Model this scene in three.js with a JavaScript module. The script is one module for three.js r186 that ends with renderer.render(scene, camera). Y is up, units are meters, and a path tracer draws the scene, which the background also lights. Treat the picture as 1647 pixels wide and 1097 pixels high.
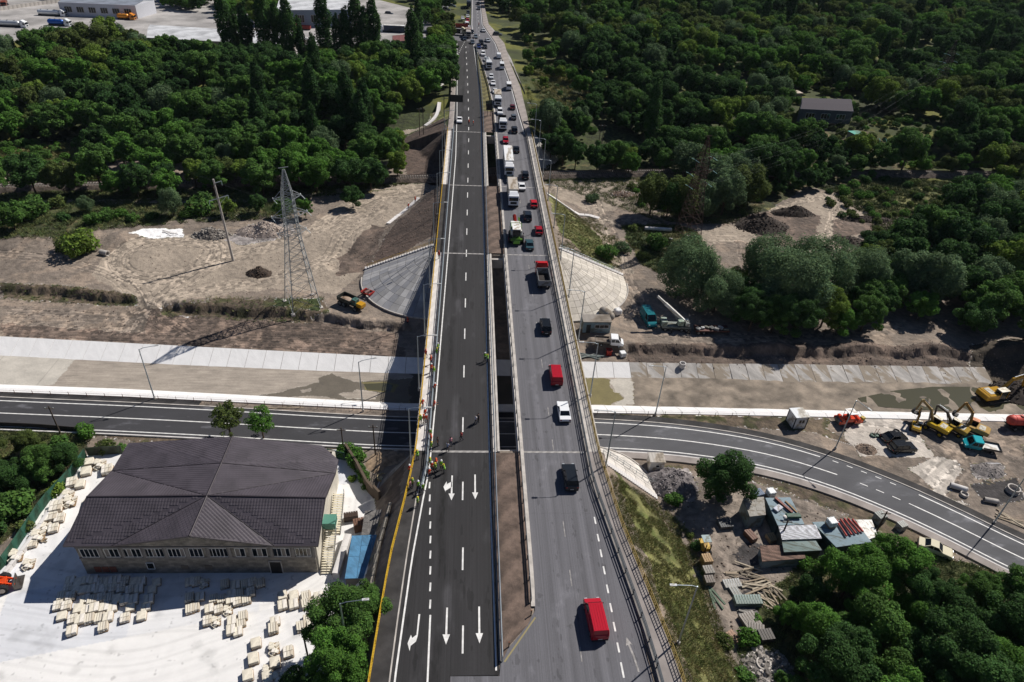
import * as THREE from 'three';
import { mergeGeometries, toCreasedNormals } from 'three/addons/utils/BufferGeometryUtils.js';
import { RoundedBoxGeometry } from 'three/addons/geometries/RoundedBoxGeometry.js';
import { MarchingCubes } from 'three/addons/objects/MarchingCubes.js';

// ---------------------------------------------------------------- camera, sky, sun, exposure
// metres; y up; y = 0 is the lower road, the two carriageways run along -z on a deck at y = 8
const scene = new THREE.Scene();
const camera = new THREE.PerspectiveCamera(53.09, 1647 / 1097, 1, 3000);
camera.position.set(0, 78, 0);
camera.up.set(-0.01705, 0.81775, -0.57532);
camera.lookAt(6.698, 78 - 57.318, -81.669);
const renderer = new THREE.WebGLRenderer({ antialias: true });
renderer.toneMapping = THREE.LinearToneMapping;
renderer.toneMappingExposure = 1.1;
renderer.shadowMap.enabled = true;
const SUN = new THREE.Vector3(0.556, 0.72, -0.415).normalize();
{ // clear summer sky, computed: deep blue overhead, paler towards the horizon
  const W = 256, Hh = 128, d = new Float32Array(W * Hh * 4);
  for (let j = 0; j < Hh; j++) for (let i = 0; i < W; i++) {
    const el = (j + 0.5) / Hh * Math.PI - Math.PI / 2, t = Math.max(0, Math.sin(el)), k = Math.pow(1 - t, 3), o = (j * W + i) * 4;
    d[o] = 0.2 + 0.48 * k; d[o + 1] = 0.36 + 0.4 * k; d[o + 2] = 0.78 + 0.16 * k; d[o + 3] = 1;
  }
  const t = new THREE.DataTexture(d, W, Hh, THREE.RGBAFormat, THREE.FloatType);
  t.mapping = THREE.EquirectangularReflectionMapping; t.magFilter = THREE.LinearFilter; t.needsUpdate = true;
  scene.background = t; scene.environment = t;
  scene.backgroundIntensity = 0.18; scene.environmentIntensity = 0.18;
}
const sun = new THREE.DirectionalLight(0xfff8f0, 4.6);
sun.position.copy(SUN).multiplyScalar(500); sun.target.position.set(0, 0, -120);
sun.position.add(sun.target.position);
sun.castShadow = true; sun.shadow.mapSize.set(4096, 4096);
Object.assign(sun.shadow.camera, { left: -300, right: 300, top: 300, bottom: -300, near: 1, far: 1200 });
scene.add(sun, sun.target);
scene.fog = new THREE.FogExp2(0xc4d4e4, 0.00003);

// ---------------------------------------------------------------- helpers
const PI = Math.PI, V3 = (x, y, z) => new THREE.Vector3(x, y, z);
const clamp = (v, a = 0, b = 1) => Math.min(b, Math.max(a, v)), lerp = (a, b, t) => a + (b - a) * t;
const sstep = (a, b, v) => { const t = clamp((v - a) / (b - a)); return t * t * (3 - 2 * t); };
function rng(seed) { let s = seed | 0; return () => { s = (s + 0x6d2b79f5) | 0; let t = Math.imul(s ^ (s >>> 15), 1 | s); t = (t + Math.imul(t ^ (t >>> 7), 61 | t)) ^ t; return ((t ^ (t >>> 14)) >>> 0) / 4294967296; }; }
const NT = new Float32Array(65536); { const r = rng(99); for (let i = 0; i < 65536; i++) NT[i] = r(); }
function vnoise(x, y) { const xi = Math.floor(x), yi = Math.floor(y), fx = x - xi, fy = y - yi, u = fx * fx * (3 - 2 * fx), v = fy * fy * (3 - 2 * fy), a = (yi & 255) * 256, b = ((yi + 1) & 255) * 256, c = xi & 255, e = (xi + 1) & 255;
  return lerp(lerp(NT[a + c], NT[a + e], u), lerp(NT[b + c], NT[b + e], u), v); }
function fbm(x, y, o = 4) { let s = 0, a = 0.5, n = 0; for (let i = 0; i < o; i++) { s += a * vnoise(x, y); n += a; x = x * 2.03 + 17.1; y = y * 2.01 + 5.7; a *= 0.5; } return s / n; }
function interp(tab, v) { if (v <= tab[0][0]) return tab[0][1]; for (let i = 1; i < tab.length; i++) if (v <= tab[i][0]) { const [a, b] = tab[i - 1], [c, d] = tab[i]; return lerp(b, d, (v - a) / (c - a)); } return tab[tab.length - 1][1]; }

const used = new Map();
function numbered(n) { const k = used.get(n) || 0; used.set(n, k + 1); return k ? n + '_' + String(k).padStart(3, '0') : n; }
const lit = (o) => { o.castShadow = true; o.receiveShadow = true; return o; };
function tag(o, label, category, group) { o.userData.label = label; o.userData.category = category; if (group) o.userData.group = group; return o; }
function thing(name, label, category, pos = [0, 0, 0], turn = 0, group) { const g = new THREE.Group(); g.name = numbered(name); g.position.set(...pos); g.rotation.y = turn; scene.add(g); return tag(g, label, category, group); }
function mesh(name, geo, m, parent) { const g = Array.isArray(geo) ? merge(geo) : geo; const o = lit(new THREE.Mesh(g, m)); o.name = parent ? name : numbered(name); (parent || scene).add(o); return o; }
function structure(name, geo, m) { const o = mesh(name, geo, m); o.userData.kind = 'structure'; return o; }
function stuff(o) { o.userData.kind = 'stuff'; return o; }
function copyOf(o, pos, turn, label, group) { const c = o.clone(); c.name = numbered(o.name.replace(/_\d{3}$/, '')); c.userData = { ...o.userData }; if (label) c.userData.label = label; if (group) c.userData.group = group; c.position.set(...pos); c.rotation.y = turn; scene.add(c); return c; }
function merge(list) { const a = list.map((g) => { const n = g.index ? g.toNonIndexed() : g; for (const k of Object.keys(n.attributes)) if (!['position', 'normal', 'uv'].includes(k)) n.deleteAttribute(k); if (!n.attributes.uv) n.setAttribute('uv', new THREE.BufferAttribute(new Float32Array(n.attributes.position.count * 2), 2)); if (!n.attributes.normal) n.computeVertexNormals(); return n; }); return a.length === 1 ? a[0] : mergeGeometries(a); }
const _m = new THREE.Matrix4(), _e = new THREE.Euler(), _q = new THREE.Quaternion();
function place(g, x = 0, y = 0, z = 0, rx = 0, ry = 0, rz = 0) { _m.compose(V3(x, y, z), _q.setFromEuler(_e.set(rx, ry, rz)), V3(1, 1, 1)); return g.applyMatrix4(_m); }
const box = (w, h, d, x = 0, y = 0, z = 0, rx = 0, ry = 0, rz = 0) => place(new THREE.BoxGeometry(w, h, d), x, y, z, rx, ry, rz);
const rbox = (w, h, d, r, x = 0, y = 0, z = 0, rx = 0, ry = 0, rz = 0) => place(new RoundedBoxGeometry(w, h, d, 2, r), x, y, z, rx, ry, rz);
const cyl = (r0, r1, h, n, x = 0, y = 0, z = 0, rx = 0, ry = 0, rz = 0) => place(new THREE.CylinderGeometry(r1, r0, h, n), x, y, z, rx, ry, rz);
const ball = (r, x = 0, y = 0, z = 0, n = 10) => place(new THREE.SphereGeometry(r, n, Math.ceil(n * 0.7)), x, y, z);
function bar(a, b, r, n = 6, r2 = r) { const A = V3(...a), B = V3(...b), d = B.clone().sub(A), l = d.length(); const g = new THREE.CylinderGeometry(r2, r, l, n); _q.setFromUnitVectors(V3(0, 1, 0), d.normalize()); _m.compose(A.add(B).multiplyScalar(0.5), _q, V3(1, 1, 1)); return g.applyMatrix4(_m); }
function beam(a, b, w, h) { const A = V3(...a), B = V3(...b), d = B.clone().sub(A), l = d.length(); const g = new THREE.BoxGeometry(w, h, l); const o = new THREE.Object3D(); o.position.copy(A.add(B).multiplyScalar(0.5)); o.lookAt(o.position.clone().add(d)); o.updateMatrix(); return g.applyMatrix4(o.matrix); }
// extrude an outline in (a, b) along the third axis; bevelled when bev > 0
function prism(pts, depth, bev = 0) { const s = new THREE.Shape(pts.map((p) => new THREE.Vector2(p[0], p[1]))); const g = new THREE.ExtrudeGeometry(s, { depth: depth - 2 * bev, bevelEnabled: bev > 0, bevelThickness: bev, bevelSize: bev, bevelSegments: 2, bevelOffset: -bev, curveSegments: 4 }); g.translate(0, 0, -depth / 2 + bev); return g; }
// a slab over an outline given in [x, z], from y0 to y1; uv in metres
function slab(pts, y0, y1, bev = 0) { const g = prism(pts.map(([x, z]) => [x, -z]), Math.abs(y1 - y0), bev); g.rotateX(-PI / 2); g.translate(0, (y0 + y1) / 2, 0); return planar(g); }
function planar(g) { const p = g.attributes.position, u = new Float32Array(p.count * 2); for (let i = 0; i < p.count; i++) { u[2 * i] = p.getX(i); u[2 * i + 1] = -p.getZ(i); } g.setAttribute('uv', new THREE.BufferAttribute(u, 2)); return g; }
// faces from world triangles / quads; uv from a function of the point
function faces(list, uvf) { const P = [], U = []; const push = (p) => { P.push(...p); const u = uvf ? uvf(p) : [p[0], -p[2]]; U.push(...u); };
  for (const f of list) for (let i = 2; i < f.length; i++) { push(f[0]); push(f[i - 1]); push(f[i]); }
  const g = new THREE.BufferGeometry(); g.setAttribute('position', new THREE.Float32BufferAttribute(P, 3)); g.setAttribute('uv', new THREE.Float32BufferAttribute(U, 2)); g.computeVertexNormals(); return g; }
// a ribbon between two polylines of [x, z] with equal counts at height y (number or function)
function ribbon(L, R, y) { const f = []; const Y = typeof y === 'function' ? y : () => y; for (let i = 1; i < L.length; i++) { const a = L[i - 1], b = R[i - 1], c = R[i], d = L[i]; f.push([[a[0], Y(...a), a[1]], [b[0], Y(...b), b[1]], [c[0], Y(...c), c[1]], [d[0], Y(...d), d[1]]]); }
  const g = faces(f); const n = g.attributes.normal; if (n.getY(0) < 0) { const p = g.attributes.position.array, u = g.attributes.uv.array; for (let t = 0; t < p.length; t += 9) for (let k = 0; k < 3; k++) { const w = p[t + 3 + k]; p[t + 3 + k] = p[t + 6 + k]; p[t + 6 + k] = w; } for (let t = 0; t < u.length; t += 6) for (let k = 0; k < 2; k++) { const w = u[t + 2 + k]; u[t + 2 + k] = u[t + 4 + k]; u[t + 4 + k] = w; } g.computeVertexNormals(); } return g; }
// a polyline of [x, z] resampled every step metres; and moved sideways by d (to the right of its direction)
function resample(pl, step) { const out = [pl[0]]; let left = step; for (let i = 1; i < pl.length; i++) { let [x0, z0] = pl[i - 1]; const [x1, z1] = pl[i]; let l = Math.hypot(x1 - x0, z1 - z0); while (l >= left) { const t = left / l; x0 += (x1 - x0) * t; z0 += (z1 - z0) * t; out.push([x0, z0]); l -= left; left = step; } left -= l; } const e = pl[pl.length - 1]; if (Math.hypot(e[0] - out[out.length - 1][0], e[1] - out[out.length - 1][1]) > step * 0.2) out.push(e); return out; }
function smooth(pl, step = 2) { const c = new THREE.CatmullRomCurve3(pl.map(([x, z]) => V3(x, 0, z)), false, 'centripetal'); const n = Math.max(2, Math.round(c.getLength() / step)); return c.getSpacedPoints(n).map((p) => [p.x, p.z]); }
function offset(pl, d) { return pl.map((p, i) => { const a = pl[Math.max(0, i - 1)], b = pl[Math.min(pl.length - 1, i + 1)], dx = b[0] - a[0], dz = b[1] - a[1], l = Math.hypot(dx, dz) || 1; return [p[0] - dz / l * d, p[1] + dx / l * d]; }); }
const zAt = (pl, x) => interp(pl, x);

// ---------------------------------------------------------------- materials
const mats = new Map();
function mat(c, roughness = 0.8, metalness = 0, extra) { const key = c + '|' + roughness + '|' + metalness; if (!extra && mats.has(key)) return mats.get(key); const m = new THREE.MeshStandardMaterial({ color: c, roughness, metalness, ...(extra || {}) }); if (!extra) mats.set(key, m); return m; }
function tex(w, h, fn, srgb = true) { const d = new Uint8Array(w * h * 4); for (let j = 0; j < h; j++) for (let i = 0; i < w; i++) { const c = fn(i, j), o = (j * w + i) * 4; d[o] = clamp(c[0]) * 255; d[o + 1] = clamp(c[1]) * 255; d[o + 2] = clamp(c[2]) * 255; d[o + 3] = 255; }
  const t = new THREE.DataTexture(d, w, h); if (srgb) t.colorSpace = THREE.SRGBColorSpace; t.wrapS = t.wrapT = THREE.RepeatWrapping; t.magFilter = THREE.LinearFilter; t.minFilter = THREE.LinearMipmapLinearFilter; t.generateMipmaps = true; t.needsUpdate = true; return t; }
function rep(t, rx, ry, ox = 0, oy = 0) { const c = t.clone(); c.repeat.set(rx, ry); c.offset.set(ox, oy); c.needsUpdate = true; return c; }
// a value noise that repeats every n cells
function tnoise(x, y, n) { const xi = Math.floor(x), yi = Math.floor(y), fx = x - xi, fy = y - yi, u = fx * fx * (3 - 2 * fx), v = fy * fy * (3 - 2 * fy), w = (k) => ((k % n) + n) % n; const a = w(yi) * 256, b = w(yi + 1) * 256, c = w(xi), e = w(xi + 1); return lerp(lerp(NT[a + c], NT[a + e], u), lerp(NT[b + c], NT[b + e], u), v); }
function tfbm(u, v, n, o) { let s = 0, a = 0.5, t = 0; for (let i = 0; i < o; i++) { s += a * tnoise(u * n, v * n, n); t += a; n *= 2; a *= 0.55; } return s / t; }
const grainTex = tex(512, 512, (i, j) => { const v = 0.25 + 0.5 * tfbm(i / 512, j / 512, 16, 5) + 0.25 * NT[(i * 131 + j * 517) & 65535]; return [v, v, v]; }, false);
const speckTex = (r, g, b, amp) => tex(512, 512, (i, j) => { const c = tfbm(i / 512, j / 512, 4, 6) - 0.5, s = NT[(i * 97 + j * 811) & 65535] - 0.5, k = 1 + amp * (1.5 * c + 0.5 * s); return [r * k, g * k, b * k]; });
const grimeTex = tex(512, 512, (i, j) => { const c = tfbm(i / 512, j / 512, 5, 6), n = NT[(i * 67 + j * 401) & 65535], k = 1 - 0.3 * sstep(0.5, 0.78, c) - 0.06 * n; return [k, k * (1 - 0.05 * sstep(0.5, 0.7, c)), k * (1 - 0.12 * sstep(0.5, 0.7, c))]; });
const bumpy = (k, sc) => ({ bumpMap: rep(grainTex, sc, sc), bumpScale: k });


// ---------------------------------------------------------------- the lie of the land
const DECK = 8, CD = 1.5;                                              // deck level; depth of the canal cut
const SEC = [[-71.7, 140], [-170.4, -132.6], [-900, -213.8]];          // stretches of embankment (z from, to) between the bridges
const XL = [[-900, -12], [-384, -11], [-340, -9.4], [-303, -8.4], [-265, -7.3], [-234, -7.1], [-71.7, -7.15], [-63, -7.9], [-53, -9], [-45, -9.4], [-38, -9.7], [140, -10]];
const XR = [[-900, 8], [-384, 9], [-344, 16.4], [-307, 17.8], [-268, 19.8], [-237, 20], [-71.7, 20], [-65.6, 20.3], [-59, 20.8], [-49.5, 22.2], [-39.4, 23.8], [140, 25]];
const C_NT = [[-200, -114], [-87.6, -109.8], [-52.7, -107.6], [-12.9, -105.2], [23.4, -104.6], [67.5, -104.9], [101, -104.9], [200, -105]];
const C_NB = [[-200, -109.4], [-85.7, -105.3], [-52, -103.2], [-28.6, -102.1], [-12.6, -101.6], [23.2, -101.1], [42, -101.3], [66.2, -100.6], [100, -101], [200, -101]];
const C_SB = [[-200, -101], [-81.1, -97.2], [-60, -96.4], [-36, -94.9], [-11.9, -93.3], [22.1, -93.4], [63, -92.7], [94, -92.2], [200, -91]];
const C_ST = [[-200, -97], [-79, -93.9], [-58, -93], [-35, -91.6], [-11.5, -90.2], [21.4, -90], [38.6, -89.9], [61, -89.6], [101, -88.7], [200, -87]];
const STEP = [[-200, -128], [-96, -125.6], [-83, -124.9], [-67, -122.6], [-63, -121.1], [-44, -118.7], [-31, -118], [-23.7, -116], [-13.7, -114.8], [5, -112], [28, -108.4], [56, -108], [82, -108.3], [101, -107.5], [200, -107]];
const LOWZ = [[-210, -93], [-77, -87.8], [-42, -86.2], [-11, -84.2], [22, -83.6], [37, -82.2], [49, -79.3], [58, -75.3], [66.5, -70], [72.5, -65], [79, -58.5], [100, -42], [140, -10]];
function embank(x, z) {                                                // height of the road embankments, -99 where there is none
  let e = -99;
  for (let i = 0; i < 3; i++) {
    const [za, zb] = SEC[i], zc = clamp(z, za, zb), l = interp(XL, zc), r = interp(XR, zc);
    const dx = x < l ? l - x : x > r ? x - r : 0, dz = Math.abs(z - zc), left = x < (l + r) / 2;
    let s = i === 0 ? (left ? 0.72 : 1.2) : i === 1 ? 2.4 : 2.6;
    if (i === 0 && !left && zc > -60) s = 1.3;
    if (i === 1 && z < -151) s = lerp(2.4, 1.35, sstep(-151, -172, z));
    if (i === 2 && z > -216) s = 1.3;
    let d = Math.hypot(dx, dz);
    if (dx === 0 && dz > 0) { e = Math.max(e, dz < 0.6 ? DECK - 0.3 : DECK - 2.2 - dz / (i === 0 ? 0.35 : s * 0.8)); continue; }
    e = Math.max(e, DECK - 0.12 - d / s);
  }
  return e;
}
function bumps(x, z) { return 0; }
const HEAPS = [];                                                       // low swells of the soil: [x, z, radius, height]
function land(x, z) {
  let h = 0;
  const st = interp(STEP, x) + (fbm(x * 0.35, 3.3, 3) - 0.5) * 1.6 + (fbm(x * 1.3, z * 1.3, 3) - 0.5) * 0.7, gap = sstep(2.2, 4.5, Math.abs(x + 65)), under = x > -12 && x < 24 ? 0.4 : 1;
  h += 1.0 * under * (gap > 0.99 ? sstep(st + 0.35, st - 0.5, z) : lerp(sstep(st + 5, st - 3, z), sstep(st + 0.35, st - 0.5, z), gap));
  if (gap > 0.3) h += 0.25 * under * Math.exp(-(((z - st + 1.3) / 0.9) ** 2)) * (0.4 + fbm(x * 0.5, z * 0.5, 2)) - 0.3 * under * Math.exp(-(((z - st - 0.9) / 0.7) ** 2));
  h += 5.6 * sstep(-206, -252, z);
  for (const [hx, hz, r, k] of HEAPS) { const d = Math.hypot(x - hx, z - hz) / r; if (d < 1) h += k * (1 - d * d) * (1 - d * d); }
  const rough = z > -60 && x < -8 ? 0 : (x > 8 && x < 90 && z > -95 && z < -50) ? 0.08 : 0.32;
  h += rough * (fbm(x * 0.22, z * 0.22, 4) - 0.5) + rough * 0.5 * (vnoise(x * 1.3, z * 1.3) - 0.5);
  { const zr = interp(LOWZ, x), d = Math.abs(z - zr); if (d < 9) h = lerp(Math.min(h, -0.12), h, sstep(6, 9, d)); }
  // the canal cut
  const nt = interp(C_NT, x), nb = interp(C_NB, x), sb = interp(C_SB, x), s2 = interp(C_ST, x);
  if (z > nt && z < s2) { const w = x > 103 ? sstep(114, 103, x) : 1; const c = z < nb ? -CD * (z - nt) / (nb - nt) : z > sb ? -CD * (s2 - z) / (s2 - sb) : -CD; h = lerp(h, c - 0.12, w); }
  else if (z > nt - 1.2 && z <= nt) h = Math.min(h, lerp(-0.1, h, (nt - z) / 1.2));
  else if (z >= s2 && z < s2 + 1) h = Math.min(h, -0.05);
  return h;
}
function ground(x, z) { const e = embank(x, z); const l = land(x, z); return e > l ? e + (e < DECK - 0.2 ? 0.15 * (fbm(x * 0.6, z * 0.6, 3) - 0.5) : 0) : l; }
const on = (q, dy = 0) => [q[0], ground(q[0], q[1]) + dy, q[1]];       // a point of the plan set on the ground

// swells of dug soil
HEAPS.push([...[-27.97,-144.57], 5, -0.9], [...[-29.85,-138.44], 2.5, -0.8], [...[-24.49,-151.21], 4, 0.6], [...[80.46,-108.66], 6, 0.9], [...[94.92,-108.62], 7, 1.2], [...[61.46,-109.85], 6, 0.6], [...[-10.23,-75.91], 4, 0.9], [...[113.21,-107.25], 9, 2.2], [...[-80.83,-148.17], 6, 1.1], [...[-101.58,-146.62], 8, 0.9], [...[91.83,-152.87], 9, 0.9], [...[75.12,-151.93], 9, 0.8]);

// ---------------------------------------------------------------- what the ground is made of (plan painted in metres)
const GX0 = -138, GX1 = 146, GZ0 = -26, GZ1 = -240, GW = 2048, GH = 1540;
const KIND = { dirt: 1, sand: 2, soil: 3, grass: 4, dry: 5, yard: 6, plaster: 7, gravel: 8, floor: 9, mud: 10, ballast: 11, verge: 12, scrub: 13, yard2: 14, ash: 15, pale: 16, brown: 17 };  // brown: soil with the shade of the left slopes put into its colour
const groundMap = (() => {
  const cv = document.createElement('canvas'); cv.width = GW; cv.height = GH; const c = cv.getContext('2d'); c.imageSmoothingEnabled = false;
  const tx = (x) => (x - GX0) / (GX1 - GX0) * GW, tz = (z) => (GZ0 - z) / (GZ0 - GZ1) * GH;
  const poly = (k, pts) => { c.fillStyle = `rgb(${KIND[k] * 8},0,0)`; c.beginPath(); pts.forEach(([x, z], i) => (i ? c.lineTo(tx(x), tz(z)) : c.moveTo(tx(x), tz(z)))); c.closePath(); c.fill(); };
  const path = (k, pts, w) => { c.strokeStyle = `rgb(${KIND[k] * 8},0,0)`; c.lineWidth = w / (GX1 - GX0) * GW; c.lineJoin = 'round'; c.lineCap = 'round'; c.beginPath(); smooth(pts, 1.5).forEach(([x, z], i) => (i ? c.lineTo(tx(x), tz(z)) : c.moveTo(tx(x), tz(z)))); c.stroke(); };
  poly('dirt', [[-200, 0], [200, 0], [200, -300], [-200, -300]]);
  poly('floor', [[-200, -203], [200, -206], [200, -300], [-200, -300]]);
  // beyond the railway
  poly('dry', [[27.28,-370.4],[30.58,-330.73],[39.6,-320.58],[49.31,-272.1],[41.55,-250.65],[31.17,-228.16],[25.85,-227.53],[21.21,-226.98],[21.41,-295.81]]);
  poly('dry', [[84.79,-296.23],[116.72,-311.86],[126.93,-293.05],[107.66,-267.67],[84.48,-264.44]]);
  poly('dry', [[-23.64,-359.14],[-8.61,-362.46],[-5.7,-227],[-13.44,-226.06],[-14.37,-289.79]]);
  poly('grass', [[-142.2,-211.35],[-115.48,-212.57],[-109.25,-206.58],[-122.64,-193.93],[-130.3,-189.38]]);
  poly('brown', [[-23.28,-221.61],[-8.47,-229.69],[-6.38,-208.76],[-10.91,-178.65],[-17.9,-191.92]]);
  path('sand', [[-29.01,-222.81],[-19.63,-226.43],[-13.63,-229.07],[-11.19,-239.5]], 2);
  // left of the road, between railway and canal
  poly('scrub', [[-124.51,-178.68],[-11.73,-192.89],[-11.21,-183.2],[-42.73,-176.39],[-45.19,-164.67],[-58.97,-163.71],[-68.68,-160.47],[-88.59,-154.59],[-93.94,-147.67],[-108.11,-148.41]]);
  path('sand', [[-117.99,-166.65],[-112.59,-167.82],[-100.66,-168.33],[-78.52,-171.18],[-61.41,-172.48],[-47.35,-174.78],[-33.48,-181.41],[-9.66,-187.41]], 2.8);
  poly('sand', [[-79.93,-131.76],[-81.59,-140.13],[-78.65,-147.98],[-63.32,-153.2],[-52.52,-151.18],[-42.05,-150.16],[-35.09,-170.55],[-26.6,-181.25],[-9.64,-187.14],[-9.11,-175.76],[-18.34,-165.88],[-23.01,-151.3],[-24.41,-134.42],[-27.85,-126.24],[-41.15,-127.73],[-57.43,-122.52],[-63.08,-119.43],[-67.57,-121.62],[-73.79,-126.3]]);
  poly('soil', [[-28.44,-147.71],[-24.04,-159.92],[-20.76,-158.33],[-21.28,-136.84],[-29.15,-134.19],[-29.87,-142.93]]); poly('brown', [[-21.64,-141.3],[-17.69,-160.05],[-9.06,-175.35],[-4.7,-143.81],[-15.61,-137.13],[-21.86,-131.96]]);  // left slope painted darker, as it faces away from the sun
  poly('plaster', [[-79.51,-150.86],[-78.7,-153.92],[-73.83,-154.92],[-69.42,-154.86],[-67.37,-150.94],[-70.83,-149.75],[-74.19,-149.22],[-77.08,-149.37]]);
  poly('gravel', [[-54.3,-157.93],[-46.55,-163.92],[-42.23,-154.52],[-46.37,-149.91],[-52.91,-147.26],[-57.77,-149.23]]);
  poly('verge', [[-53.9,-123.15],[-42.6,-123.12],[-30.08,-124.12],[-27.9,-118.88],[-35.92,-115.82],[-49.88,-118.06]]);
  poly('grass', [[-40.09,-123.22],[-30.08,-124.12],[-29.75,-118.81],[-38.36,-118.49]]);
  poly('soil', [[-93.77,-121.25],[-67.23,-119.92],[-56.81,-119.84],[-34.07,-117.87],[-13.61,-113.16],[-11.69,-104.88],[-29.39,-106.4],[-52.78,-107.77],[-87.56,-109.8]]);
  poly('dirt', [[-95.55,-124.55],[-68.57,-121.76],[-64.05,-119.57],[-62.3,-111.84],[-89.92,-114.15]]);
  poly('verge', [[-96.83,-127.57],[-84.09,-126.86],[-68.68,-124.26],[-66.53,-120.95],[-81.8,-122.02],[-94.33,-122.95]]);
  poly('verge', [[-62.3,-120.41],[-44.95,-122.29],[-31.73,-119.2],[-31.2,-116.44],[-46.25,-117.97],[-60.86,-118.12]]);
  // right of the road
  poly('scrub', [[22.22,-203.48],[240.29,-289.73],[179.13,-201.61],[124.06,-182.94],[104.55,-195.45],[80.36,-171.36],[57.86,-165.92],[51.04,-191.04],[23.2,-192.53]]);
  poly('sand', [[21.7,-192.62],[50.18,-196.54],[52.7,-185.8],[42.73,-176.28],[35.57,-169.63],[40.43,-163.39],[73.08,-165.52],[86,-177.32],[101.69,-188.76],[110.57,-191.35],[118.19,-175.37],[103.75,-153.54],[92.28,-143.08],[93.52,-152.97],[75.93,-145.4],[70.25,-156.85],[61.17,-153.87],[54.78,-160.6],[41.83,-161.99],[36,-166.91],[30.34,-175.37],[21.81,-185.15]]);
  path('sand', [[33.69,-168.18],[34.76,-153.61],[35.96,-142.34],[36.58,-133.57],[37.08,-121.76],[39.56,-114.73],[50.44,-111.71],[70.73,-113.45],[93.12,-117.65],[115.75,-110.29]], 5);
  poly('dirt', [[34.43,-137.77],[44.84,-138.27],[40.92,-126.99],[45.42,-117.24],[73.69,-120.62],[97.9,-126.62],[103.82,-119.22],[120.66,-117.36],[112.7,-105.9],[88.8,-109.54],[55.75,-108.19],[31.73,-107.52],[21.89,-107.66],[20.79,-114.12],[27.61,-121.41]]);
  poly('grass', [[40.25,-164.01],[54.4,-165.69],[60.08,-161.54],[60.29,-145.14],[44.84,-138.27],[41.28,-142.61]]);
  poly('dry', [[110.3,-195.2],[136.08,-202.42],[159.15,-199.23],[159,-180.38],[132.42,-174.27],[118.19,-175.37]]);
  poly('soil', [[78.75,-174.69],[95.42,-178],[99.26,-174.06],[89.2,-154.45],[74.07,-153.58]]);
  poly('soil', [[102.07,-172.2],[120.11,-175.51],[113.94,-167],[100.28,-160.47],[102.04,-153.44],[93.52,-152.97]]);
  poly('dry', [[21.22,-172.68],[28.53,-163.26],[32.91,-154.39],[34.39,-144.44],[33.55,-131.86],[21.83,-145.65],[20.65,-157.16]]);
  poly('soil', [[32.13,-109.35],[56.48,-110.05],[82.97,-110.81],[103.44,-109.19],[100.24,-104.05],[66.98,-104.05],[42.28,-104.65],[31.13,-103.97]]);
  poly('mud', [[105.08,-111.38],[117.25,-111.72],[103.29,-91.61],[92.68,-91.45]]);
  // canal side and lower road verges
  poly('verge', [[20.84,-89.67],[100.9,-88.16],[92.34,-75.83],[82.06,-74.39],[72.69,-78.55],[59.39,-85.2],[37.97,-87.31],[20.62,-88.04]]);
  poly('dirt', [[64.68,-89.66],[101.37,-88.83],[88.59,-70.43],[81.26,-66.67],[74.93,-73.01],[67.65,-79.23],[63.1,-86.04]]);
  poly('pale', [[66.5,-86.08],[71.92,-89.09],[77.18,-89.17],[79.07,-86.23],[78.72,-79.61],[75.1,-79],[69.49,-79.68],[66.02,-79.22],[65.99,-81.43],[65.18,-83.71]]);
  poly('pale', [[73.15,-76.42],[78.55,-79.32],[82.51,-78.62],[81.31,-75.77],[75.48,-70.4],[78.64,-68.89],[75.37,-68.51],[74.55,-72.35]]);
  poly('gravel', [[84.25,-77.91],[89.74,-77.95],[88.94,-75.11],[84.82,-73.73],[83.03,-75.08]]);
  poly('ash', [[81.22,-73.04],[90.62,-74.43],[88.59,-70.43],[82.47,-68.51]]);
  poly('verge', [[29.48,-78.22],[38.68,-78.01],[47.82,-74.5],[57.49,-70.87],[65.73,-65.48],[71.12,-59.82],[65.85,-58.78],[59.23,-66.07],[48.26,-72.91],[38.06,-75.79],[29.91,-75.48]]);
  poly('yard2', [[30.03,-71.56],[40.02,-75.53],[48.16,-72.65],[59.06,-65.72],[62.22,-64.31],[61.25,-58.8],[47.69,-56.82],[40.49,-49.36],[33.8,-41.59],[30.05,-41.65],[32.56,-53.06],[32.48,-58.95],[32.39,-65.51]]);
  poly('gravel', [[30.06,-76.15],[36.14,-76.19],[36.89,-71.58],[35.23,-69.07],[31.2,-70.3]]);
  poly('ash', [[37.68,-59.97],[41.94,-61.89],[43.46,-61.02],[41.62,-58.39],[38.19,-57.39]]);
  poly('ash', [[36.71,-54.16],[41.47,-54.31],[40.9,-51.6],[36.58,-51.18]]);
  poly('scrub', [[36.85,-50.73],[43.78,-55.85],[48.53,-58.87],[67.38,-59.84],[78.3,-55.6],[68.18,-41.02],[32.3,-41.62]]);
  poly('dry', [[21.9,-69.69],[28.6,-66.34],[31.77,-61.06],[31.67,-53.06],[31.84,-46.91],[32.35,-37.16],[25.07,-37.3],[23.56,-53.11]]);
  // the stone yard
  poly('scrub', [[-79.38,-84.27],[-59.56,-84.52],[-58.06,-74.98],[-60.1,-70.1],[-60.86,-63.47],[-63.28,-56.62]]);
  poly('yard', [[-66.19,-36.57],[-63.18,-53.93],[-59.51,-58],[-59.25,-66.69],[-58.64,-78.23],[-55.19,-80.99],[-18.56,-80.64],[-13.66,-72.67],[-11.69,-63.35],[-12.15,-53.47],[-12.86,-42.37],[-11.37,-32.37]]);
  poly('dirt', [[-18.6,-80.92],[-10.7,-81],[-9.22,-75.25],[-9.72,-70.21],[-13.37,-70.2],[-15.22,-73.93]]);
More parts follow.
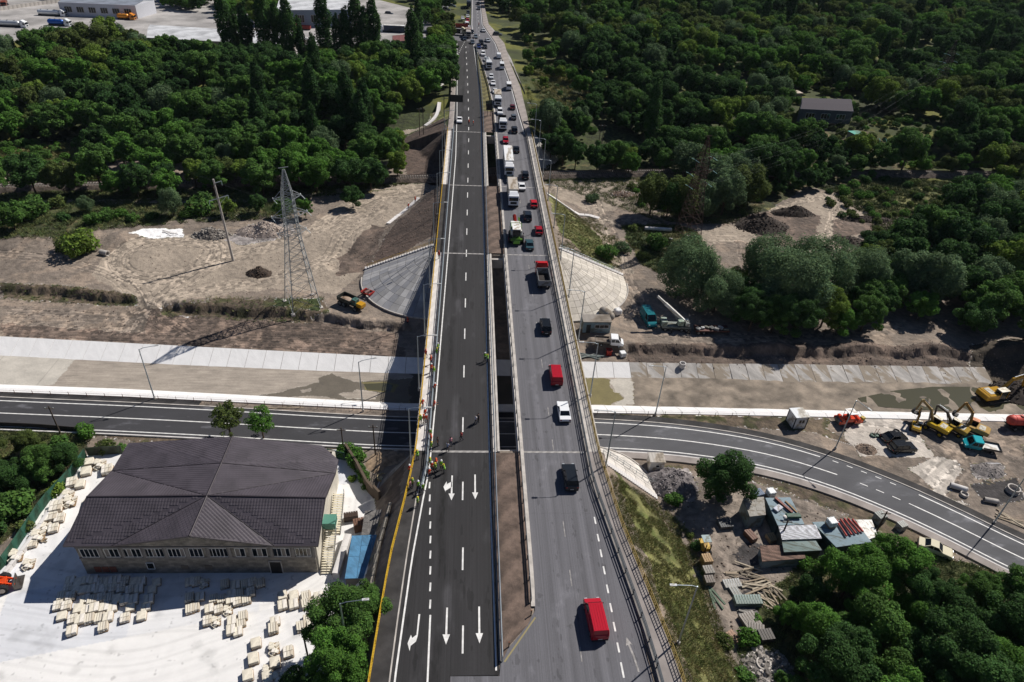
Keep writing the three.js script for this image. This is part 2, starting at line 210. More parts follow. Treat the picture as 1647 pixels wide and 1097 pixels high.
  poly('soil', [[-10.42,-77.92],[-7.69,-77.94],[-9.09,-63.34],[-10.72,-56.24],[-10.03,-42.32],[-11.09,-42.34],[-11.29,-56.25],[-10.94,-64.44]]);
  poly('verge', [[-74.33,-85.36],[-44.47,-82.95],[-19.42,-81.77],[-10.71,-81.14],[-10.62,-80.14],[-19.2,-80.35],[-44,-81.52],[-73.46,-83.77]]);
  const id = c.getImageData(0, 0, GW, GH).data;
  // wheel ruts
  const rv = document.createElement('canvas'); rv.width = GW; rv.height = GH; const r = rv.getContext('2d'); r.fillStyle = '#000'; r.fillRect(0, 0, GW, GH);
  const R = rng(5), rut = (pts, n, spread, a) => { const s = smooth(pts, 1.5); for (let k = 0; k < n; k++) { const o = (R() - 0.5) * spread; for (const w of [-0.9, 0.9]) { r.strokeStyle = `rgba(255,255,255,${a * (0.4 + 0.6 * R())})`; r.lineWidth = (0.25 + 0.25 * R()) * 7.2; r.beginPath(); offset(s, o + w).forEach(([x, z], i) => { const jx = x + (vnoise(i * 0.2, k * 7 + w) - 0.5) * 1.2; i ? r.lineTo(tx(jx), tz(z)) : r.moveTo(tx(jx), tz(z)); }); r.stroke(); } } };
  rut([[-64.75,-117.51],[-64.13,-122.25],[-62.04,-128.62],[-58.24,-137],[-48.45,-146.56],[-36.3,-159.11],[-25.99,-176.15],[-11.31,-185.17]], 7, 6, 0.5);
  rut([[-62.65,-119.91],[-58.25,-124.95],[-44.5,-130.74],[-32.86,-139.76],[-29.67,-156],[-22.14,-171.5]], 5, 5, 0.5);
  rut([[-60.83,-132.68],[-69.3,-130.93],[-75.35,-134.73],[-77.64,-140.35],[-75.75,-145.93],[-68.99,-148.56],[-59.63,-145.92],[-57.81,-135.6]], 6, 4, 0.6);
  rut([[-104.45,-141.85],[-90.06,-139.68],[-73.62,-132.07],[-63.85,-119.87],[-61.66,-111.01]], 5, 5, 0.5);
  rut([[-90.5,-115.22],[-66.6,-113.85],[-54.58,-113.16],[-40.16,-112.54],[-13.34,-110.15]], 12, 12, 0.55);
  rut([[-65.32,-110.69],[-65.72,-116.08],[-64.05,-119.57],[-60.42,-116.27],[-53.87,-111.04]], 6, 3, 0.6);
  rut([[22.78,-187.98],[33.26,-184.26],[35.57,-169.63],[35.93,-151.4],[36.3,-140.29],[36.37,-128.95],[36.44,-118.84]], 5, 3, 0.6);
  rut([[34.3,-166.8],[49.47,-166.66],[72.59,-169.39],[90.6,-179.8],[109.7,-189.39]], 5, 4, 0.5);
  rut([[62.4,-158.17],[71.94,-156.95],[70.33,-145.11]], 4, 6, 0.5);
  rut([[109.06,-187.93],[103,-172.26],[94.25,-156.5],[91.32,-146.2]], 4, 2, 0.8);
  rut([[37.08,-121.76],[39.56,-114.73],[50.44,-111.71],[70.73,-113.45],[93.12,-117.65]], 6, 4, 0.5);
  rut([[63.81,-87.66],[76.77,-86.21],[82.95,-79.35],[74.18,-71.69]], 4, 5, 0.45);
  rut([[98.06,-84.06],[85.16,-79.37],[77.82,-74.37],[72.41,-70.39]], 5, 5, 0.5);
  rut([[33.4,-53.05],[35.76,-61.05],[40.26,-66.67],[49.3,-70.34],[60.88,-65.48]], 4, 4, 0.4);
  rut([[-57.28,-53.88],[-45.3,-52.03],[-34.39,-52.79],[-23.12,-53.57],[-17.02,-59.21],[-17,-70.19]], 6, 9, 0.25);
  rut([[-53.69,-47.26],[-38.97,-45.52],[-26.07,-50.13],[-18.15,-56.3]], 5, 9, 0.25);
  const rd = r.getImageData(0, 0, GW, GH).data;
  const COL = { 1: [0.475, 0.435, 0.395], 2: [0.59, 0.545, 0.49], 3: [0.37, 0.325, 0.292], 17: [0.33, 0.28, 0.25], 4: [0.2, 0.245, 0.12], 5: [0.41, 0.41, 0.25], 6: [0.875, 0.875, 0.875], 7: [0.93, 0.93, 0.93], 8: [0.5, 0.48, 0.47], 9: [0.22, 0.25, 0.13], 10: [0.27, 0.24, 0.2], 11: [0.36, 0.32, 0.29], 12: [0.38, 0.335, 0.28], 13: [0.25, 0.265, 0.15], 14: [0.52, 0.48, 0.44], 15: [0.25, 0.24, 0.24], 16: [0.74, 0.71, 0.67] };
  const AMP = { 17: 0.5, 1: 0.34, 2: 0.24, 3: 0.5, 4: 0.8, 5: 0.6, 6: 0.045, 7: 0.08, 8: 0.7, 9: 0.8, 10: 0.6, 11: 0.7, 12: 0.6, 13: 0.8, 14: 0.35, 15: 0.7, 16: 0.18 };
  const MIX = { 4: [0.33, 0.31, 0.18], 5: [0.31, 0.345, 0.17], 13: [0.38, 0.34, 0.24], 12: [0.24, 0.25, 0.14], 1: [0.55, 0.495, 0.44], 3: [0.46, 0.4, 0.355], 14: [0.4, 0.37, 0.34] };
  const s = GW / (GX1 - GX0), hgt = new Uint8Array(GW * GH);
  const t = tex(GW, GH, (i, j) => {
    const x = i / s, z = j / s;
    const wx = (fbm(x * 0.5, z * 0.5, 3) - 0.5) * 3.4 + (vnoise(x * 3.1, z * 3.1) - 0.5) * 0.7, wz = (fbm(x * 0.5 + 40, z * 0.5 + 9, 3) - 0.5) * 3.4 + (vnoise(x * 3.1 + 7, z * 3.1) - 0.5) * 0.7;
    let ii = i, jj = j; { const a = clamp(Math.round(i + wx * s * 0.55), 0, GW - 1), b = clamp(Math.round(j + wz * s * 0.55), 0, GH - 1); ii = a; jj = b; }
    let k = Math.round(id[(jj * GW + ii) * 4] / 8); if (!COL[k]) k = 1;
    const hard = Math.round(id[(j * GW + i) * 4] / 8); if (hard === 6 || hard === 16) k = hard; else if (k === 6) k = COL[hard] ? hard : 1;
    const n1 = fbm(x * 0.16, z * 0.16, 4), n2 = fbm(x * 1.3, z * 1.3, 3), n3 = NT[(i * 73 + j * 919) & 65535];
    const lines = k === 3 || k === 1 ? (vnoise(x * 0.25 + z * 0.1, z * 3.5) - 0.5) * 0.25 : 0;
    let m = 1 + AMP[k] * ((n1 - 0.5) * 1.1 + (n2 - 0.5) * 0.9 + (n3 - 0.5) * 0.35 + lines);
    const rt = rd[(j * GW + i) * 4] / 255; m *= k === 6 ? 1 - 0.15 * rt : 1 + rt * (n2 > 0.5 ? 0.3 : -0.3);
    const c = COL[k], q = MIX[k], w = q ? sstep(0.5, 0.68, fbm(x * 0.4 + 30, z * 0.4, 4)) * 0.85 : 0;
    if (k === 6) { const a = x * 0.975 + z * 0.22, b = z * 0.975 - x * 0.22, q = NT[((Math.floor(a / 15 + 0.3) * 7919 + Math.floor(b / 9.5) * 104729) >>> 0) & 65535], st = sstep(0.6, 0.8, fbm(x * 0.35, z * 0.35 + 60, 5)), sp = fbm(x * 2.3, z * 2.3, 3) > 0.8 ? 0.14 : 0; m *= (0.94 + 0.09 * q) * (1 - 0.09 * st - sp); hgt[j * GW + i] = 128 - 40 * rt; return [0.875 * m * (0.985 + 0.02 * q), 0.875 * m, 0.875 * m * (1.025 - 0.04 * q)]; }
    hgt[j * GW + i] = clamp(0.5 + 0.5 * (n2 - 0.5) + 0.22 * (n3 - 0.5) - 0.4 * rt + 0.4 * lines) * 255;
    return q ? [lerp(c[0], q[0], w) * m, lerp(c[1], q[1], w) * m, lerp(c[2], q[2], w) * m] : [c[0] * m, c[1] * m, c[2] * m];
  });
  t.wrapS = t.wrapT = THREE.ClampToEdgeWrapping;
  const b = tex(GW, GH, (i, j) => { const v = hgt[j * GW + i] / 255; return [v, v, v]; }, false); b.wrapS = b.wrapT = THREE.ClampToEdgeWrapping;
  return [t, b];
})();
function gridMesh(xs, zs, hf, uvf, skip) {
  const P = [], U = [], I = [], nx = xs.length;
  for (const z of zs) for (const x of xs) { P.push(x, hf(x, z), z); U.push(...uvf(x, z)); }
  for (let j = 1; j < zs.length; j++) for (let i = 1; i < nx; i++) { if (skip && skip(xs[i - 1], xs[i], zs[j - 1], zs[j])) continue; const a = (j - 1) * nx + i - 1, b = a + 1, c = a + nx, d = c + 1; I.push(a, b, c, b, d, c); }
  const g = new THREE.BufferGeometry(); g.setAttribute('position', new THREE.Float32BufferAttribute(P, 3)); g.setAttribute('uv', new THREE.Float32BufferAttribute(U, 2)); g.setIndex(I); g.computeVertexNormals();
  if (g.attributes.normal.getY(0) < 0) { for (let k = 0; k < I.length; k += 3) { const w = I[k]; I[k] = I[k + 1]; I[k + 1] = w; } g.setIndex(I); g.computeVertexNormals(); } return g;
}
{
  const xs = [], zs = []; for (let x = GX0; x <= GX1 + 0.01; x += 0.6) xs.push(x); for (let z = GZ0; z >= GZ1 - 0.01; z -= 0.6) zs.push(z);
  const g = gridMesh(xs, zs, ground, (x, z) => [(x - GX0) / (GX1 - GX0), (GZ0 - z) / (GZ0 - GZ1)]);
  structure('ground', g, new THREE.MeshStandardMaterial({ map: groundMap[0], roughness: 0.97, bumpMap: groundMap[1], bumpScale: 0.3 }));
  const fx = [], fz = []; for (let x = -1500; x <= 1500; x += 15) fx.push(x); for (let z = 200; z >= -2200; z -= 15) fz.push(z);
  const inside = (a, b, c, d) => a >= GX0 && b <= GX1 && c <= GZ0 && d >= GZ1;
  const far = gridMesh(fx, fz, (x, z) => { const inn = x > GX0 && x < GX1 && z < GZ0 && z > GZ1; return ground(x, z) - (inn ? 5 : 0.15); }, (x, z) => [x / 40, z / 40], inside);
  structure('far_ground', far, new THREE.MeshStandardMaterial({ map: tex(512, 512, (i, j) => { const n = tfbm(i / 512, j / 512, 4, 6), k = 0.6 + 0.8 * n; return [0.26 * k + 0.1 * sstep(0.5, 0.7, n), 0.29 * k + 0.07 * sstep(0.5, 0.7, n), 0.15 * k]; }), roughness: 1 }));
}


// ---------------------------------------------------------------- road surfaces
const streak = (u, v, n) => tnoise(u * n, v * 3, 256);
const newAsphaltTex = tex(512, 2048, (i, j) => {                        // 12.8 m across, 64 m along
  const u = i / 512, v = j / 2048, x = u * 12.8 - 7.2 + (tnoise(3.3, v * 12, 12) - 0.5) * 0.5;
  let k = 0.168 + 0.02 * (tnoise(u * 96, v * 2, 96) - 0.5) + 0.03 * (tfbm(u, v, 8, 5) - 0.5) + 0.05 * (NT[(i * 31 + j * 577) & 65535] - 0.5);
  const seam = sstep(0.75, 0.1, Math.abs(x + 2.75)), seamOn = sstep(0.35, 0.6, tnoise(9.1, v * 10, 10)); k -= 0.055 * seam * seamOn * (0.6 + 0.8 * tnoise(u * 60, v * 120, 120));
  const dust = sstep(0.9, 0.2, Math.abs(x + 1.5)) * sstep(0.45, 0.75, tfbm(u * 0.5, v, 8, 4)); k += 0.085 * dust;
  k += 0.05 * sstep(0.62, 0.8, tfbm(u, v * 2, 6, 5)); for (const c of [-3.4, -1.6, 0.9, 2.6]) k += 0.028 * sstep(0.45, 0.1, Math.abs(x - c)) * (tnoise(c + 20, v * 14, 14) - 0.2); k += 0.035 * (tnoise(u * 200, v * 1.5, 200) - 0.5); if (tfbm(u + 0.3, v, 20, 3) > 0.72) k -= 0.04;
  return [k * 1.0, k * 0.99, k * 1.03];
});
const oldAsphaltTex = tex(512, 1024, (i, j) => {                        // 12.8 m across, 64 m along
  const u = i / 512, v = j / 1024, x = u * 12.8;
  let k = 0.4 + 0.03 * (tnoise(u * 128, v, 128) - 0.5) + 0.05 * (tfbm(u, v, 8, 5) - 0.5) + 0.05 * (NT[(i * 57 + j * 331) & 65535] - 0.5);
  for (const c of [1.9, 3.6, 6, 7.7]) k -= 0.03 * sstep(0.55, 0.1, Math.abs(x - c)) * (0.5 + tnoise(c, v * 8, 8));
  k += 0.05 * (tnoise(u * 220, v * 1.2, 220) - 0.5); if (tfbm(u + 0.1, v * 2, 24, 3) > 0.74) k -= 0.05; { const cr = Math.abs(((v * 9 + 0.05 * tfbm(u, v, 8, 4)) % 1) - 0.5); if (cr < 0.003 && NT[(Math.floor(v * 9) * 77) & 65535] > 0.45) k -= 0.045; } k += 0.03 * sstep(0.5, 0.05, Math.abs(x - 2.8)) + 0.03 * sstep(0.5, 0.05, Math.abs(x - 6.9)) + 0.05 * sstep(0.64, 0.8, tfbm(u, v * 3, 6, 5));
  return [k * 0.985, k * 0.985, k * 1.03];
});
const lowerTex = tex(1024, 1024, (i, j) => { const u = i / 1024, v = j / 1024; let k = 0.23 + 0.05 * (tfbm(u, v, 6, 6) - 0.5) + 0.05 * (NT[(i * 57 + j * 331) & 65535] - 0.5) + 0.14 * sstep(0.63, 0.85, tfbm(u, v, 10, 5)); return [k, k * 1.005, k * 1.06]; });
const lowerTex2 = tex(1024, 1024, (i, j) => { const u = i / 1024, v = j / 1024; let k = 0.335 + 0.09 * (tfbm(u, v, 6, 6) - 0.5) + 0.04 * (NT[(i * 57 + j * 331) & 65535] - 0.5) + 0.12 * sstep(0.6, 0.85, tfbm(u, v, 10, 5)); return [k, k * 1.01, k * 1.05]; });
const M = {
  newRoad: new THREE.MeshStandardMaterial({ map: rep(newAsphaltTex, 1 / 12.8, 1 / 64, 7.2 / 12.8, 0), roughness: 0.9, ...bumpy(0.01, 0.5) }),
  oldRoad: new THREE.MeshStandardMaterial({ map: rep(oldAsphaltTex, 1 / 12.8, 1 / 64, -8.6 / 12.8, 0), roughness: 0.92, ...bumpy(0.01, 0.5) }),
  lower: new THREE.MeshStandardMaterial({ map: rep(lowerTex, 1 / 30, 1 / 12), roughness: 0.9, ...bumpy(0.01, 0.5) }),
  lower2: new THREE.MeshStandardMaterial({ map: rep(lowerTex2, 1 / 30, 1 / 12), roughness: 0.9, ...bumpy(0.01, 0.5) }),
  darkPath: new THREE.MeshStandardMaterial({ map: rep(speckTex(0.21, 0.205, 0.205, 0.5), 0.2, 0.2), roughness: 0.93 }),
  greyPath: new THREE.MeshStandardMaterial({ map: rep(speckTex(0.58, 0.55, 0.53, 0.22), 0.15, 0.15), roughness: 0.93 }),
  white: new THREE.MeshStandardMaterial({ map: rep(speckTex(0.87, 0.87, 0.86, 0.16), 0.7, 0.7), roughness: 0.6 }),
  faded: new THREE.MeshStandardMaterial({ map: rep(speckTex(0.6, 0.59, 0.58, 0.35), 0.9, 0.9), roughness: 0.8 }),
  conc: new THREE.MeshStandardMaterial({ map: rep(speckTex(0.72, 0.7, 0.675, 0.2), 0.3, 0.3), roughness: 0.9, ...bumpy(0.01, 0.6) }),
  concLight: new THREE.MeshStandardMaterial({ map: rep(speckTex(0.82, 0.81, 0.8, 0.14), 0.3, 0.3), roughness: 0.9, ...bumpy(0.01, 0.6) }),
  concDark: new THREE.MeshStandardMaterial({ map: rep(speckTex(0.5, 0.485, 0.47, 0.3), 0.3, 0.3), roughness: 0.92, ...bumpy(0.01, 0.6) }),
  soilTop: new THREE.MeshStandardMaterial({ map: rep(speckTex(0.4, 0.345, 0.31, 0.55), 0.22, 0.22), roughness: 1, ...bumpy(0.08, 0.25) }),
  galv: mat(0xa9b4bb, 0.42, 0.75), dark: mat(0x25282c, 0.6, 0.3), yellow: mat(0xc8a21e, 0.55), rust: mat(0x6b4634, 0.85, 0.2),
  rubber: mat(0x17181a, 0.9), glass: mat(0x10161b, 0.08, 0.1), steel: mat(0x8a9096, 0.4, 0.8), wood: new THREE.MeshStandardMaterial({ map: rep(speckTex(0.6, 0.5, 0.38, 0.4), 1, 1), roughness: 0.9 }),
};
const road = (name, L, R, y, m) => structure(name, ribbon(L, R, y), m);
const zl = (tab, z0, z1, step = 3) => { const o = []; const n = Math.max(1, Math.ceil(Math.abs(z1 - z0) / step)); for (let i = 0; i <= n; i++) { const z = lerp(z0, z1, i / n); o.push([interp(tab, z), z]); } return o; };
const NKL = [[-345, -7.2], [-303, -6.2], [-265, -5.6], [-234, -5.3], [-68, -5.45], [-63, -6.2], [-53, -6.75], [-45, -7.05], [-38, -7.25], [30, -8]];   // left kerb of the new carriageway
const NKR = [[-345, 1.2], [-305, 2.4], [-266, 3.6], [-235, 3.95], [-60, 3.95], [-38, 4.1], [30, 4.3]];
const OKL = [[-700, -1], [-440, -0.25], [-384, -0.3], [-345, 1.2], [-305, 4.9], [-267, 7.3], [-236, 8.6], [-50, 8.6], [-46, 8.4], [30, 8.4]];                // left kerb of the old carriageway
const OKR = [[-700, 5], [-441, 5.3], [-386, 5.8], [-343, 11.4], [-307, 13.6], [-268, 15.7], [-237, 16.6], [-214, 17.5], [-66, 17.5], [-63, 17.9], [-53, 19.2], [-44.5, 20.3], [-38, 20.8], [30, 22]];
const newRoad = road('new_carriageway', zl(NKL, -38.5, -345), zl(NKR, -38.5, -345), DECK, M.newRoad);
const newTail = mesh('asphalt_tail', ribbon([[-7.25, -38.5], [-7.8, 30]], [[-1.05, -38.5], [-1.3, 30]], DECK), M.newRoad, newRoad);
const oldRoad = road('old_carriageway', zl(OKL, -46, -700), zl(OKR, -46, -700), DECK, M.oldRoad);
mesh('junction_asphalt', [slab([[8.4, -46], [20.1, -46], [21.6, 0], [22, 30], [-1.3, 30], [-1.05, -38.45], [4.1, -38.4], [4.35, -40.6], [6.6, -43.2]], DECK - 0.1, DECK - 0.004)], M.oldRoad, oldRoad);
mesh('junction_asphalt', [slab([[-7.2, -345], [3, -345], [0, -384], [-12, -376], [-60, -372], [-60, -362], [-22, -362], [-11, -352]], DECK - 0.1, DECK - 0.008)], M.oldRoad, oldRoad);
// painted markings: each stroke is a piece of its road
const strokeGeo = new Map();
function stroke(parent, name, x0, z0, x1, z1, w, m = M.white) { const L = Math.hypot(x1 - x0, z1 - z0), k = L.toFixed(1) + '|' + w; if (!strokeGeo.has(k)) strokeGeo.set(k, planar(box(w, 0.006, L))); const o = mesh(name, strokeGeo.get(k), m, parent); o.position.set((x0 + x1) / 2, DECK + 0.005, (z0 + z1) / 2); o.rotation.y = Math.atan2(x1 - x0, z1 - z0); return o; }
const DASH = [-206, -195.4, -184.8, -174.2, -164.3, -153.7, -143.3, -132.7, -122.5, -112.3, -101.8, -90.7, -77.5, -64.2, -53.2, -42.6];
for (const z of DASH) { const x = z < -70 ? -0.28 : interp([[-70, -0.2], [-42, 0.2]], z); stroke(newRoad, 'lane_dash', x, z - 1.65, x, z + 1.65, 0.2); }
for (let z = -217; z > -336; z -= 10.5) { const x = interp([[-340, -2.6], [-304, -1.8], [-266, -1], [-234, -0.5], [-210, -0.3]], z); stroke(newRoad, 'lane_dash', x, z - 1.6, x, z + 1.6, 0.22); }
for (let i = 0; i < 9; i++) { const z = -65.2 + i * 2.28, x = interp([[-66, -4.7], [-57, -4.1], [-47, -3.6]], z); stroke(newRoad, 'lane_dash', x, z - 0.58, x, z + 0.58, 0.2); }
mesh('edge_line', ribbon(zl([[-46, -3.62], [-38, -3.5], [-36, -3.5]], -45.6, -36), zl([[-46, -3.42], [-38, -3.3], [-36, -3.3]], -45.6, -36), DECK + 0.006), M.white, newRoad);
{ const EL = [[-340, -6.7], [-303, -5.75], [-265, -5.1], [-234, -4.5], [-192, -4], [-146, -4.25], [-85, -4.7], [-68, -4.95], [-63, -5.45], [-53, -6.25], [-45, -6.6], [-38, -6.9], [30, -7.5]];
  mesh('edge_line', ribbon(zl(EL, 0, -342), zl(EL, 0, -342).map(([x, z]) => [x + 0.2, z]), DECK + 0.006), M.white, newRoad);
  mesh('edge_line', ribbon(zl(NKR, -39, -345).map(([x, z]) => [x - 0.42, z]), zl(NKR, -39, -345).map(([x, z]) => [x - 0.24, z]), DECK + 0.006), M.white, newRoad);
  for (let k = 0; k < 10; k++) { const z = -318 - k * 3.4, x = -5.6 + k * 0.32; stroke(newRoad, 'lane_dash', x, z - 0.8, x, z + 0.8, 0.2); } }
const arrow = (pts) => mesh('lane_arrow', slab(pts, DECK + 0.002, DECK + 0.008), M.white, newRoad);
const straight = (x, z) => arrow([[x - 0.1, z], [x + 0.1, z], [x + 0.12, z + 3.3], [x + 0.42, z + 3.3], [x + 0.02, z + 4.5], [x - 0.4, z + 3.3], [x - 0.1, z + 3.3]]);
straight(1.55, -67.2); straight(2, -46.6); straight(-1.65, -46.5);
straight(-1.62, -67); arrow([[-1.6, -65.9], [-1.6, -64.9], [-2.45, -64.2], [-2.4, -63.9], [-2.75, -64.9], [-2.35, -65.9], [-2.3, -65.4]]);
arrow([[-4.85, -45.7], [-4.65, -45.7], [-4.75, -43.1], [-4.9, -42.4], [-5.45, -41.9], [-5.5, -41.3], [-5.8, -42.2], [-5.5, -43.2], [-5.35, -42.8], [-4.9, -43.2]]);
for (const [z0, z1] of [[-41.5, -39.8], [-51.5, -49.2], [-59, -56.5], [-74.4, -72.1], [-81.7, -79.4], [-94.4, -92], [-106, -104], [-117, -115], [-128, -126], [-139, -137], [-151, -149], [-162, -160], [-173, -171], [-184, -182], [-195, -193]]) stroke(oldRoad, 'lane_dash', 13.03, z0, 13.03, z1, 0.11, M.faded);
for (const z of [-59.1, -56.3, -53.9, -51.4, -48.8, -46.3, -43.9, -41.4, -38.6]) stroke(oldRoad, 'lane_dash', 17.25, z - (z > -39 ? 1.1 : 0.6), 17.28, z + 0.6, 0.2);
mesh('edge_line', ribbon(zl(OKR, -214, -600).map(([x, z]) => [x - 0.35, z]), zl(OKR, -214, -600).map(([x, z]) => [x - 0.18, z]), DECK + 0.006), M.white, oldRoad);
mesh('edge_line', ribbon(zl(OKL, -350, -600).map(([x, z]) => [x + 0.4, z]), zl(OKL, -350, -600).map(([x, z]) => [x + 0.6, z]), DECK + 0.006), M.white, oldRoad);
for (let z = -360; z > -560; z -= 9) stroke(oldRoad, 'lane_dash', interp([[-440, 3.1], [-350, 4]], z), z - 1.4, interp([[-440, 3.1], [-350, 4]], z), z + 1.4, 0.16);
{ const p = [[18.4, -42.6], [18.9, -41.7], [18.6, -41.8], [18.9, -40.4], [19.1, -38.6], [18.9, -38.6], [18.7, -40.3], [18.4, -41.7], [18.15, -41.6]]; mesh('lane_arrow', slab(p, DECK + 0.002, DECK + 0.008), M.faded, oldRoad); }
mesh('hatch_line', ribbon([[4.6, -40], [8.3, -45.2]], [[4.75, -39.9], [8.45, -45.1]], DECK + 0.006), mat(0x8f8560, 0.9), oldRoad);
// expansion joints
for (const z of [-71.7, -132.5, -170.5, -213.8]) { mesh('expansion_joint', planar(box(9.2, 0.02, 0.4, -0.75, DECK + 0.008, z)), M.faded, newRoad); mesh('expansion_joint', planar(box(8.9, 0.02, 0.36, 13.05, DECK + 0.008, z)), M.faded, oldRoad); }

// footways beside the carriageways, with their kerbs
const path = (name, L, R, y0, m, parent) => { const f = [], n = L.length; for (let i = 1; i < n; i++) { const a = L[i - 1], b = L[i], c = R[i - 1], d = R[i], y1 = y0; f.push([[a[0], y1, a[1]], [c[0], y1, c[1]], [d[0], y1, d[1]], [b[0], y1, b[1]]]); for (const [p, q] of [[b, a], [c, d]]) f.push([[p[0], y1, p[1]], [q[0], y1, q[1]], [q[0], y1 - 0.35, q[1]], [p[0], y1 - 0.35, p[1]]]); } const g = faces(f.map((q) => q.slice().reverse())); return structure(name, g, m); };
const WALK = [[-345, -9.2], [-303, -8.1], [-265, -7.2], [-234, -6.9], [-71.7, -6.95], [-63, -7.7], [-53, -8.8], [-45, -9.15], [-38, -9.4], [30, -9.8]];
for (const [z0, z1, m] of [[-71.7, -132.5, M.concLight], [-170.5, -213.8, M.concLight], [-132.5, -170.5, M.darkPath], [20, -71.7, M.darkPath], [-213.8, -345, M.greyPath]]) {
  path('footway', zl(WALK, z0, z1), zl(NKL, z0, z1).map(([x, z]) => [x - 0.15, z]), DECK + 0.16, m);
  path('kerb', zl(NKL, z0, z1).map(([x, z]) => [x - 0.147, z]), zl(NKL, z0, z1), DECK + 0.15, M.conc);
}
const WALKR = [[-600, 7.2], [-441, 7.4], [-386, 9], [-344, 15.6], [-307, 16.6], [-268, 19], [-237, 19.3], [-71.7, 19.55], [-65.6, 20], [-59, 20.5], [-49.5, 21.9], [-39.4, 23.4], [30, 24.5]];
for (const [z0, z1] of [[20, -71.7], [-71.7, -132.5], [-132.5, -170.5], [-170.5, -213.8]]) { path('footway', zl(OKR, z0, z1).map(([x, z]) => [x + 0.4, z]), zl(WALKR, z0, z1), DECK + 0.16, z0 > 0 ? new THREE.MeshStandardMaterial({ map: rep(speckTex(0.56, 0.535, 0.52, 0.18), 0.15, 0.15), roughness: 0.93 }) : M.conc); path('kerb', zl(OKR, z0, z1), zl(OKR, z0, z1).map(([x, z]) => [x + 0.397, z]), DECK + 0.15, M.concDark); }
path('footway', zl(OKR, -213.8, -560).map(([x, z]) => [x + 0.2, z]), zl(WALKR, -213.8, -560), DECK + 0.12, M.greyPath);
path('kerb', zl(OKL, -46.5, -340).map(([x, z]) => [x - 0.45, z]), zl(OKL, -46.5, -340), DECK + 0.13, M.conc);
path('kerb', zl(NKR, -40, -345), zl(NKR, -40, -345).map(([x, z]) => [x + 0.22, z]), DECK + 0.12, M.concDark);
// bare soil of the median on the embankments
for (const [z0, z1] of [[-46, -71.4], [-132.8, -170.2], [-214, -236]]) { const r = rng(7), xs = [], zs = []; for (let i = 0; i <= 10; i++) xs.push(i / 10); for (let i = 0; i <= 30; i++) zs.push(lerp(z0, z1, i / 30));
  structure('median_soil', gridMesh(xs, zs, (u, z) => DECK + 0.02 + 0.18 * fbm(u * 6, z * 0.8, 4) * Math.sin(PI * u) ** 0.5 , (u, z) => [lerp(4.2, 8.1, u), -z]), M.soilTop); const o = scene.children[scene.children.length - 1], p = o.geometry.attributes.position; for (let i = 0; i < p.count; i++) p.setX(i, lerp(interp(NKR, p.getZ(i)) + 0.22, interp(OKL, p.getZ(i)) - 0.45, p.getX(i))); o.geometry.computeVertexNormals(); }
{ const xs = [], zs = []; for (let i = 0; i <= 8; i++) xs.push(i / 8); for (let i = 0; i <= 10; i++) zs.push(lerp(-40.2, -46, i / 10)); const g = gridMesh(xs, zs, (u, z) => DECK + 0.02 + 0.18 * fbm(u * 6, z * 0.8, 4) * Math.sin(PI * u) ** 0.5, (u, z) => [u * 4, -z]); const p = g.attributes.position; for (let i = 0; i < p.count; i++) p.setX(i, lerp(4.3, interp([[-46, 8.1], [-44.5, 7.7], [-42, 5.4], [-40.2, 4.5]], p.getZ(i)), p.getX(i))); g.computeVertexNormals(); structure('median_soil', g, M.soilTop); }
{ const dg = new THREE.MeshStandardMaterial({ map: rep(speckTex(0.4, 0.38, 0.24, 0.6), 0.2, 0.2), roughness: 1 }); structure('median_grass', ribbon(zl(NKR, -236, -330).map(([x, z]) => [x + 0.2, z]), zl(OKL, -236, -330).map(([x, z]) => [x - 0.45, z]), DECK + 0.1), dg); }

// ---------------------------------------------------------------- bridges
function bridge(name, label, x0, x1, z0, z1, piers) {
  const t = thing(name, label, 'bridge', [(x0 + x1) / 2, 0, (z0 + z1) / 2]); const w = x1 - x0, l = z0 - z1, cz = (z0 + z1) / 2;
  mesh('deck_slab', planar(box(w - 0.7, 0.3, l, 0, DECK - 0.17, 0)), M.conc, t);
  for (const s of [-1, 1]) mesh('edge_beam', planar(box(0.34, 0.75, l, s * (w / 2 - 0.17), DECK - 0.24, 0)), M.conc, t);
  for (let k = 0; k < 5; k++) mesh('girder', [box(0.5, 0.9, l - 0.4, lerp(-w / 2 + 1, w / 2 - 1, k / 4), DECK - 0.78, 0)], M.conc, t);
  for (const pz of piers) { mesh('pier_cap', rbox(w - 1.4, 0.8, 1.1, 0.08, 0, DECK - 1.64, pz - cz), M.conc, t); for (const s of [-0.32, 0, 0.32]) mesh('pier_column', [cyl(0.45, 0.45, DECK + 1, 16, s * w, (DECK - 2) / 2 - 1.2, pz - cz)], M.conc, t); }
  for (const [z, s] of [[z0, 1], [z1, -1]]) mesh('abutment', box(w, 2.4, 0.7, 0, DECK - 1.9, z - cz + s * 0.36), M.conc, t);
  return t;
}
bridge('road_bridge', 'new dark asphalt bridge with yellow railing over the canal and lower road', -7.15, 5.15, -71.7, -132.5, [-92, -112]);
bridge('road_bridge', 'older grey asphalt bridge with traffic over the canal and lower road', 7.65, 20, -71.7, -132.5, [-92, -112]);
bridge('road_bridge', 'new dark asphalt bridge with yellow railing over the railway', -7.15, 5.15, -170.5, -213.8, [-183]);
bridge('road_bridge', 'older grey asphalt bridge with queueing lorries over the railway', 7.65, 20, -170.5, -213.8, [-186]);
for (const z of [-72.4, -131.8, -171.2, -213]) { const b = mesh('retaining_wall', rbox(2.5, 2.4, 0.8, 0.04, 6.4, DECK - 1.9, z), M.conc); tag(b, z > -80 ? 'pale concrete wall closing the gap between the bridges above the lower road' : z > -150 ? 'pale concrete wall closing the bridge gap below the green harvester' : z > -200 ? 'pale concrete wall closing the bridge gap before the railway' : 'pale concrete wall closing the bridge gap beyond the railway', 'wall'); }

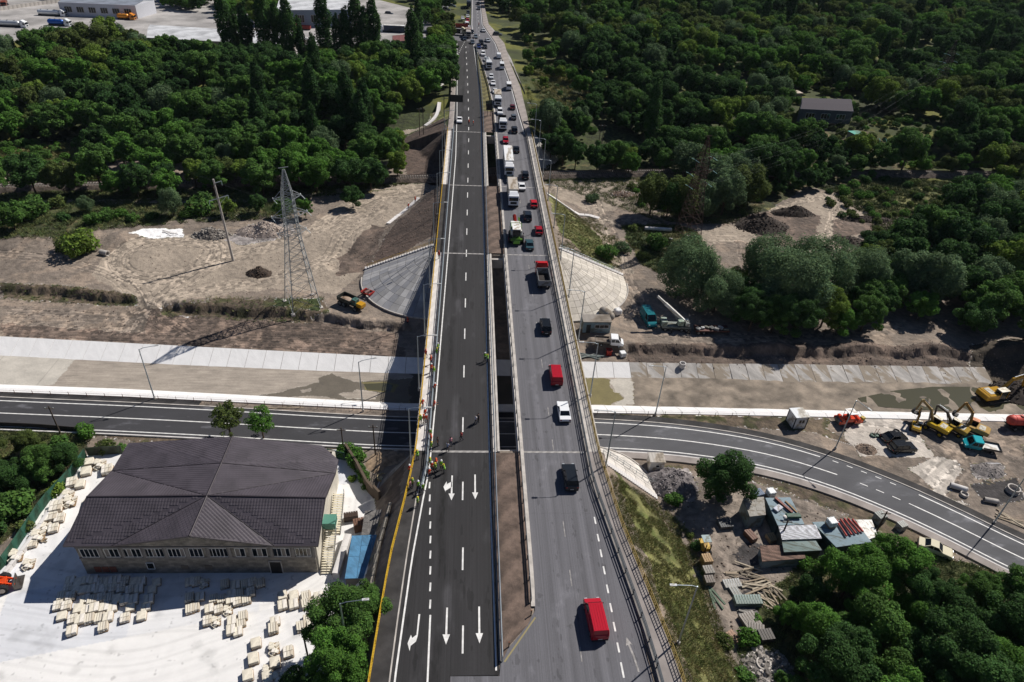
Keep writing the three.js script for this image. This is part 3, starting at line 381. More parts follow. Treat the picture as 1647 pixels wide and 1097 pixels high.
// ---------------------------------------------------------------- railings
const wbeam = [[0, -0.155], [0.05, -0.11], [0.05, -0.06], [0, -0.02], [0, 0.02], [0.05, 0.06], [0.05, 0.11], [0, 0.155]];
function sweepXZ(pl, y, prof) { const f = []; const rows = prof.map(([o, dy]) => offset(pl, o).map(([x, z]) => [x, y + dy, z])); for (let k = 1; k < rows.length; k++) for (let i = 1; i < pl.length; i++) f.push([rows[k - 1][i - 1], rows[k - 1][i], rows[k][i], rows[k][i - 1]]); return faces(f); }
const boxProf = (w, h) => [[-w / 2, -h / 2], [w / 2, -h / 2], [w / 2, h / 2], [-w / 2, h / 2], [-w / 2, -h / 2]];
function guardRail(name, label, tab, z0, z1, dy, side, m, rails = [0.42, 0.82], step = 2.5, topRail = 0, thin = 0) {
  const pl = zl(tab, z0, z1, 4), t = thing(name, label, 'guard rail', [0, 0, 0]);
  for (const h of rails) mesh('rail_beam', sweepXZ(pl, DECK + dy + h, thin ? boxProf(0.09, thin) : wbeam.map(([a, b]) => [side * (a + 0.06), b])), m, t);
  if (topRail) mesh('top_rail', sweepXZ(pl, DECK + dy + topRail, boxProf(0.08, 0.08)), m, t);
  const pg = box(0.1, (topRail || rails[rails.length - 1] + 0.15) + 0.3, 0.12); for (const [x, z] of resample(pl, step)) { const p = mesh('post', pg, m, t); p.position.set(x, DECK + dy + ((topRail || rails[rails.length - 1] + 0.15) - 0.3) / 2, z); }
  return t;
}
guardRail('guard_rail', 'galvanised guard rail between the new carriageway and its footway', [[-216, -5.05], [-68, -5.2], [-64, -5.7]], -64, -216, 0.1, 1, M.galv, [0.4, 0.75], 2.5, 1.05);
guardRail('guard_rail', 'galvanised guard rail along the soil median beside the new carriageway', [[-345, 2], [-305, 3], [-266, 4], [-235, 4.4], [-60, 4.42], [-38, 4.45]], -40, -335, 0.05, -1, M.galv, [0.4, 0.78], 2.5, 1.05);
guardRail('guard_rail', 'dark weathered guard rail along the old carriageway beside the soil median', [[-345, 0.9], [-305, 4.3], [-267, 6.7], [-236, 7.9], [-40, 7.95]], -47, -335, 0.05, 1, mat(0x5e6367, 0.6, 0.5), [0.45, 0.8], 3, 0);
guardRail('guard_rail', 'galvanised guard rail between the old carriageway and its footway', [[-214, 17.85], [-66, 17.85], [-63, 18.25], [-53, 19.5], [-44.5, 20.6], [-38, 21.1], [10, 22.2]], 0, -214, 0.1, -1, mat(0x3d444b, 0.6, 0.3), [0.36, 0.74], 3, 1.12, 0.14);  // rail colour darkened to stand for its side turned from the sun
function yellowRailing(label, tab, z0, z1, m) {
  const pl = zl(tab, z0, z1, 4), t = thing('footway_railing', label, 'railing');
  for (const h of [1.08, 0.62, 0.16]) mesh('rail', sweepXZ(pl, DECK + 0.16 + h, boxProf(0.07, 0.07)), m, t);
  const pg = box(0.1, 1.15, 0.1); for (const [x, z] of resample(pl, 2)) { const p = mesh('post', pg, m, t); p.position.set(x, DECK + 0.72, z); }
  const bg = box(0.035, 0.92, 0.035), L = []; for (const [x, z] of resample(pl, 0.34)) { const g = bg.clone(); g.translate(x, DECK + 0.78, z); L.push(g); } stuff(mesh('balusters', L, m, t)); return t;
}
yellowRailing('long yellow steel railing along the footway of the new bridges', [[-214, -6.85], [-71.7, -6.88], [-63, -7.65], [-53, -8.75], [-45, -9.1], [-38, -9.35], [20, -9.8]], 10, -214, M.yellow);
yellowRailing('long mustard steel railing along the footway of the old bridges', [[-214, 19.5], [-71.7, 19.5], [-65.6, 19.95], [-59, 20.45], [-49.5, 21.85], [-39.4, 23.35], [20, 24.4]], 10, -214, mat(0x84702c, 0.7));

// ---------------------------------------------------------------- lower road
{
  const ext = (p) => [[-210, p[0][1] - 7], ...p, [p[p.length - 1][0] + 22, p[p.length - 1][1] + 17], [p[p.length - 1][0] + 60, p[p.length - 1][1] + 50]];
  const TOP = smooth(ext([[-77.5, -91.2], [-57, -90.2], [-42, -89.3], [-20.3, -87.7], [-11.3, -87.2], [5, -87.1], [22.7, -87.1], [37.6, -85.7], [50.8, -82.6], [60.7, -78.2], [69.6, -72.3], [75.6, -67.3], [82.6, -60.9]]), 3);
  const mk = (o) => offset(TOP, o);
  const cut = (pl, s) => pl.filter((q, i) => (s < 0 ? TOP[i][0] < 6 : TOP[i][0] > 2));
  const lowA = structure('lower_road', ribbon(cut(mk(-0.75), -1), cut(mk(6.75), -1), 0.06), M.lower), lowB = structure('lower_road', ribbon(cut(mk(-0.75), 1), cut(mk(6.75), 1), 0.064), M.lower2);
  for (const [o, cap] of [[0, 1e9], [3.02, 63], [6.1, 1e9]]) { const a = mk(o - 0.1), b = mk(o + 0.1); const split = (t, sel) => { const A = a.filter((p, i) => sel(TOP[i])), B = b.filter((p, i) => sel(TOP[i])); if (A.length > 1) mesh('road_line', ribbon(A, B, 0.072), M.white, t); };
    split(lowA, ([x]) => x < 6); split(lowB, ([x]) => x > 2 && x < (o ? Math.min(cap, 300) : 61)); if (!o) split(lowB, ([x]) => x > 70); if (o > 3 && o < 4) split(lowB, ([x]) => x > 71); }
  const dashes = (o, x0, x1, st, len) => { const pl = resample(mk(o), st).filter(([x]) => x > x0 && x < x1); for (let i = 1; i < pl.length; i++) { const [ax, az] = pl[i - 1], [bx, bz] = pl[i], k = len / st; const g = mesh('lane_dash', box(0.14, 0.006, len), M.white, lowB); g.position.set(ax, 0.075, az); g.rotation.y = Math.atan2(bx - ax, bz - az); } };
  dashes(3.02, 62, 73, 2.4, 1.2); dashes(0, 60, 71, 2.2, 0.9);
  const kerb = (name, o0, o1, y, m, sel) => { const A = mk(o0).filter((p, i) => sel(TOP[i])), B = mk(o1).filter((p, i) => sel(TOP[i])); structure(name, mergeGeometries([ribbon(A, B, y), sweepXZ(A, y - 0.15, [[0, -0.15], [0, 0.15]]), sweepXZ(B, y - 0.15, [[0, 0.15], [0, -0.15]])]), m); };
  kerb('kerb', -0.95, -0.76, 0.16, M.conc, () => true); kerb('footway', -2.3, -0.97, 0.15, M.darkPath, ([x]) => x > 2); kerb('footway', -2.0, -0.97, 0.14, M.darkPath, ([x]) => x < -45);
  kerb('kerb', 6.76, 6.98, 0.15, M.concLight, () => true); kerb('footway', 7, 8.3, 0.15, M.greyPath, ([x]) => x > 24);
}

// ---------------------------------------------------------------- canal
const bankTex = tex(512, 512, (i, j) => { const u = i / 512, v = j / 512; let k = 0.93 + 0.08 * (tfbm(u, v, 6, 5) - 0.5); const d = (((i + j) >> 2) & 3) === 0 || (((i - j) >> 2) & 3) === 0 ? 0.07 : 0; k -= d; return [k, k, k * 0.995]; });
const bankTex2 = tex(512, 512, (i, j) => { const u = i / 512, v = j / 512; let k = 0.74 + 0.3 * (tfbm(u, v, 5, 6) - 0.5); const d = (((i + j) >> 2) & 3) === 0 || (((i - j) >> 2) & 3) === 0 ? 0.08 : 0; k -= d; const s = sstep(0.52, 0.66, tfbm(u, v, 3, 6)); return [lerp(k, 0.52, s * 0.75), lerp(k * 0.98, 0.47, s * 0.75), lerp(k * 0.95, 0.4, s * 0.75)]; });
const bankMats = [0, 1, 2].map((k) => new THREE.MeshStandardMaterial({ map: rep(bankTex, 0.16, 0.16, k * 0.37, k * 0.21), roughness: 0.85 }));
const bankMats2 = [0, 1, 2, 3].map((k) => new THREE.MeshStandardMaterial({ map: rep(bankTex2, 0.11, 0.11, k * 0.27, k * 0.41), roughness: 0.9 }));
function plate(p, th, uvf) { // a slab with four top corners p and thickness th downwards
  const q = p.map(([x, y, z]) => [x, y - th, z]); return faces([[p[0], p[1], p[2], p[3]], ...[0, 1, 2, 3].map((i) => [p[i], q[i], q[(i + 1) % 4], p[(i + 1) % 4]])], uvf); }
const upward = (g) => { const n = g.attributes.normal; if (n.getY(0) < 0) { const p = g.attributes.position.array; for (let t = 0; t < p.length; t += 9) for (let k = 0; k < 3; k++) { const w = p[t + 3 + k]; p[t + 3 + k] = p[t + 6 + k]; p[t + 6 + k] = w; } g.computeVertexNormals(); } return g; };
{
  const north = new THREE.Group(); north.name = 'canal_bank'; north.userData.kind = 'structure'; scene.add(north);
  const south = new THREE.Group(); south.name = numbered('canal_bank') === 'canal_bank' ? numbered('canal_bank') : 'canal_bank_001'; south.userData.kind = 'structure'; scene.add(south);
  let k = 0; const r = rng(21);
  for (let x = -140; x < 101; x += 3.3, k++) { const a = x + 0.04, b = x + 3.26, right = x > 31, m = right ? bankMats2[k % 4] : bankMats[k % 3], j = () => (r() - 0.5) * 0.03, hi = 0.02 - (right ? 0.15 * r() : 0);
    const cut = right && x > 36 && x < 50 ? 0.2 : 0;
    mesh('slab', upward(plate([[a, hi + j(), interp(C_NT, a)], [b, hi + j(), interp(C_NT, b)], [b, -1.32 + j() - cut, interp(C_NB, b)], [a, -1.32 + j() - cut, interp(C_NB, a)]], 0.16, (p) => [p[0] + k * 1.7, p[2] * 1.25])), m, north);
    mesh('slab', upward(plate([[a, -1.32, interp(C_SB, a)], [b, -1.32, interp(C_SB, b)], [b, 0.05, interp(C_ST, b) - 0.7], [a, 0.05, interp(C_ST, a) - 0.7]], 0.16, (p) => [p[0] + k, p[2]])), bankMats[(k + 1) % 3], south);
    mesh('coping', upward(plate([[a, 0.07 + j(), interp(C_ST, a) - 0.68], [b, 0.07 + j(), interp(C_ST, b) - 0.68], [b, 0.07 + j(), interp(C_ST, b) + 0.35], [a, 0.07 + j(), interp(C_ST, a) + 0.35]], 0.2, (p) => [p[0] + k, p[2]])), bankMats[k % 3], south);
  }
  // bed of the canal: slabs with silt, wet patches, mud, darker beneath the bridges
  const X0 = -140, X1 = 116, Z0 = -92, Z1 = -111, W = 2048, Hh = 192, cv = document.createElement('canvas'); cv.width = W; cv.height = Hh; const c = cv.getContext('2d');
  const tx = (x) => (x - X0) / (X1 - X0) * W, tz = (z) => (Z0 - z) / (Z0 - Z1) * Hh, poly = (v, pts) => { c.fillStyle = `rgb(${v},0,0)`; c.beginPath(); pts.forEach(([x, z], i) => (i ? c.lineTo(tx(x), tz(z)) : c.moveTo(tx(x), tz(z)))); c.closePath(); c.fill(); };
  c.fillStyle = 'rgb(10,0,0)'; c.fillRect(0, 0, W, Hh);
  poly(20, [[-71.82,-105.27],[-108.49,-107.21],[-98.98,-93.14],[-72.25,-97.01]]);
  poly(30, [[-37.92,-94.23],[-33.99,-95.67],[-30.97,-96.78],[-26.77,-99.01],[-26.24,-101.05],[-24.95,-101.45],[-22.74,-100.38],[-20.91,-99.5],[-19.13,-98.81],[-16.97,-99.58],[-10.23,-100.47],[-9.66,-93.02],[-20.64,-93.85],[-27.33,-94.93],[-34.69,-94.12]]);
  poly(10, [[-29.37,-96.46],[-27.76,-97.19],[-27.12,-96.15],[-28.55,-95.6]]);  poly(40, [[-18.57,-98.82],[-14.67,-99.26],[-12.35,-98.58],[-12.67,-96.07],[-17.96,-96.68]]); poly(10, [[-22.53,-95.54],[-19.42,-96.83],[-15.44,-96.02],[-16.34,-94.27],[-21.25,-94.35]]);
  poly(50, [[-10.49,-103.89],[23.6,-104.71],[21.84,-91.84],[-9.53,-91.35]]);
  poly(40, [[22.52,-101.18],[27.85,-100.91],[26.79,-98.09],[28.34,-96.84],[29.18,-95.07],[26.57,-93.28],[21.46,-93.2]]);
  poly(20, [[27.61,-100.9],[31.37,-101.18],[30.65,-93.7],[27.14,-93.29],[29.48,-95.43],[27.38,-98.1]]);
  poly(60, [[31.95,-102.93],[118.76,-102.86],[109.06,-89.71],[30.48,-92.83]]);
  const id = c.getImageData(0, 0, W, Hh).data, s = W / (X1 - X0);
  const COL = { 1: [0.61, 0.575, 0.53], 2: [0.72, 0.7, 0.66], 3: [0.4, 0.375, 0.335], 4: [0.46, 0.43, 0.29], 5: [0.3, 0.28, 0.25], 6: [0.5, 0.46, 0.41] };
  const t = tex(W, Hh, (i, j) => { const x = i / s, z = j / s, a = clamp(Math.round(i + (fbm(x * 0.8, z * 0.8, 3) - 0.5) * 2.6 * s * 0.5), 0, W - 1), b = clamp(Math.round(j + (fbm(x * 0.8 + 9, z * 0.8, 3) - 0.5) * 2.2 * s * 0.5), 0, Hh - 1); const q = Math.round(id[(b * W + a) * 4] / 10) || 1, col = COL[q];
    let m = 1 + (q === 6 ? 0.75 : q === 1 ? 0.24 : 0.2) * (fbm(x * 0.5, z * 0.5, 5) - 0.5) + 0.12 * (NT[(i * 31 + j * 67) & 65535] - 0.5); if (q === 2 && Math.abs((x * 0.3) % 1 - 0.5) < 0.012) m *= 0.85; if (q === 1) m *= 1 + 0.14 * (vnoise(x * 0.4 + z * 0.7, z * 4) - 0.5); return [col[0] * m, col[1] * m, col[2] * m]; });
  t.wrapS = t.wrapT = THREE.ClampToEdgeWrapping;
  const xs = [], vs = [0, 0.12, 0.25, 0.4, 0.5, 0.6, 0.75, 0.88, 1]; for (let x = X0; x <= X1; x += 1) xs.push(x);
  const g = gridMesh(xs, vs, () => 0, (x, v) => { const z = lerp(interp(C_NB, x) - 0.3, interp(C_SB, x) + 0.3, v); return [(x - X0) / (X1 - X0), (Z0 - z) / (Z0 - Z1)]; });
  const p = g.attributes.position; for (let i = 0; i < p.count; i++) { const x = p.getX(i), v = p.getZ(i), z = lerp(interp(C_NB, x) - 0.3, interp(C_SB, x) + 0.3, v); p.setZ(i, z); p.setY(i, -1.27 + (x > 31 ? 0.5 * (fbm(x * 0.5, z * 0.5, 4) - 0.42) : 0.02 * fbm(x, z, 2))); } g.computeVertexNormals();
  structure('canal_bed', g, new THREE.MeshStandardMaterial({ map: t, roughness: 0.9, bumpMap: rep(grainTex, 40, 3), bumpScale: 0.03 }));
  const wat = new THREE.MeshPhysicalMaterial({ color: 0x4f4d3a, roughness: 0.12, clearcoat: 0.4 });
  structure('canal_water', slab([[73.95,-96.1],[82.54,-98.49],[90.79,-99.79],[99.81,-99.97],[107.59,-98.21],[114.25,-96.82],[110.47,-91.69],[93.88,-92.5],[82.08,-93.02],[74.13,-93.95]], -1.5, -1.2), wat);
  structure('canal_water', slab([[-18.52,-98.46],[-14.86,-98.89],[-13.21,-98.2],[-13.48,-96.41],[-17.76,-96.86]], -1.5, -1.245), wat);
}

// ---------------------------------------------------------------- paved cones at the bridge ends
function slopePaving(label, cx, cz, sx, sz, s, strip, mats_, rings, th0, tileW, base = 0.1) {
  const t = thing('slope_paving', label, 'paving', [cx, 0, cz]); const R = (DECK - 0.12 - base) * s, y = (d) => DECK - 0.02 - d / s; let k = 0;
  const pt = (r, a) => { const dx = r * Math.cos(a), dz = r * Math.sin(a); return [sx * dx, y(r), sz * dz]; };
  for (let i = 0; i < rings; i++) { const r0 = lerp(0.6, R, i / rings) + 0.03, r1 = lerp(0.6, R, (i + 1) / rings) - 0.03; const n = th0;
    for (let a = 0; a < n; a++) { const g0 = 0.03 / Math.max(r0, 1.5), a0 = a / n * PI / 2 + g0, a1 = (a + 1) / n * PI / 2 - g0; const g = upward(plate([pt(r0, a0), pt(r1, a0), pt(r1, a1), pt(r0, a1)], 0.12, (p) => [p[0] * 0.5 + k, p[2] * 0.5])); mesh('slab', g, mats_[(a + (i % 3 === 2 ? 1 : 0)) % mats_.length], t); k++; }
    for (let q = 0; q < strip / tileW; q++) { const z0 = -sz * (q * tileW + 0.03), z1 = -sz * ((q + 1) * tileW - 0.03); const g = upward(plate([[sx * r0, y(r0), z0], [sx * r1, y(r1), z0], [sx * r1, y(r1), z1], [sx * r0, y(r0), z1]], 0.12, (p) => [p[0] * 0.5 + k, p[2] * 0.5])); mesh('slab', g, mats_[q % mats_.length], t); k++; } }
  const kb = []; for (let a = 0; a < 20; a++) { const A = pt(R + 0.15, a / 20 * PI / 2), B = pt(R + 0.15, (a + 1) / 20 * PI / 2); A[1] += 0.08; B[1] += 0.08; kb.push(beam(A, B, 0.2, 0.3)); } mesh('toe_kerb', kb, M.conc, t);
  if (strip) { const st = []; for (let i = 0; i < 26; i++) { const r0 = lerp(0.4, R, i / 26), r1 = lerp(0.4, R, (i + 1) / 26); st.push(box(r1 - r0 - 0.06, 0.22, 0.9, sx * (r0 + r1) / 2, y((r0 + r1) / 2) + 0.12, -sz * (strip + 0.5))); } for (const g of st) mesh('step', g, M.concLight, t); }
  return t;
}
const pv = (r, g, b, a = 0.2) => new THREE.MeshStandardMaterial({ map: rep(speckTex(r, g, b, a), 0.25, 0.25), roughness: 0.9 });
slopePaving('grey slab cone beside the new bridge above the dump truck', -7.15, -132.6, -1, 1, 2.4, 3.4, [pv(0.66, 0.66, 0.66), pv(0.56, 0.565, 0.58), pv(0.6, 0.6, 0.6)], 8, 13, 1.2, 1.25);
slopePaving('cream slab cone beside the old bridge above the site hut', 20, -132.6, 1, 1, 2.4, 3.4, [pv(0.79, 0.765, 0.72), pv(0.74, 0.715, 0.67), pv(0.77, 0.745, 0.705)], 10, 14, 1.2, 1.25);
slopePaving('pale slab cone with steps beside the old bridge at the lower road', 20, -71.7, 1, -1, 1.2, 1.2, [pv(0.8, 0.78, 0.75), pv(0.76, 0.74, 0.71)], 5, 8, 1.2);
slopePaving('pale slab cone beside the old bridge beyond the railway', 20, -213.8, 1, 1, 1.3, 4, [pv(0.74, 0.73, 0.71), pv(0.7, 0.69, 0.67)], 5, 8, 1.3);
slopePaving('grey slab cone beside the new bridge at the lower road', -7.15, -71.7, -1, -1, 0.72, 0, [pv(0.56, 0.55, 0.54), pv(0.5, 0.49, 0.48)], 4, 6, 1.2);
{ // pale gutters down the slopes
  const gut = (pts, label) => { const t = thing('slope_gutter', label, 'gutter'); const pl = resample(pts, 1.4); for (let i = 1; i < pl.length; i++) { const a = on(pl[i - 1], 0.1), b = on(pl[i], 0.1); const d = V3(...b).sub(V3(...a)).multiplyScalar(0.03).toArray(); mesh('trough', beam([a[0] + d[0], a[1] + d[1], a[2] + d[2]], [b[0] - d[0], b[1] - d[1], b[2] - d[2]], 1.3, 0.22), M.concLight, t); } return t; };
  gut([[20.4, -167.6], [24, -168.4], [28, -169.6], [32, -169.4], [35.2, -167.6]], 'pale concrete gutter down the grassy slope by the railway');
  gut([[-20.12,-159.75],[-18.29,-165.45],[-15.39,-169.55],[-13.12,-172.53]], 'short pale kerb being laid on the bare soil slope');
  gut([[-14.75,-227.49],[-12.64,-230.38],[-11.38,-234.59],[-10.96,-239.53],[-11.02,-256.81],[-10.6,-282.81],[-10.47,-325.1],[-10.17,-353.33]], 'long pale gutter along the verge beyond the railway');
}


// ---------------------------------------------------------------- trees
const leafMat = (c) => new THREE.MeshPhysicalMaterial({ color: c, roughness: 1, specularIntensity: 0.25, vertexColors: true, transmission: 0.3, thickness: 0 });
const LEAF = { dark: leafMat(0x3f602f), mid: leafMat(0x527535), light: leafMat(0x6c8536), deep: leafMat(0x35552b), silver: leafMat(0x5f7752), olive: leafMat(0x5a6a36), bright: leafMat(0x568033) };
const barkMat = new THREE.MeshStandardMaterial({ map: rep(speckTex(0.33, 0.28, 0.23, 0.5), 1, 0.4), roughness: 1 });
function leaves(lobes, n, size, seed, flat = 0.6) {
  const r = rng(seed), P = [], C = [], I = []; const tot = lobes.reduce((s, l) => s + l.r * l.r, 0); const q = new THREE.Quaternion(), e = new THREE.Euler(), nrm = V3(0, 0, 1), d = V3(0, 0, 0), v = V3(0, 0, 0);
  let made = 0, guard = 0;
  while (made < n && guard++ < n * 6) {
    let w = r() * tot, L = lobes[0]; for (const l of lobes) { w -= l.r * l.r; L = l; if (w <= 0) break; }
    const u = r() * 2 - 1, a = r() * 2 * PI, s = Math.sqrt(1 - u * u); d.set(s * Math.cos(a), u, s * Math.sin(a));
    const k = 1.1 - 0.55 * r() * r() + (r() < 0.1 ? 0.3 * r() : 0); const clump = 0.7 + 0.5 * fbm(d.x * 3 + L.s, d.y * 3 + d.z * 3 + L.s * 3, 2);
    const x = L.x + d.x * L.r * k * clump, y = L.y + d.y * L.r * (L.f || 0.85) * k * clump, z = L.z + d.z * L.r * k * clump; if (y < 0.25) continue;
    let deep = false; for (const l of lobes) if (l !== L) { const dx = (x - l.x) / l.r, dy = (y - l.y) / (l.r * (l.f || 0.85)), dz = (z - l.z) / l.r; if (dx * dx + dy * dy + dz * dz < 0.42) { deep = true; break; } } if (deep) continue;
    nrm.set(d.x * flat + (r() - 0.5) * 1.3, d.y * flat + (r() - 0.2) * 1.1, d.z * flat + (r() - 0.5) * 1.3).normalize(); q.setFromUnitVectors(V3(0, 0, 1), nrm); const roll = r() * PI, c = Math.cos(roll), sn = Math.sin(roll), sz = size * (0.6 + 0.8 * r()), b = P.length / 3;
    const corner = [[-0.5, -0.32, 0], [0.5, -0.2, 0.12], [0.38, 0.34, 0], [-0.44, 0.26, 0.12]];
    const t = (0.72 + 0.5 * r()) * L.c, h = (r() - 0.5) * 0.16;
    for (const [px, py, pz] of corner) { v.set((px * c - py * sn) * sz, (px * sn + py * c) * sz, pz * sz).applyQuaternion(q); P.push(x + v.x, y + v.y, z + v.z); C.push(t * (1 + h), t, t * (1 - h * 1.5)); }
    I.push(b, b + 1, b + 2, b, b + 2, b + 3); made++;
  }
  const g = new THREE.BufferGeometry(); g.setAttribute('position', new THREE.Float32BufferAttribute(P, 3)); g.setAttribute('color', new THREE.Float32BufferAttribute(C, 3)); g.setIndex(I); g.computeVertexNormals(); return g;
}
function treeProto(kind, seed, h, w, n, size) {
  const r = rng(seed), lobes = [], limbs = []; const add = (x, y, z, rr, f) => lobes.push({ x, y, z, r: rr, f, s: r() * 50, c: 0.75 + 0.5 * r() });
  if (kind === 'poplar') { for (let i = 0; i < 16; i++) { const t = i / 15, y = lerp(h * 0.14, h * 0.95, t), k = Math.sin(PI * (0.16 + 0.8 * t)) ** 0.7; add((r() - 0.5) * w * 0.34, y, (r() - 0.5) * w * 0.34, w * 0.5 * k * (0.75 + 0.35 * r()), 1.5); } }
  else if (kind === 'shrub') { for (let i = 0; i < 9; i++) { const a = r() * 2 * PI, d = w * 0.36 * Math.sqrt(r()); add(Math.cos(a) * d, h * (0.25 + 0.4 * r()), Math.sin(a) * d, w * (0.17 + 0.14 * r()), 0.9); } }
  else { const nl = kind === 'willow' ? 22 : 30; add(0, h * 0.56, 0, w * 0.27, 0.95); for (let i = 0; i < nl; i++) { const a = i * 2.4 + r(), t = r(), y = h * lerp(0.3, 0.9, Math.pow((i + 0.5) / nl, 0.8)), k = Math.sin(PI * clamp(0.14 + 0.8 * (y / h - 0.12) / 0.88)) ** 0.6, d = w * 0.4 * k * (0.5 + 0.65 * t); const rr = w * (kind === 'willow' ? 0.11 + 0.12 * r() : 0.065 + 0.15 * r() * r()); add(Math.cos(a) * d, y, Math.sin(a) * d, rr, kind === 'willow' ? 1.1 : 0.8); limbs.push([Math.cos(a) * d * 0.7, y - rr * 0.2, Math.sin(a) * d * 0.7]); } }
  const g = new THREE.Group(); g.name = kind === 'poplar' ? 'poplar_tree' : kind === 'shrub' ? 'shrub' : kind === 'willow' ? 'willow_tree' : 'broadleaf_tree';
  const crown = lit(new THREE.Mesh(leaves(lobes, n, size, seed + 7), LEAF.mid)); crown.name = 'crown'; g.add(crown);
  const tr = h * 0.018 + 0.06, T = [bar([0, -0.4, 0], [0, h * 0.3, 0], tr, 8, tr * 0.75), bar([0, h * 0.29, 0], [(r() - 0.5) * 0.4, h * (kind === 'poplar' ? 0.9 : 0.7), (r() - 0.5) * 0.4], tr * 0.75, 7, tr * 0.2)];
  for (const l of limbs.slice(0, 9)) T.push(bar([0, h * 0.22 + l[1] * 0.15, 0], l, tr * 0.42, 5, tr * 0.1));
  const trunk = lit(new THREE.Mesh(merge(kind === 'shrub' ? [bar([0, -0.2, 0], [0, h * 0.6, 0], 0.07, 5, 0.02), bar([0, 0, 0], [w * 0.2, h * 0.6, 0.1], 0.05, 5, 0.02)] : T), barkMat)); trunk.name = kind === 'shrub' ? 'stem' : 'trunk'; g.add(trunk);
  g.userData = { h, w }; return g;
}
const PROTO = {
  broad: [treeProto('broad', 11, 11, 9.5, 9500, 0.38), treeProto('broad', 12, 13, 10, 10500, 0.38), treeProto('broad', 13, 9.5, 9, 9000, 0.36), treeProto('broad', 14, 12, 8.5, 9000, 0.38), treeProto('broad', 15, 10, 10.5, 9500, 0.4), treeProto('broad', 16, 14, 11, 11500, 0.4)],
  willow: [treeProto('willow', 21, 10, 9.5, 10500, 0.34), treeProto('willow', 22, 11.5, 9, 10500, 0.34)],
  poplar: [treeProto('poplar', 31, 24, 4.6, 8000, 0.42), treeProto('poplar', 32, 22, 4.2, 7500, 0.42)],
  shrub: [treeProto('shrub', 41, 2.6, 4, 900, 0.36), treeProto('shrub', 42, 3.4, 4.4, 1100, 0.38), treeProto('shrub', 43, 1.8, 3.2, 700, 0.32)],
  near: [treeProto('broad', 51, 12, 11.5, 30000, 0.24), treeProto('broad', 52, 13, 12, 32000, 0.24), treeProto('broad', 53, 9, 8.5, 22000, 0.22), treeProto('willow', 54, 10, 11, 30000, 0.23), treeProto('broad', 55, 8, 5.5, 3800, 0.24), treeProto('broad', 56, 11, 8, 20000, 0.23)],
};
camera.updateMatrixWorld(); camera.updateProjectionMatrix();
const _p = V3(0, 0, 0);
function seenAt(x, y, z, m = 0.12) { _p.set(x, y, z).project(camera); return _p.z < 1 && Math.abs(_p.x) < 1 + m && _p.y > -1 - m - 0.15 && _p.y < 1 + m; }
const inPoly = (x, z, P) => { let c = false; for (let i = 0, j = P.length - 1; i < P.length; j = i++) { const [a, b] = P[i], [d, e] = P[j]; if ((b > z) !== (e > z) && x < (d - a) * (z - b) / (e - b) + a) c = !c; } return c; };
const spots = [];                                                       // every tree of the woods: {x, z, proto, scale, turn, tint, label, group, size}
function fits(x, z, rad) { const cx = Math.floor(x / 8), cz = Math.floor(z / 8); for (let a = -1; a <= 1; a++) for (let b = -1; b <= 1; b++) for (const s of fits.grid.get((cx + a) + ',' + (cz + b)) || []) if (Math.hypot(s.x - x, s.z - z) < rad + s.rad) return false; return true; }
fits.grid = new Map();
const put = (s) => { const k = Math.floor(s.x / 8) + ',' + Math.floor(s.z / 8); if (!fits.grid.has(k)) fits.grid.set(k, []); fits.grid.get(k).push(s); spots.push(s); };
const TINTS = { broad: ['dark', 'deep', 'mid', 'mid', 'dark', 'bright', 'mid', 'light', 'bright', 'olive'], willow: ['silver'], poplar: ['dark', 'deep'], shrub: ['mid', 'bright', 'olive', 'dark'], near: ['dark', 'mid', 'bright'] };
const WORD = { dark: 'dark green', mid: 'mid green', deep: 'deep green', light: 'yellow-green', olive: 'olive green', bright: 'bright green', silver: 'silvery green' };
function addTree(x, z, kind, scale, seed, where, group, tint, vi) {
  const r = rng(seed), list = PROTO[kind], i = vi === undefined ? Math.floor(r() * list.length) : vi, tn = tint || TINTS[kind][Math.floor(r() * TINTS[kind].length)], nm = kind === 'poplar' ? 'columnar poplar' : kind === 'willow' || (kind === 'near' && i === 3) ? 'round willow' : kind === 'shrub' ? 'leafy shrub' : 'broadleaf tree';
  put({ x, z, proto: list[i], scale, turn: r() * 6.28, tint: tn, label: WORD[tn] + ' ' + nm + ' ' + where, group, rad: 0, kind });
}
function wood(polys, holes, n, dmin, seed, where, group, mix = { broad: 0.86, willow: 0.08, shrub: 0.06 }, sc = [0.75, 1.15], gaps = 0) {
  const r = rng(seed); for (const P of polys) { const xs = P.map((p) => p[0]), zs = P.map((p) => p[1]), x0 = Math.min(...xs), x1 = Math.max(...xs), z0 = Math.min(...zs), z1 = Math.max(...zs);
    for (let i = 0; i < n; i++) { const x = lerp(x0, x1, r()), z = lerp(z0, z1, r()); if (!inPoly(x, z, P) || holes.some((h) => inPoly(x, z, h))) continue; const s = lerp(sc[0], sc[1], r()), rad = dmin * s * (0.85 + 0.3 * r()); if (!seenAt(x, 8, z)) continue; if (gaps && fbm(x * 0.022 + seed, z * 0.022, 3) > gaps) continue; if (!fits(x, z, rad)) continue;
      let k = r(), kind = 'broad'; for (const m in mix) { if (k < mix[m]) { kind = m; break; } k -= mix[m]; } const c = vnoise(x * 0.03 + seed, z * 0.03); const tints = TINTS[kind]; const tn = tints[Math.floor(clamp(c * 1.5 - 0.25 + (r() - 0.5) * 0.7) * 0.999 * tints.length)];
      addTree(x, z, kind, s, Math.floor(r() * 1e9), where, group, tn); spots[spots.length - 1].rad = rad; } }
}
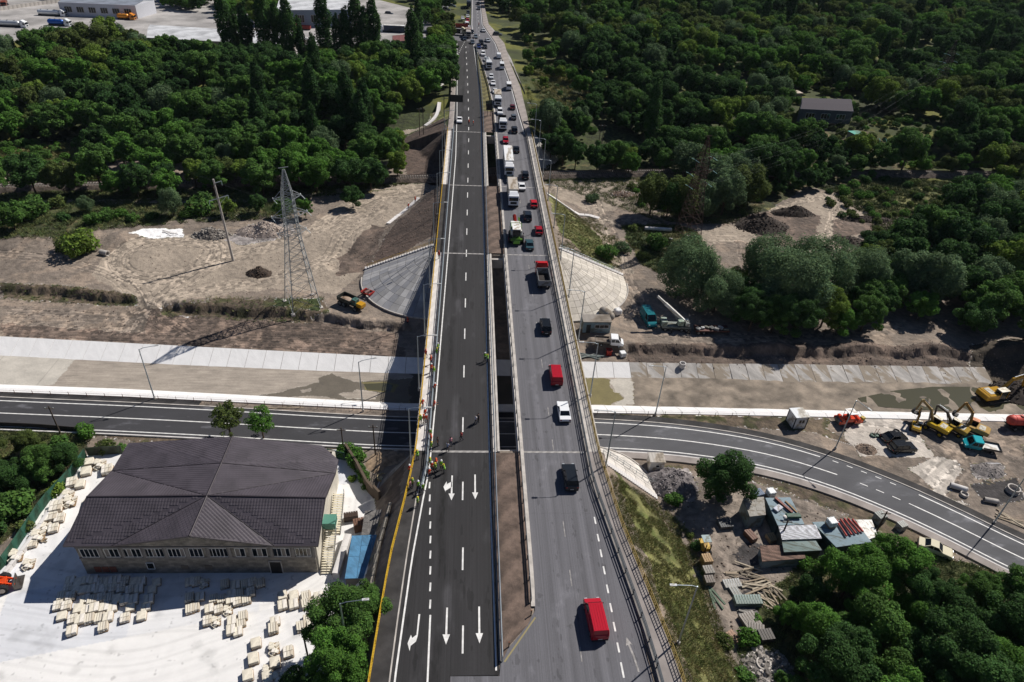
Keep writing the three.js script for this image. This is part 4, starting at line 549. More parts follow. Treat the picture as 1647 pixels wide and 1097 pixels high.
// single trees and rows that stand out
const one = (q, kind, s, where, tint, vi, group) => { addTree(q[0], q[1], kind, s, Math.floor(q[0] * 77 + q[1] * 131), where, group, tint, vi); spots[spots.length - 1].rad = 3 * s * (kind === 'shrub' ? 0.5 : 1); spots[spots.length - 1].first = true; };
one([39.27,-69.7], 'near', 0.98, 'standing alone between the gravel heap and the lower road', 'dark', 2);
one([-37.41,-82.74], 'near', 0.95, 'with a thin crown behind the tiled hall, beside the lower road', 'olive', 4);
one([-32.3,-82.65], 'near', 0.82, 'small with bright leaves behind the tiled hall, beside the lower road', 'bright', 4);
one([-13.25,-44.99], 'near', 0.76, 'overhanging the blue-roofed shed', 'mid', 0); one([-11.14,-46.67], 'near', 0.62, 'crowding the yellow railing by the blue-roofed shed', 'mid', 2); one([-17.32,-40.11], 'near', 0.62, 'beside the stone pallets near the yellow railing', 'dark', 2); one([-12.51,-40.02], 'near', 0.62, 'under the street lamp by the yellow railing', 'bright', 1);
one([-30.42,-169.7], 'broad', 0.62, 'alone on the bare ground before the railway', 'dark', 2); one([-86.03,-141.67], 'shrub', 1.7, 'beside the dropped concrete pipe', 'light', 1); one([-89.86,-142.66], 'shrub', 1.3, 'beside the dropped concrete pipe', 'olive', 0);
one([-73.83,-162.03], 'willow', 0.62, 'slim, beside the track behind the white spill', 'silver', 1); one([-67.81,-165.07], 'shrub', 1.9, 'behind the rubble heap by the railway', 'mid', 0); one([-61,-162.92], 'broad', 0.5, 'behind the rubble heap by the railway', 'light', 4); one([-53.71,-164.55], 'broad', 0.5, 'behind the lattice pylon by the railway', 'dark', 0); one([-46.91,-162.04], 'broad', 0.55, 'behind the lattice pylon by the railway', 'mid', 2); one([-41.4,-163.16], 'broad', 0.42, 'behind the lattice pylon by the railway', 'bright', 1);
one([-94.87,-162.39], 'willow', 0.4, 'in the scrub between railway and dirt yard', 'silver', 0); one([-106.02,-151.18], 'broad', 0.72, 'at the edge of the dirt yard by the railway', 'mid', 4); one([-109.68,-147.71], 'broad', 0.7, 'at the edge of the dirt yard by the railway', 'dark', 1); one([-105.46,-159.83], 'shrub', 1.6, 'in the scrub between railway and dirt yard', 'mid', 1); one([-103.79,-165.49], 'shrub', 1.4, 'in the scrub between railway and dirt yard', 'olive', 2);
for (const [px, i] of [[0, 0], [1, 1], [2, 2], [3, 0], [4, 1], [5, 2], [6, 0], [7, 1], [8, 0]]) { const q = [[-107.04,-157.24],[-88.29,-159.22],[-82.26,-158.91],[-78.18,-159.91],[-111.08,-159.44],[-97.94,-157.85],[-70.36,-161.17],[-90.67,-156.24],[-85.99,-160.82]][px]; one(q, 'shrub', 0.8 + 0.13 * i, 'in the hedge between track and dirt yard', undefined, i, 'hedge shrubs beside the dirt yard'); }
for (const [q, s, v] of [[[-94,-286.62], 1.05, 0], [[-86.95,-288.89], 0.98, 1], [[-80,-290.15], 1.05, 0], [[-70.74,-287.79], 1.12, 1], [[-58.68,-298.17], 1.06, 0], [[-50.29,-297.6], 0.92, 1], [[-46.39,-300.43], 1.05, 0], [[-39.65,-301.67], 1.1, 1], [[-23.34,-286.16], 0.95, 0], [[-23.74,-325.25], 0.95, 1], [[-91.68,-292.11], 0.85, 1], [[-75.8,-290.91], 0.9, 0], [[-67.39,-290.39], 0.8, 1], [[-42.89,-298.95], 0.85, 0], [[-53.63,-294.91], 0.75, 0]]) one(q, 'poplar', s * 1.12, 'in the row before the lorry yard', undefined, v, 'poplars before the lorry yard');
for (const [q, s, v] of [[[-66.28,-222.82], 0.95, 0], [[-64.58,-212.25], 0.85, 1], [[-49.71,-221.65], 1.1, 1], [[-53.82,-250.37], 0.9, 0], [[-38.51,-216.85], 1.0, 0], [[-32.8,-217.47], 0.95, 1], [[-47.08,-207.43], 0.7, 0], [[-33.47,-211.61], 0.9, 1]]) one(q, 'poplar', s, 'inside the wood between railway and lorry yard', 'deep', v, 'poplars inside the wood');
// thicket right of the old bridge
for (const [q, s, v, t] of [[[48.21,-127.32], 1.2, 3, 'silver'], [[53.1,-121.88], 0.9, 3, 'silver'], [[68.28,-120.46], 1.35, 3, 'silver'], [[76.62,-127.94], 1.3, 3, 'silver'], [[66.64,-130.23], 1.2, 3, 'silver'], [[89.02,-131.17], 1.0, 3, 'silver']]) one(q, 'near', s, 'in the thicket behind the mobile crane', t, v, 'willows behind the mobile crane');
for (const [q, s, v, t] of [[[74.65,-116.6], 0.8, 0, 'light'], [[58.58,-114.91], 0.72, 1, 'dark'], [[77.04,-114.35], 0.72, 2, 'bright'], [[83.08,-115.7], 0.66, 0, 'mid'], [[67.11,-112.9], 0.78, 1, 'dark'], [[60.05,-129.95], 0.7, 2, 'light'], [[58.53,-120.85], 0.7, 1, 'dark'], [[62.86,-113.9], 0.7, 0, 'mid']]) one(q, 'near', s, 'in the thicket behind the mobile crane', t, v, 'small trees behind the mobile crane');
for (const [q, s, t] of [[[49.46,-170.6], 1.0, 'olive'], [[53.92,-169.71], 0.9, 'dark'], [[57.24,-169.14], 1.05, 'olive'], [[62.39,-170.29], 1.0, 'silver'], [[69.89,-172.02], 1.1, 'silver'], [[78.34,-178.9], 1.15, 'olive'], [[68.76,-180.35], 1.2, 'silver'], [[79.43,-187.92], 1.2, 'silver']]) one(q, 'willow', s, 'in the stand behind the rusty pylon', t, undefined, 'tall willows behind the rusty pylon');
one([37.86,-148.77], 'shrub', 1.1, 'on the grassy triangle between the tracks', 'silver', 0); one([41.92,-145.77], 'shrub', 1, 'on the grassy triangle between the tracks', 'olive', 2); one([46.9,-150.92], 'shrub', 1.2, 'on the grassy triangle between the tracks', 'mid', 1); one([42.55,-161.18], 'shrub', 0.9, 'on the grassy triangle between the tracks', 'olive', 2);
one([34.88,-179.1], 'shrub', 1.0, 'alone on the sandy track by the railway', 'silver', 0); one([32.18,-142.14], 'shrub', 1.1, 'at the foot of the cream slab cone', 'mid', 1); one([23.74,-227.28], 'shrub', 1.9, 'beside the end of the old railway bridge', 'dark', 1);
for (const [q, s] of [[[25.57,-209.2], 0.75], [[29.16,-205.73], 0.8], [[32.74,-202.89], 0.75], [[39.34,-201.41], 0.95], [[44,-200.28], 0.8], [[29.07,-215.27], 0.7], [[48.65,-199.16], 0.7]]) one(q, 'broad', s, 'beside the railway right by the old bridge', undefined, undefined, 'trees between railway and old bridge');
for (const [q, s] of [[[-20.5,-190.08], 0.75], [[-27.32,-187.61], 0.8], [[-34.23,-187.01], 0.8], [[-40.92,-185.51], 0.85], [[-47.5,-184.04], 0.85], [[-53.96,-182.6], 0.8], [[-60.55,-182.04], 0.85], [[-66.82,-180.63], 0.8], [[-73.92,-179.6], 0.7], [[-80.62,-177.75], 0.6], [[-87.66,-177.17], 0.65]]) one(q, 'broad', s, 'at the wood edge along the railway', undefined, undefined, 'trees at the wood edge along the railway');
// scrub beside the stone yard
for (const [q, s, t] of [[[-64.55,-71.26], 0.62, 'dark'], [[-61.44,-73.71], 0.66, 'mid'], [[-59.25,-75.61], 0.55, 'dark'], [[-70.59,-76.82], 0.6, 'olive'], [[-66.24,-78.83], 0.5, 'olive'], [[-68.17,-70.08], 0.6, 'mid']]) one(q, 'near', s, 'behind the green fence of the stone yard', t, 2, 'small trees behind the green fence');
for (const [q, s, t] of [[[-58.85,-70.69], 0.9, 'light'], [[-62.56,-66.69], 1.2, 'mid'], [[-63.85,-64.53], 1.3, 'dark'], [[-59.79,-64.52], 0.8, 'olive'], [[-62.85,-81.33], 0.9, 'mid'], [[-55.72,-80.01], 0.7, 'olive'], [[-53.45,-80.17], 0.6, 'mid'], [[-60,-83.35], 0.7, 'bright']]) one(q, 'shrub', s, 'beside the green fence of the stone yard', t, undefined, 'shrubs by the green fence');
for (const [q, s, t] of [[[-18.74,-79.23], 0.8, 'bright'], [[-16.67,-77.61], 0.75, 'bright'], [[-17.61,-79.52], 0.7, 'mid'], [[-15.22,-73.93], 0.55, 'mid'], [[-16.11,-75.61], 0.6, 'dark'], [[-14.33,-72.04], 0.5, 'mid'], [[-17.05,-73.66], 0.45, 'light']]) one(q, 'shrub', s, 'climbing the wall beside the tiled hall', t, undefined, 'greenery on the wall beside the hall');
// grove behind the container huts
{ const r = rng(61); for (const [q, s] of [[[45.19,-52.2], 0.55], [[50.45,-52.71], 0.78], [[56.68,-54.28], 0.7], [[60.13,-50.48], 0.6], [[43.37,-46.34], 0.74], [[50.19,-46.25], 0.92], [[57.57,-48.29], 0.62], [[61.15,-46.1], 0.82], [[67.88,-51.32], 0.5], [[73.29,-51.55], 0.7], [[68,-45.17], 0.78], [[43.22,-40.46], 0.84], [[50.42,-40.34], 0.7], [[56.15,-40.24], 0.9], [[61.84,-39.4], 0.7], [[69.98,-41.53], 0.8], [[48.65,-34.77], 0.85], [[56.57,-34.6], 0.85], [[41.23,-34.27], 0.8], [[62.66,-33.81], 0.85], [[37.56,-39.11], 0.5], [[41.47,-49.35], 0.36], [[78.25,-48.93], 0.8]]) one(q, 'near', s, 'in the grove behind the container huts', r() < 0.45 ? 'mid' : r() < 0.6 ? 'bright' : 'dark', Math.floor(r() * 3), 'trees of the grove behind the huts'); }
for (const [q, s] of [[[33.05,-61.06], 0.45], [[32.49,-63.02], 0.4], [[33.09,-56.42], 0.4], [[31.45,-69.31], 0.6], [[32.14,-46.08], 0.6], [[35.55,-46.86], 0.7], [[33.22,-42.13], 0.8], [[47.42,-58.35], 0.6], [[37.63,-49.39], 0.5]]) one(q, 'shrub', s, 'along the foot of the overgrown embankment', undefined, undefined, 'shrubs along the overgrown embankment');
for (const [q, s] of [[[98.04,-120.25], 0.7], [[108.09,-129.22], 0.75]]) one(q, 'broad', s, 'beside the dirt track to the long excavator', undefined, undefined, 'trees beside the dirt track');
// the woods
const clearing = [[28.04,-380.68],[32.43,-333.94],[41.54,-323.8],[50.68,-279.66],[44.55,-253.99],[31.54,-229.81],[21.52,-223.58],[22.01,-304.03]], clearing2 = [[88.89,-301.96],[117.45,-314.15],[126.93,-293.05],[106.79,-265.06],[83.8,-261.89]], barn = [[125.67,-278.9],[160.88,-284.01],[145.45,-241.74],[133.57,-217.61],[105.07,-215.84]], plots = [[146.12,-252.28],[180.51,-256.53],[159.05,-215.86],[128.34,-210.53]], meadow = [[111.42,-197.78],[136.65,-203.51],[159.15,-199.23],[157.47,-178.1],[131.93,-173.41],[103.75,-153.54],[104.01,-180.79]];
const grassL = [[-145.07,-207.53],[-114.45,-210.88],[-106.98,-203.98],[-119.45,-191.57],[-133.75,-187.37]], lowL = [[-141.79,-192.81],[-103.37,-201.71],[-89.22,-177.04],[-130.17,-172.84]], slopeL = [[-26.88,-227.5],[-3.84,-263.18],[-2.41,-179.35],[-10.46,-170.26],[-17.52,-187.16]];
wood([[[-183.86,-267.08],[-166.01,-283.2],[-160.69,-296.36],[-142.25,-304.21],[-121.02,-283.43],[-99.86,-272.15],[-64.67,-268.95],[-37.71,-275.84],[-17.2,-295.37],[-9.91,-325.07],[-8.16,-267.26],[-11.88,-236.15],[-23.52,-224.78],[-17.74,-190.29],[-26.24,-180.2],[-73.43,-172.73],[-127.7,-170.62]]], [grassL, lowL, slopeL], 9000, 3.1, 71, 'in the wood between railway and lorry yard', 'trees between railway and lorry yard', { broad: 0.94, willow: 0.04, shrub: 0.02 });
wood([[[24.74,-211.95],[47.58,-204.82],[58.72,-201.63],[70.52,-187.79],[85.43,-182.12],[110.07,-195.96],[138.89,-209.04],[184.23,-210.42],[218.19,-210.69],[266.54,-269.49],[283.58,-352.12],[157.34,-414.32],[47,-389.94],[22.53,-236.49]]], [clearing, clearing2, barn, plots], 16000, 3.0, 72, 'in the wood across the railway from the rusty pylon', 'trees across the railway from the rusty pylon', { broad: 0.82, willow: 0.07, shrub: 0.1, poplar: 0.01 }, [0.5, 1.2], 0.67);
wood([[[102.02,-140.47],[121.75,-161.77],[142.89,-179.24],[178.43,-200.82],[208.95,-198.21],[126.38,-97.79],[117.1,-109.91],[105.45,-112.94],[107.83,-121.38],[95.33,-124.74],[92.82,-131.33]]], [], 5000, 3.0, 73, 'in the wood behind the long excavator', 'trees behind the long excavator', { broad: 0.82, willow: 0.14, shrub: 0.04 });
wood([[[96.32,-143.28],[110.64,-153.93],[94.64,-123.43],[86.34,-118.18],[84.48,-123.05]]], [], 1500, 2.4, 74, 'at the wood edge beside the crane thicket', 'trees beside the crane thicket', { broad: 1 }, [0.55, 0.8]);
wood([[[29.01,-349.59],[45.12,-374.34],[154.01,-406.65],[277.82,-341.38],[285.49,-262.29],[705.32,-724.94],[124.24,-636.45],[9.63,-592.34],[11.26,-435.15]]], [], 26000, 3.6, 75, 'in the far wood on the rise', 'trees of the far wood on the rise', { broad: 0.91, willow: 0.05, poplar: 0.04 }, [0.6, 1.35], 0.64);
wood([[[27.28,-370.4],[49.31,-272.1],[31.17,-228.16],[21.39,-223.79],[22.12,-286.12]], clearing2], [], 260, 4.2, 76, 'in the orchard beside the old carriageway', 'orchard trees beside the old carriageway', { broad: 0.6, shrub: 0.4 }, [0.4, 0.6]);
wood([[[-242.25,-436.78],[-177.19,-484.19],[-25.29,-524.34],[-9.47,-477.25],[-11.94,-426.76],[-21.18,-436.19],[-45.32,-466.11],[-61.21,-472.95],[-163.94,-444.58],[-223.5,-425.31]]], [], 500, 3.2, 77, 'behind the lorry yard', 'trees behind the lorry yard', { broad: 1 }, [0.6, 1]);
wood([[[-29.44,-291.04],[-11.69,-320.44],[-10.88,-356.9],[-16.56,-370.34],[-18.96,-328.66],[-30.75,-305.47]], [[-123.9,-286.19],[-98.7,-269.73],[-98.14,-279.07],[-123.4,-294.51]], [[-159.08,-397.25],[-144.67,-386.97],[-136.16,-389.27],[-143.99,-424.95],[-168.41,-427.89]], [[-106.32,-364.25],[-93.47,-359.8],[-102.87,-407.44],[-120.38,-411.99]], [[-124.34,-375.52],[-113.05,-378.42],[-124.34,-420.65],[-138.14,-416.6]], [[-62.96,-285.2],[-48.81,-287.67],[-29.62,-293.03],[-30.37,-301.23],[-64.45,-292.95]], [[-24.66,-376.17],[-15.64,-386.37],[-20.45,-420.57],[-26.71,-409.55]], [[-97.64,-266.36],[-63.93,-266.57],[-28.24,-277.74],[-29.62,-293.03],[-67.23,-282.52],[-102.02,-280.31]]], [], 900, 3.2, 78, 'at the edge of the lorry yard', 'trees at the edge of the lorry yard', { broad: 1 }, [0.6, 0.9]);
wood([lowL], [], 400, 1.7, 80, 'in the low scrub before the glade', 'shrubs before the glade', { shrub: 1 }, [0.7, 1.3]);
wood([meadow, [[47.49,-192.4],[86.87,-184.84],[78.95,-172.65],[61.63,-167.47],[48.59,-170.54]], grassL, plots, barn], [], 170, 1.7, 79, 'in the rough meadow', 'shrubs in the rough meadow', { shrub: 1 }, [0.5, 0.9]);
// the largest in view stand as trees of their own, the rest are one mass
for (const s of spots) { const y = ground(s.x, s.z); s.y = y; s.d = Math.hypot(s.x, s.z, 78 - y); s.size = s.proto.userData.h * s.scale / s.d; }
spots.sort((a, b) => (b.first ? 1 : 0) - (a.first ? 1 : 0) || b.size - a.size);
const farGeos = new Map(); let single = 0;
for (const s of spots) {
  if (s.first || single < 295) { single++; const g = s.proto.clone(); g.name = numbered(s.proto.name); g.userData = {}; tag(g, s.label, s.kind === 'shrub' ? 'shrub' : 'tree', s.group || s.label.replace(/^\S+ green |^\S+-green /, '')); g.children[0].material = LEAF[s.tint]; g.position.set(s.x, s.y - 0.1, s.z); g.rotation.y = s.turn; g.scale.setScalar(s.scale); scene.add(g); }
  else { const k = s.proto.uuid + s.tint; if (!farGeos.has(k)) farGeos.set(k, []); farGeos.get(k).push(s); }
}
const farWood = new THREE.Group(); farWood.name = 'far_woodland'; farWood.userData = { kind: 'stuff', label: 'dense mass of far trees filling the woods to the horizon', category: 'wood' }; scene.add(farWood);
for (const list of farGeos.values()) { const im = lit(new THREE.InstancedMesh(list[0].proto.children[0].geometry, LEAF[list[0].tint], list.length)); im.name = 'crowns'; im.userData.kind = 'stuff'; list.forEach((s, i) => im.setMatrixAt(i, _m.compose(V3(s.x, s.y - 0.1, s.z), _q.setFromEuler(_e.set(0, s.turn, 0)), V3(s.scale, s.scale, s.scale)))); farWood.add(im); }


// ---------------------------------------------------------------- vehicles (local +z is forwards)
const paint = (c) => { const k = 'paint' + c; if (!mats.has(k)) mats.set(k, new THREE.MeshPhysicalMaterial({ color: c, roughness: 0.7, metalness: 0, specularIntensity: 0.12, clearcoat: 0.9, clearcoatRoughness: 0.05 })); return mats.get(k); };
const flatP = (c) => { const k = 'flat' + c; if (!mats.has(k)) mats.set(k, new THREE.MeshStandardMaterial({ color: c, roughness: 0.6, metalness: 0.05, map: rep(grimeTex, 0.6, 0.6) })); return mats.get(k); };
function taper(w0, a0, b0, y0, w1, a1, b1, y1) { const p = (w, z, y, s) => [s * w / 2, y, z]; const A = p(w0, a0, y0, -1), B = p(w0, a0, y0, 1), C = p(w0, b0, y0, 1), D = p(w0, b0, y0, -1), E = p(w1, a1, y1, -1), F = p(w1, a1, y1, 1), G = p(w1, b1, y1, 1), H = p(w1, b1, y1, -1);
  return faces([[A, B, C, D], [E, H, G, F], [A, E, F, B], [B, F, G, C], [C, G, H, D], [D, H, E, A]], (q) => [q[0], q[2]]); }
const tyreG = new Map();
function wheel(parent, x, y, z, r, w, rimMat = M.steel) { const k = r + '|' + w; if (!tyreG.has(k)) tyreG.set(k, [cyl(r, r, w, 18, 0, 0, 0, 0, 0, PI / 2), mergeGeometries([cyl(r * 0.58, r * 0.58, w + 0.02, 12, 0, 0, 0, 0, 0, PI / 2), cyl(r * 0.2, r * 0.2, w + 0.06, 8, 0, 0, 0, 0, 0, PI / 2)])]);
  const g = new THREE.Group(); g.name = 'wheel'; g.position.set(x, y, z); parent.add(g); mesh('tyre', tyreG.get(k)[0], M.rubber, g); mesh('rim', tyreG.get(k)[1], rimMat, g); return g; }
const lampW = mat(0xdfe6ea, 0.15, 0.2), lampR = mat(0x8e1014, 0.3);
function carProto(o) {
  const g = new THREE.Group(), { L, W, H } = o, f = L / 2, b = o.belt, bm = paint(0x888888);
  const side = [[-f + 0.12, 0.28], [-f, 0.5], [-f + 0.03, b - 0.08], [o.tr, b], [o.ws, b], [f - 0.25, o.hood], [f - 0.04, o.hood - 0.22], [f, 0.45], [f - 0.12, 0.28]];
  const low = prism(side, W, 0.09); low.rotateY(-PI / 2);                                            // (z, y) outline across x
  const roof = rbox(W - 0.34, 0.07, o.r1 - o.r0 + 0.06, 0.03, 0, H - 0.03, (o.r0 + o.r1) / 2);
  const w0 = W - 0.1, w1 = W - 0.36, P = []; for (const s of [-1, 1]) { P.push(beam([s * (w0 / 2 - 0.02), b - 0.03, o.ws], [s * (w1 / 2 + 0.01), H - 0.05, o.r1], 0.08, 0.08), beam([s * (w0 / 2 - 0.02), b - 0.03, o.tr], [s * (w1 / 2 + 0.01), H - 0.05, o.r0], 0.12, 0.1), beam([s * (w0 / 2 + 0.005), b - 0.03, (o.ws + o.tr) / 2 - 0.1], [s * (w1 / 2 + 0.02), H - 0.05, (o.r0 + o.r1) / 2 - 0.1], 0.07, 0.09)); }
  const body = mesh('body', [low, roof, ...P], bm, g);
  const q = (name, pts) => mesh(name, faces([pts], (p) => [p[0], p[2]]), M.glass, g), e = 0.012;
  q('windscreen', [[-w0 / 2 + 0.06, b + 0.01, o.ws - 0.03], [w0 / 2 - 0.06, b + 0.01, o.ws - 0.03], [w1 / 2 - 0.03, H - 0.05, o.r1], [-w1 / 2 + 0.03, H - 0.05, o.r1]]);
  q('rear_window', [[-w0 / 2 + 0.06, b + 0.01, o.tr + 0.03], [w0 / 2 - 0.06, b + 0.01, o.tr + 0.03], [w1 / 2 - 0.03, H - 0.05, o.r0], [-w1 / 2 + 0.03, H - 0.05, o.r0]]);
  for (const s of [-1, 1]) { q('side_window', [[s * (w0 / 2 - e), b, o.tr + 0.05], [s * (w0 / 2 - e), b, o.ws - 0.05], [s * w1 / 2, H - 0.05, o.r1], [s * w1 / 2, H - 0.05, o.r0]]);
    mesh('headlight', rbox(0.34, 0.14, 0.1, 0.03, s * (W / 2 - 0.28), o.hood - 0.2, f - 0.03), lampW, g); mesh('tail_light', rbox(0.26, 0.2, 0.07, 0.03, s * (W / 2 - 0.2), b - 0.22, -f + 0.02), lampR, g); mesh('mirror', rbox(0.2, 0.13, 0.09, 0.03, s * (W / 2 + 0.08), b + 0.06, o.ws - 0.25), M.dark, g);
    const rw = o.wr || 0.32; for (const z of [f - 0.85, -f + 0.85]) wheel(g, s * (W / 2 - 0.11), rw, z, rw, 0.22); }
  for (const s of [-1, 1]) mesh('bumper', rbox(W - 0.1, 0.2, 0.12, 0.05, 0, 0.36, s * (f - 0.02)), M.dark, g);
  mesh('number_plate', box(0.5, 0.11, 0.02, 0, 0.55, -f - 0.005), mat(0xd9d9d4, 0.5), g);
  if (o.rails) mesh('roof_rails', [-1, 1].map((s) => bar([s * (W / 2 - 0.24), H + 0.05, o.r0 + 0.1], [s * (W / 2 - 0.24), H + 0.05, o.r1 - 0.1], 0.025)), M.dark, g);
  return g;
}
const CAR = {
  sedan: carProto({ L: 4.55, W: 1.8, H: 1.44, belt: 0.95, hood: 0.86, ws: 0.85, tr: -1.5, r0: -0.85, r1: 0.2 }),
  hatch: carProto({ L: 3.95, W: 1.72, H: 1.5, belt: 0.95, hood: 0.88, ws: 0.9, tr: -1.75, r0: -1.4, r1: 0.3 }),
  suv: carProto({ L: 4.6, W: 1.9, H: 1.74, belt: 1.08, hood: 1.02, ws: 0.95, tr: -2.1, r0: -1.8, r1: 0.35, wr: 0.37, rails: true }),
  van: carProto({ L: 5.0, W: 1.98, H: 2.0, belt: 1.2, hood: 1.05, ws: 1.75, tr: -2.4, r0: -2.32, r1: 1.05, wr: 0.34 }),
  bigvan: carProto({ L: 5.6, W: 2.05, H: 2.5, belt: 1.3, hood: 1.15, ws: 2.05, tr: -2.72, r0: -2.68, r1: 1.2, wr: 0.36 }),
};
for (const [k, H, z0, z1, W] of [['van', 2, -2.25, 0.95, 1.5], ['bigvan', 2.5, -2.6, 1.1, 1.55]]) mesh('roof_ribs', [-2, -1, 0, 1, 2].map((i) => box(0.06, 0.03, z1 - z0, i * W / 5.2, H + 0.012, (z0 + z1) / 2)), paint(0x888888), CAR[k]);
// the load-carrying vans have sheet-metal sides instead of side glass
for (const k of ['van', 'bigvan']) { const g = CAR[k], o = k === 'van' ? [1.98, 1.2, 2, -2.38, 0.35] : [2.05, 1.3, 2.5, -2.7, 0.5]; const [W, b, H, z0, z1] = o; mesh('side_panel', taper(W - 0.07, z0, z1, b - 0.05, W - 0.3, z0 + 0.06, z1 - 0.1, H - 0.02), paint(0x888888), g); }
function car(type, colour, pos, turn, label, group, word) { const g = CAR[type].clone(); g.traverse((c) => { if (c.material === paint(0x888888)) c.material = paint(colour); }); g.name = numbered(word || { sedan: 'sedan_car', hatch: 'hatchback_car', suv: 'suv_car', van: 'minivan', bigvan: 'panel_van' }[type]); g.position.set(...pos); g.rotation.y = turn; scene.add(g); return tag(g, label, /van/.test(type) ? 'van' : 'car', group); }
const up = (x, z) => [x, DECK + 0.005, z];
const OUT = 'vehicles driving away on the old carriageway', IN = 'vehicles queueing on the old carriageway';
car('van', 0xb01a2c, up(...[15.14,-44.54]), PI + 0.06, 'red panel-sided minivan driving away past the white lane dashes', OUT);
car('suv', 0x1a2027, up(...[14.71,-66.25]), PI + 0.02, 'black estate car crossing a street lamp shadow just off the bridge', OUT);
car('sedan', 0xe9ecee, up(...[15.32,-80.12]), PI + 0.02, 'white saloon car on the old bridge behind the red minivan', OUT);
car('van', 0xa91527, up(...[14.94,-89.2]), PI, 'small red minivan on the old bridge ahead of the white saloon', OUT);
car('suv', 0x10151b, up(...[14.51,-103.81]), PI, 'black estate car on the old bridge between minivan and tipper lorry', OUT);
car('sedan', 0x2d4a52, up(...[13.67,-136.47]), PI, 'dark teal saloon car passing the green harvester', OUT);
car('hatch', 0x97101f, up(...[16.32,-143.81]), PI, 'dark red hatchback hugging the footway rail near the harvester', OUT);
car('suv', 0x1b2530, up(...[14.2,-151.42]), PI, 'dark blue estate car overtaking beside the harvester auger', OUT);
car('hatch', 0xb5121f, up(...[16.23,-158.83]), PI, 'bright red hatchback beside the footway rail on the island embankment', OUT);
car('sedan', 0xe6e8ea, up(...[13.88,-169.73]), PI, 'white saloon car beside the grey-topped lorry', OUT);
car('suv', 0x121820, up(...[15.18,-177.61]), PI, 'black estate car on the old railway bridge beside the white lorry', OUT);
car('sedan', 0x14181e, up(...[13.81,-197.93]), PI, 'black saloon car on the old railway bridge beside the red car', OUT);
car('suv', 0x171d24, up(...[14.1,-215.57]), PI, 'black estate car reaching the far end of the old railway bridge', OUT);
car('hatch', 0x555f68, up(...[14.53,-229.05]), PI, 'grey hatchback beyond the railway beside the tipper', OUT);
car('hatch', 0x5d1420, up(...[14.63,-240.23]), PI, 'wine red hatchback beyond the railway', OUT);
car('bigvan', 0xeef0f1, up(...[14.36,-265.46]), PI, 'white box-shaped van beyond the railway near the verge', OUT);
car('bigvan', 0xe8ecef, up(...[12.78,-296.29]), PI, 'white van beyond the railway beside the tanker lorry', OUT);
car('van', 0xeaeef2, up(...[12.03,-314.67]), PI, 'small white van on the widened road near the bend', OUT);
car('sedan', 0xbcc4cb, up(...[7.64,-346.21]), PI + 0.25, 'silver saloon car on the bend beside the sandy verge', OUT); car('sedan', 0xc7ccd2, up(...[5.81,-368.74]), PI + 0.2, 'silver saloon car high on the bend', OUT); car('sedan', 0x5a6470, up(...[3.96,-430.98]), PI, 'grey saloon car far up the road', OUT); car('sedan', 0x1c222a, up(...[3.67,-447.46]), PI, 'black saloon car far up the road', OUT);
for (const [q, t, c, l] of [[[10.8,-174.59], 'sedan', 0x2b3640, 'dark saloon car queueing between the two white lorries'], [[10.94,-205.27], 'hatch', 0xa3142a, 'red car queueing behind the white lorry'], [[10.11,-233.95], 'suv', 0xe4e7ea, 'white estate car queueing behind the tipper'], [[9.05,-259.6], 'sedan', 0xd3d7db, 'pale grey saloon queueing behind the beige lorry'], [[8.6,-270.68], 'sedan', 0xe9ebee, 'white saloon queueing two behind the beige lorry'], [[8.07,-279.72], 'hatch', 0xdde1e5, 'white hatchback queueing before the tanker lorry'], [[6.51,-308], 'hatch', 0xcfd5da, 'white hatchback queueing behind the tanker lorry'], [[5.28,-318.01], 'suv', 0xf0f2f3, 'white estate car queueing in the merge'], [[3.44,-332.24], 'sedan', 0x1d2f66, 'blue saloon car queueing in the merge'], [[6.29,-332.82], 'sedan', 0x20242c, 'black saloon car side by side in the merge'], [[4.64,-340.23], 'suv', 0x1a1e26, 'black estate car in the merge'], [[2.06,-353.29], 'hatch', 0x6e7a86, 'grey hatchback at the junction'], [[0.59,-340.7], 'hatch', 0x5a6673, 'slate hatchback at the junction mouth'], [[0.23,-364.46], 'sedan', 0x22282f, 'black saloon behind the short lorry'], [[-2.34,-377.68], 'bigvan', 0xeceff1, 'white van waiting at the junction'], [[-2.15,-392.49], 'hatch', 0xb31e2c, 'red hatchback waiting behind the white van'], [[-4.86,-398.7], 'sedan', 0xe2e5e9, 'white saloon beside the junction queue'], [[-2.25,-404.68], 'sedan', 0xd6dade, 'white saloon in the far queue'], [[-1.99,-415.77], 'hatch', 0x30363e, 'black hatchback in the far queue'], [[-3.26,-347.96], 'sedan', 0x243040, 'dark blue saloon turning at the junction']]) car(t, c, up(...q), q[1] < -330 ? 0.1 : 0, l, IN);
car('sedan', 0xf0f1f2, up(...[-3.4,-223.52]), 0, 'white saloon car parked alone on the new carriageway');
car('sedan', 0x0b0d10, on([73.76,-83.49]), PI / 2 + 0.15, 'black saloon car parked with its bonnet raised end to the tyres', 'cars parked on the pale patch'); car('suv', 0x0d1319, on([73.84,-80.9]), PI / 2 + 0.1, 'dark blue estate car parked beside the raked gravel pile', 'cars parked on the pale patch');
car('sedan', 0xd9d2b8, on([67.82,-60.27]), PI / 2 - 0.55, 'cream saloon car parked under the grove beside the lower road');
car('bigvan', 0x1d6f78, on([37.84,-117.69]), 0.12, 'teal panel van parked beside the mobile crane');
for (const [q, c, l] of [[[-14.26,-422.25], 0x39424c, 'dark car parked by the roadside wall'], [[-11.46,-434.85], 0x6f7a85, 'grey car parked by the roadside wall'], [[12.77,-361.4], 0x4a5258, 'grey car parked on the sandy verge at the bend']]) car('suv', c, [q[0], DECK - 0.1, q[1]], 1.4, l);

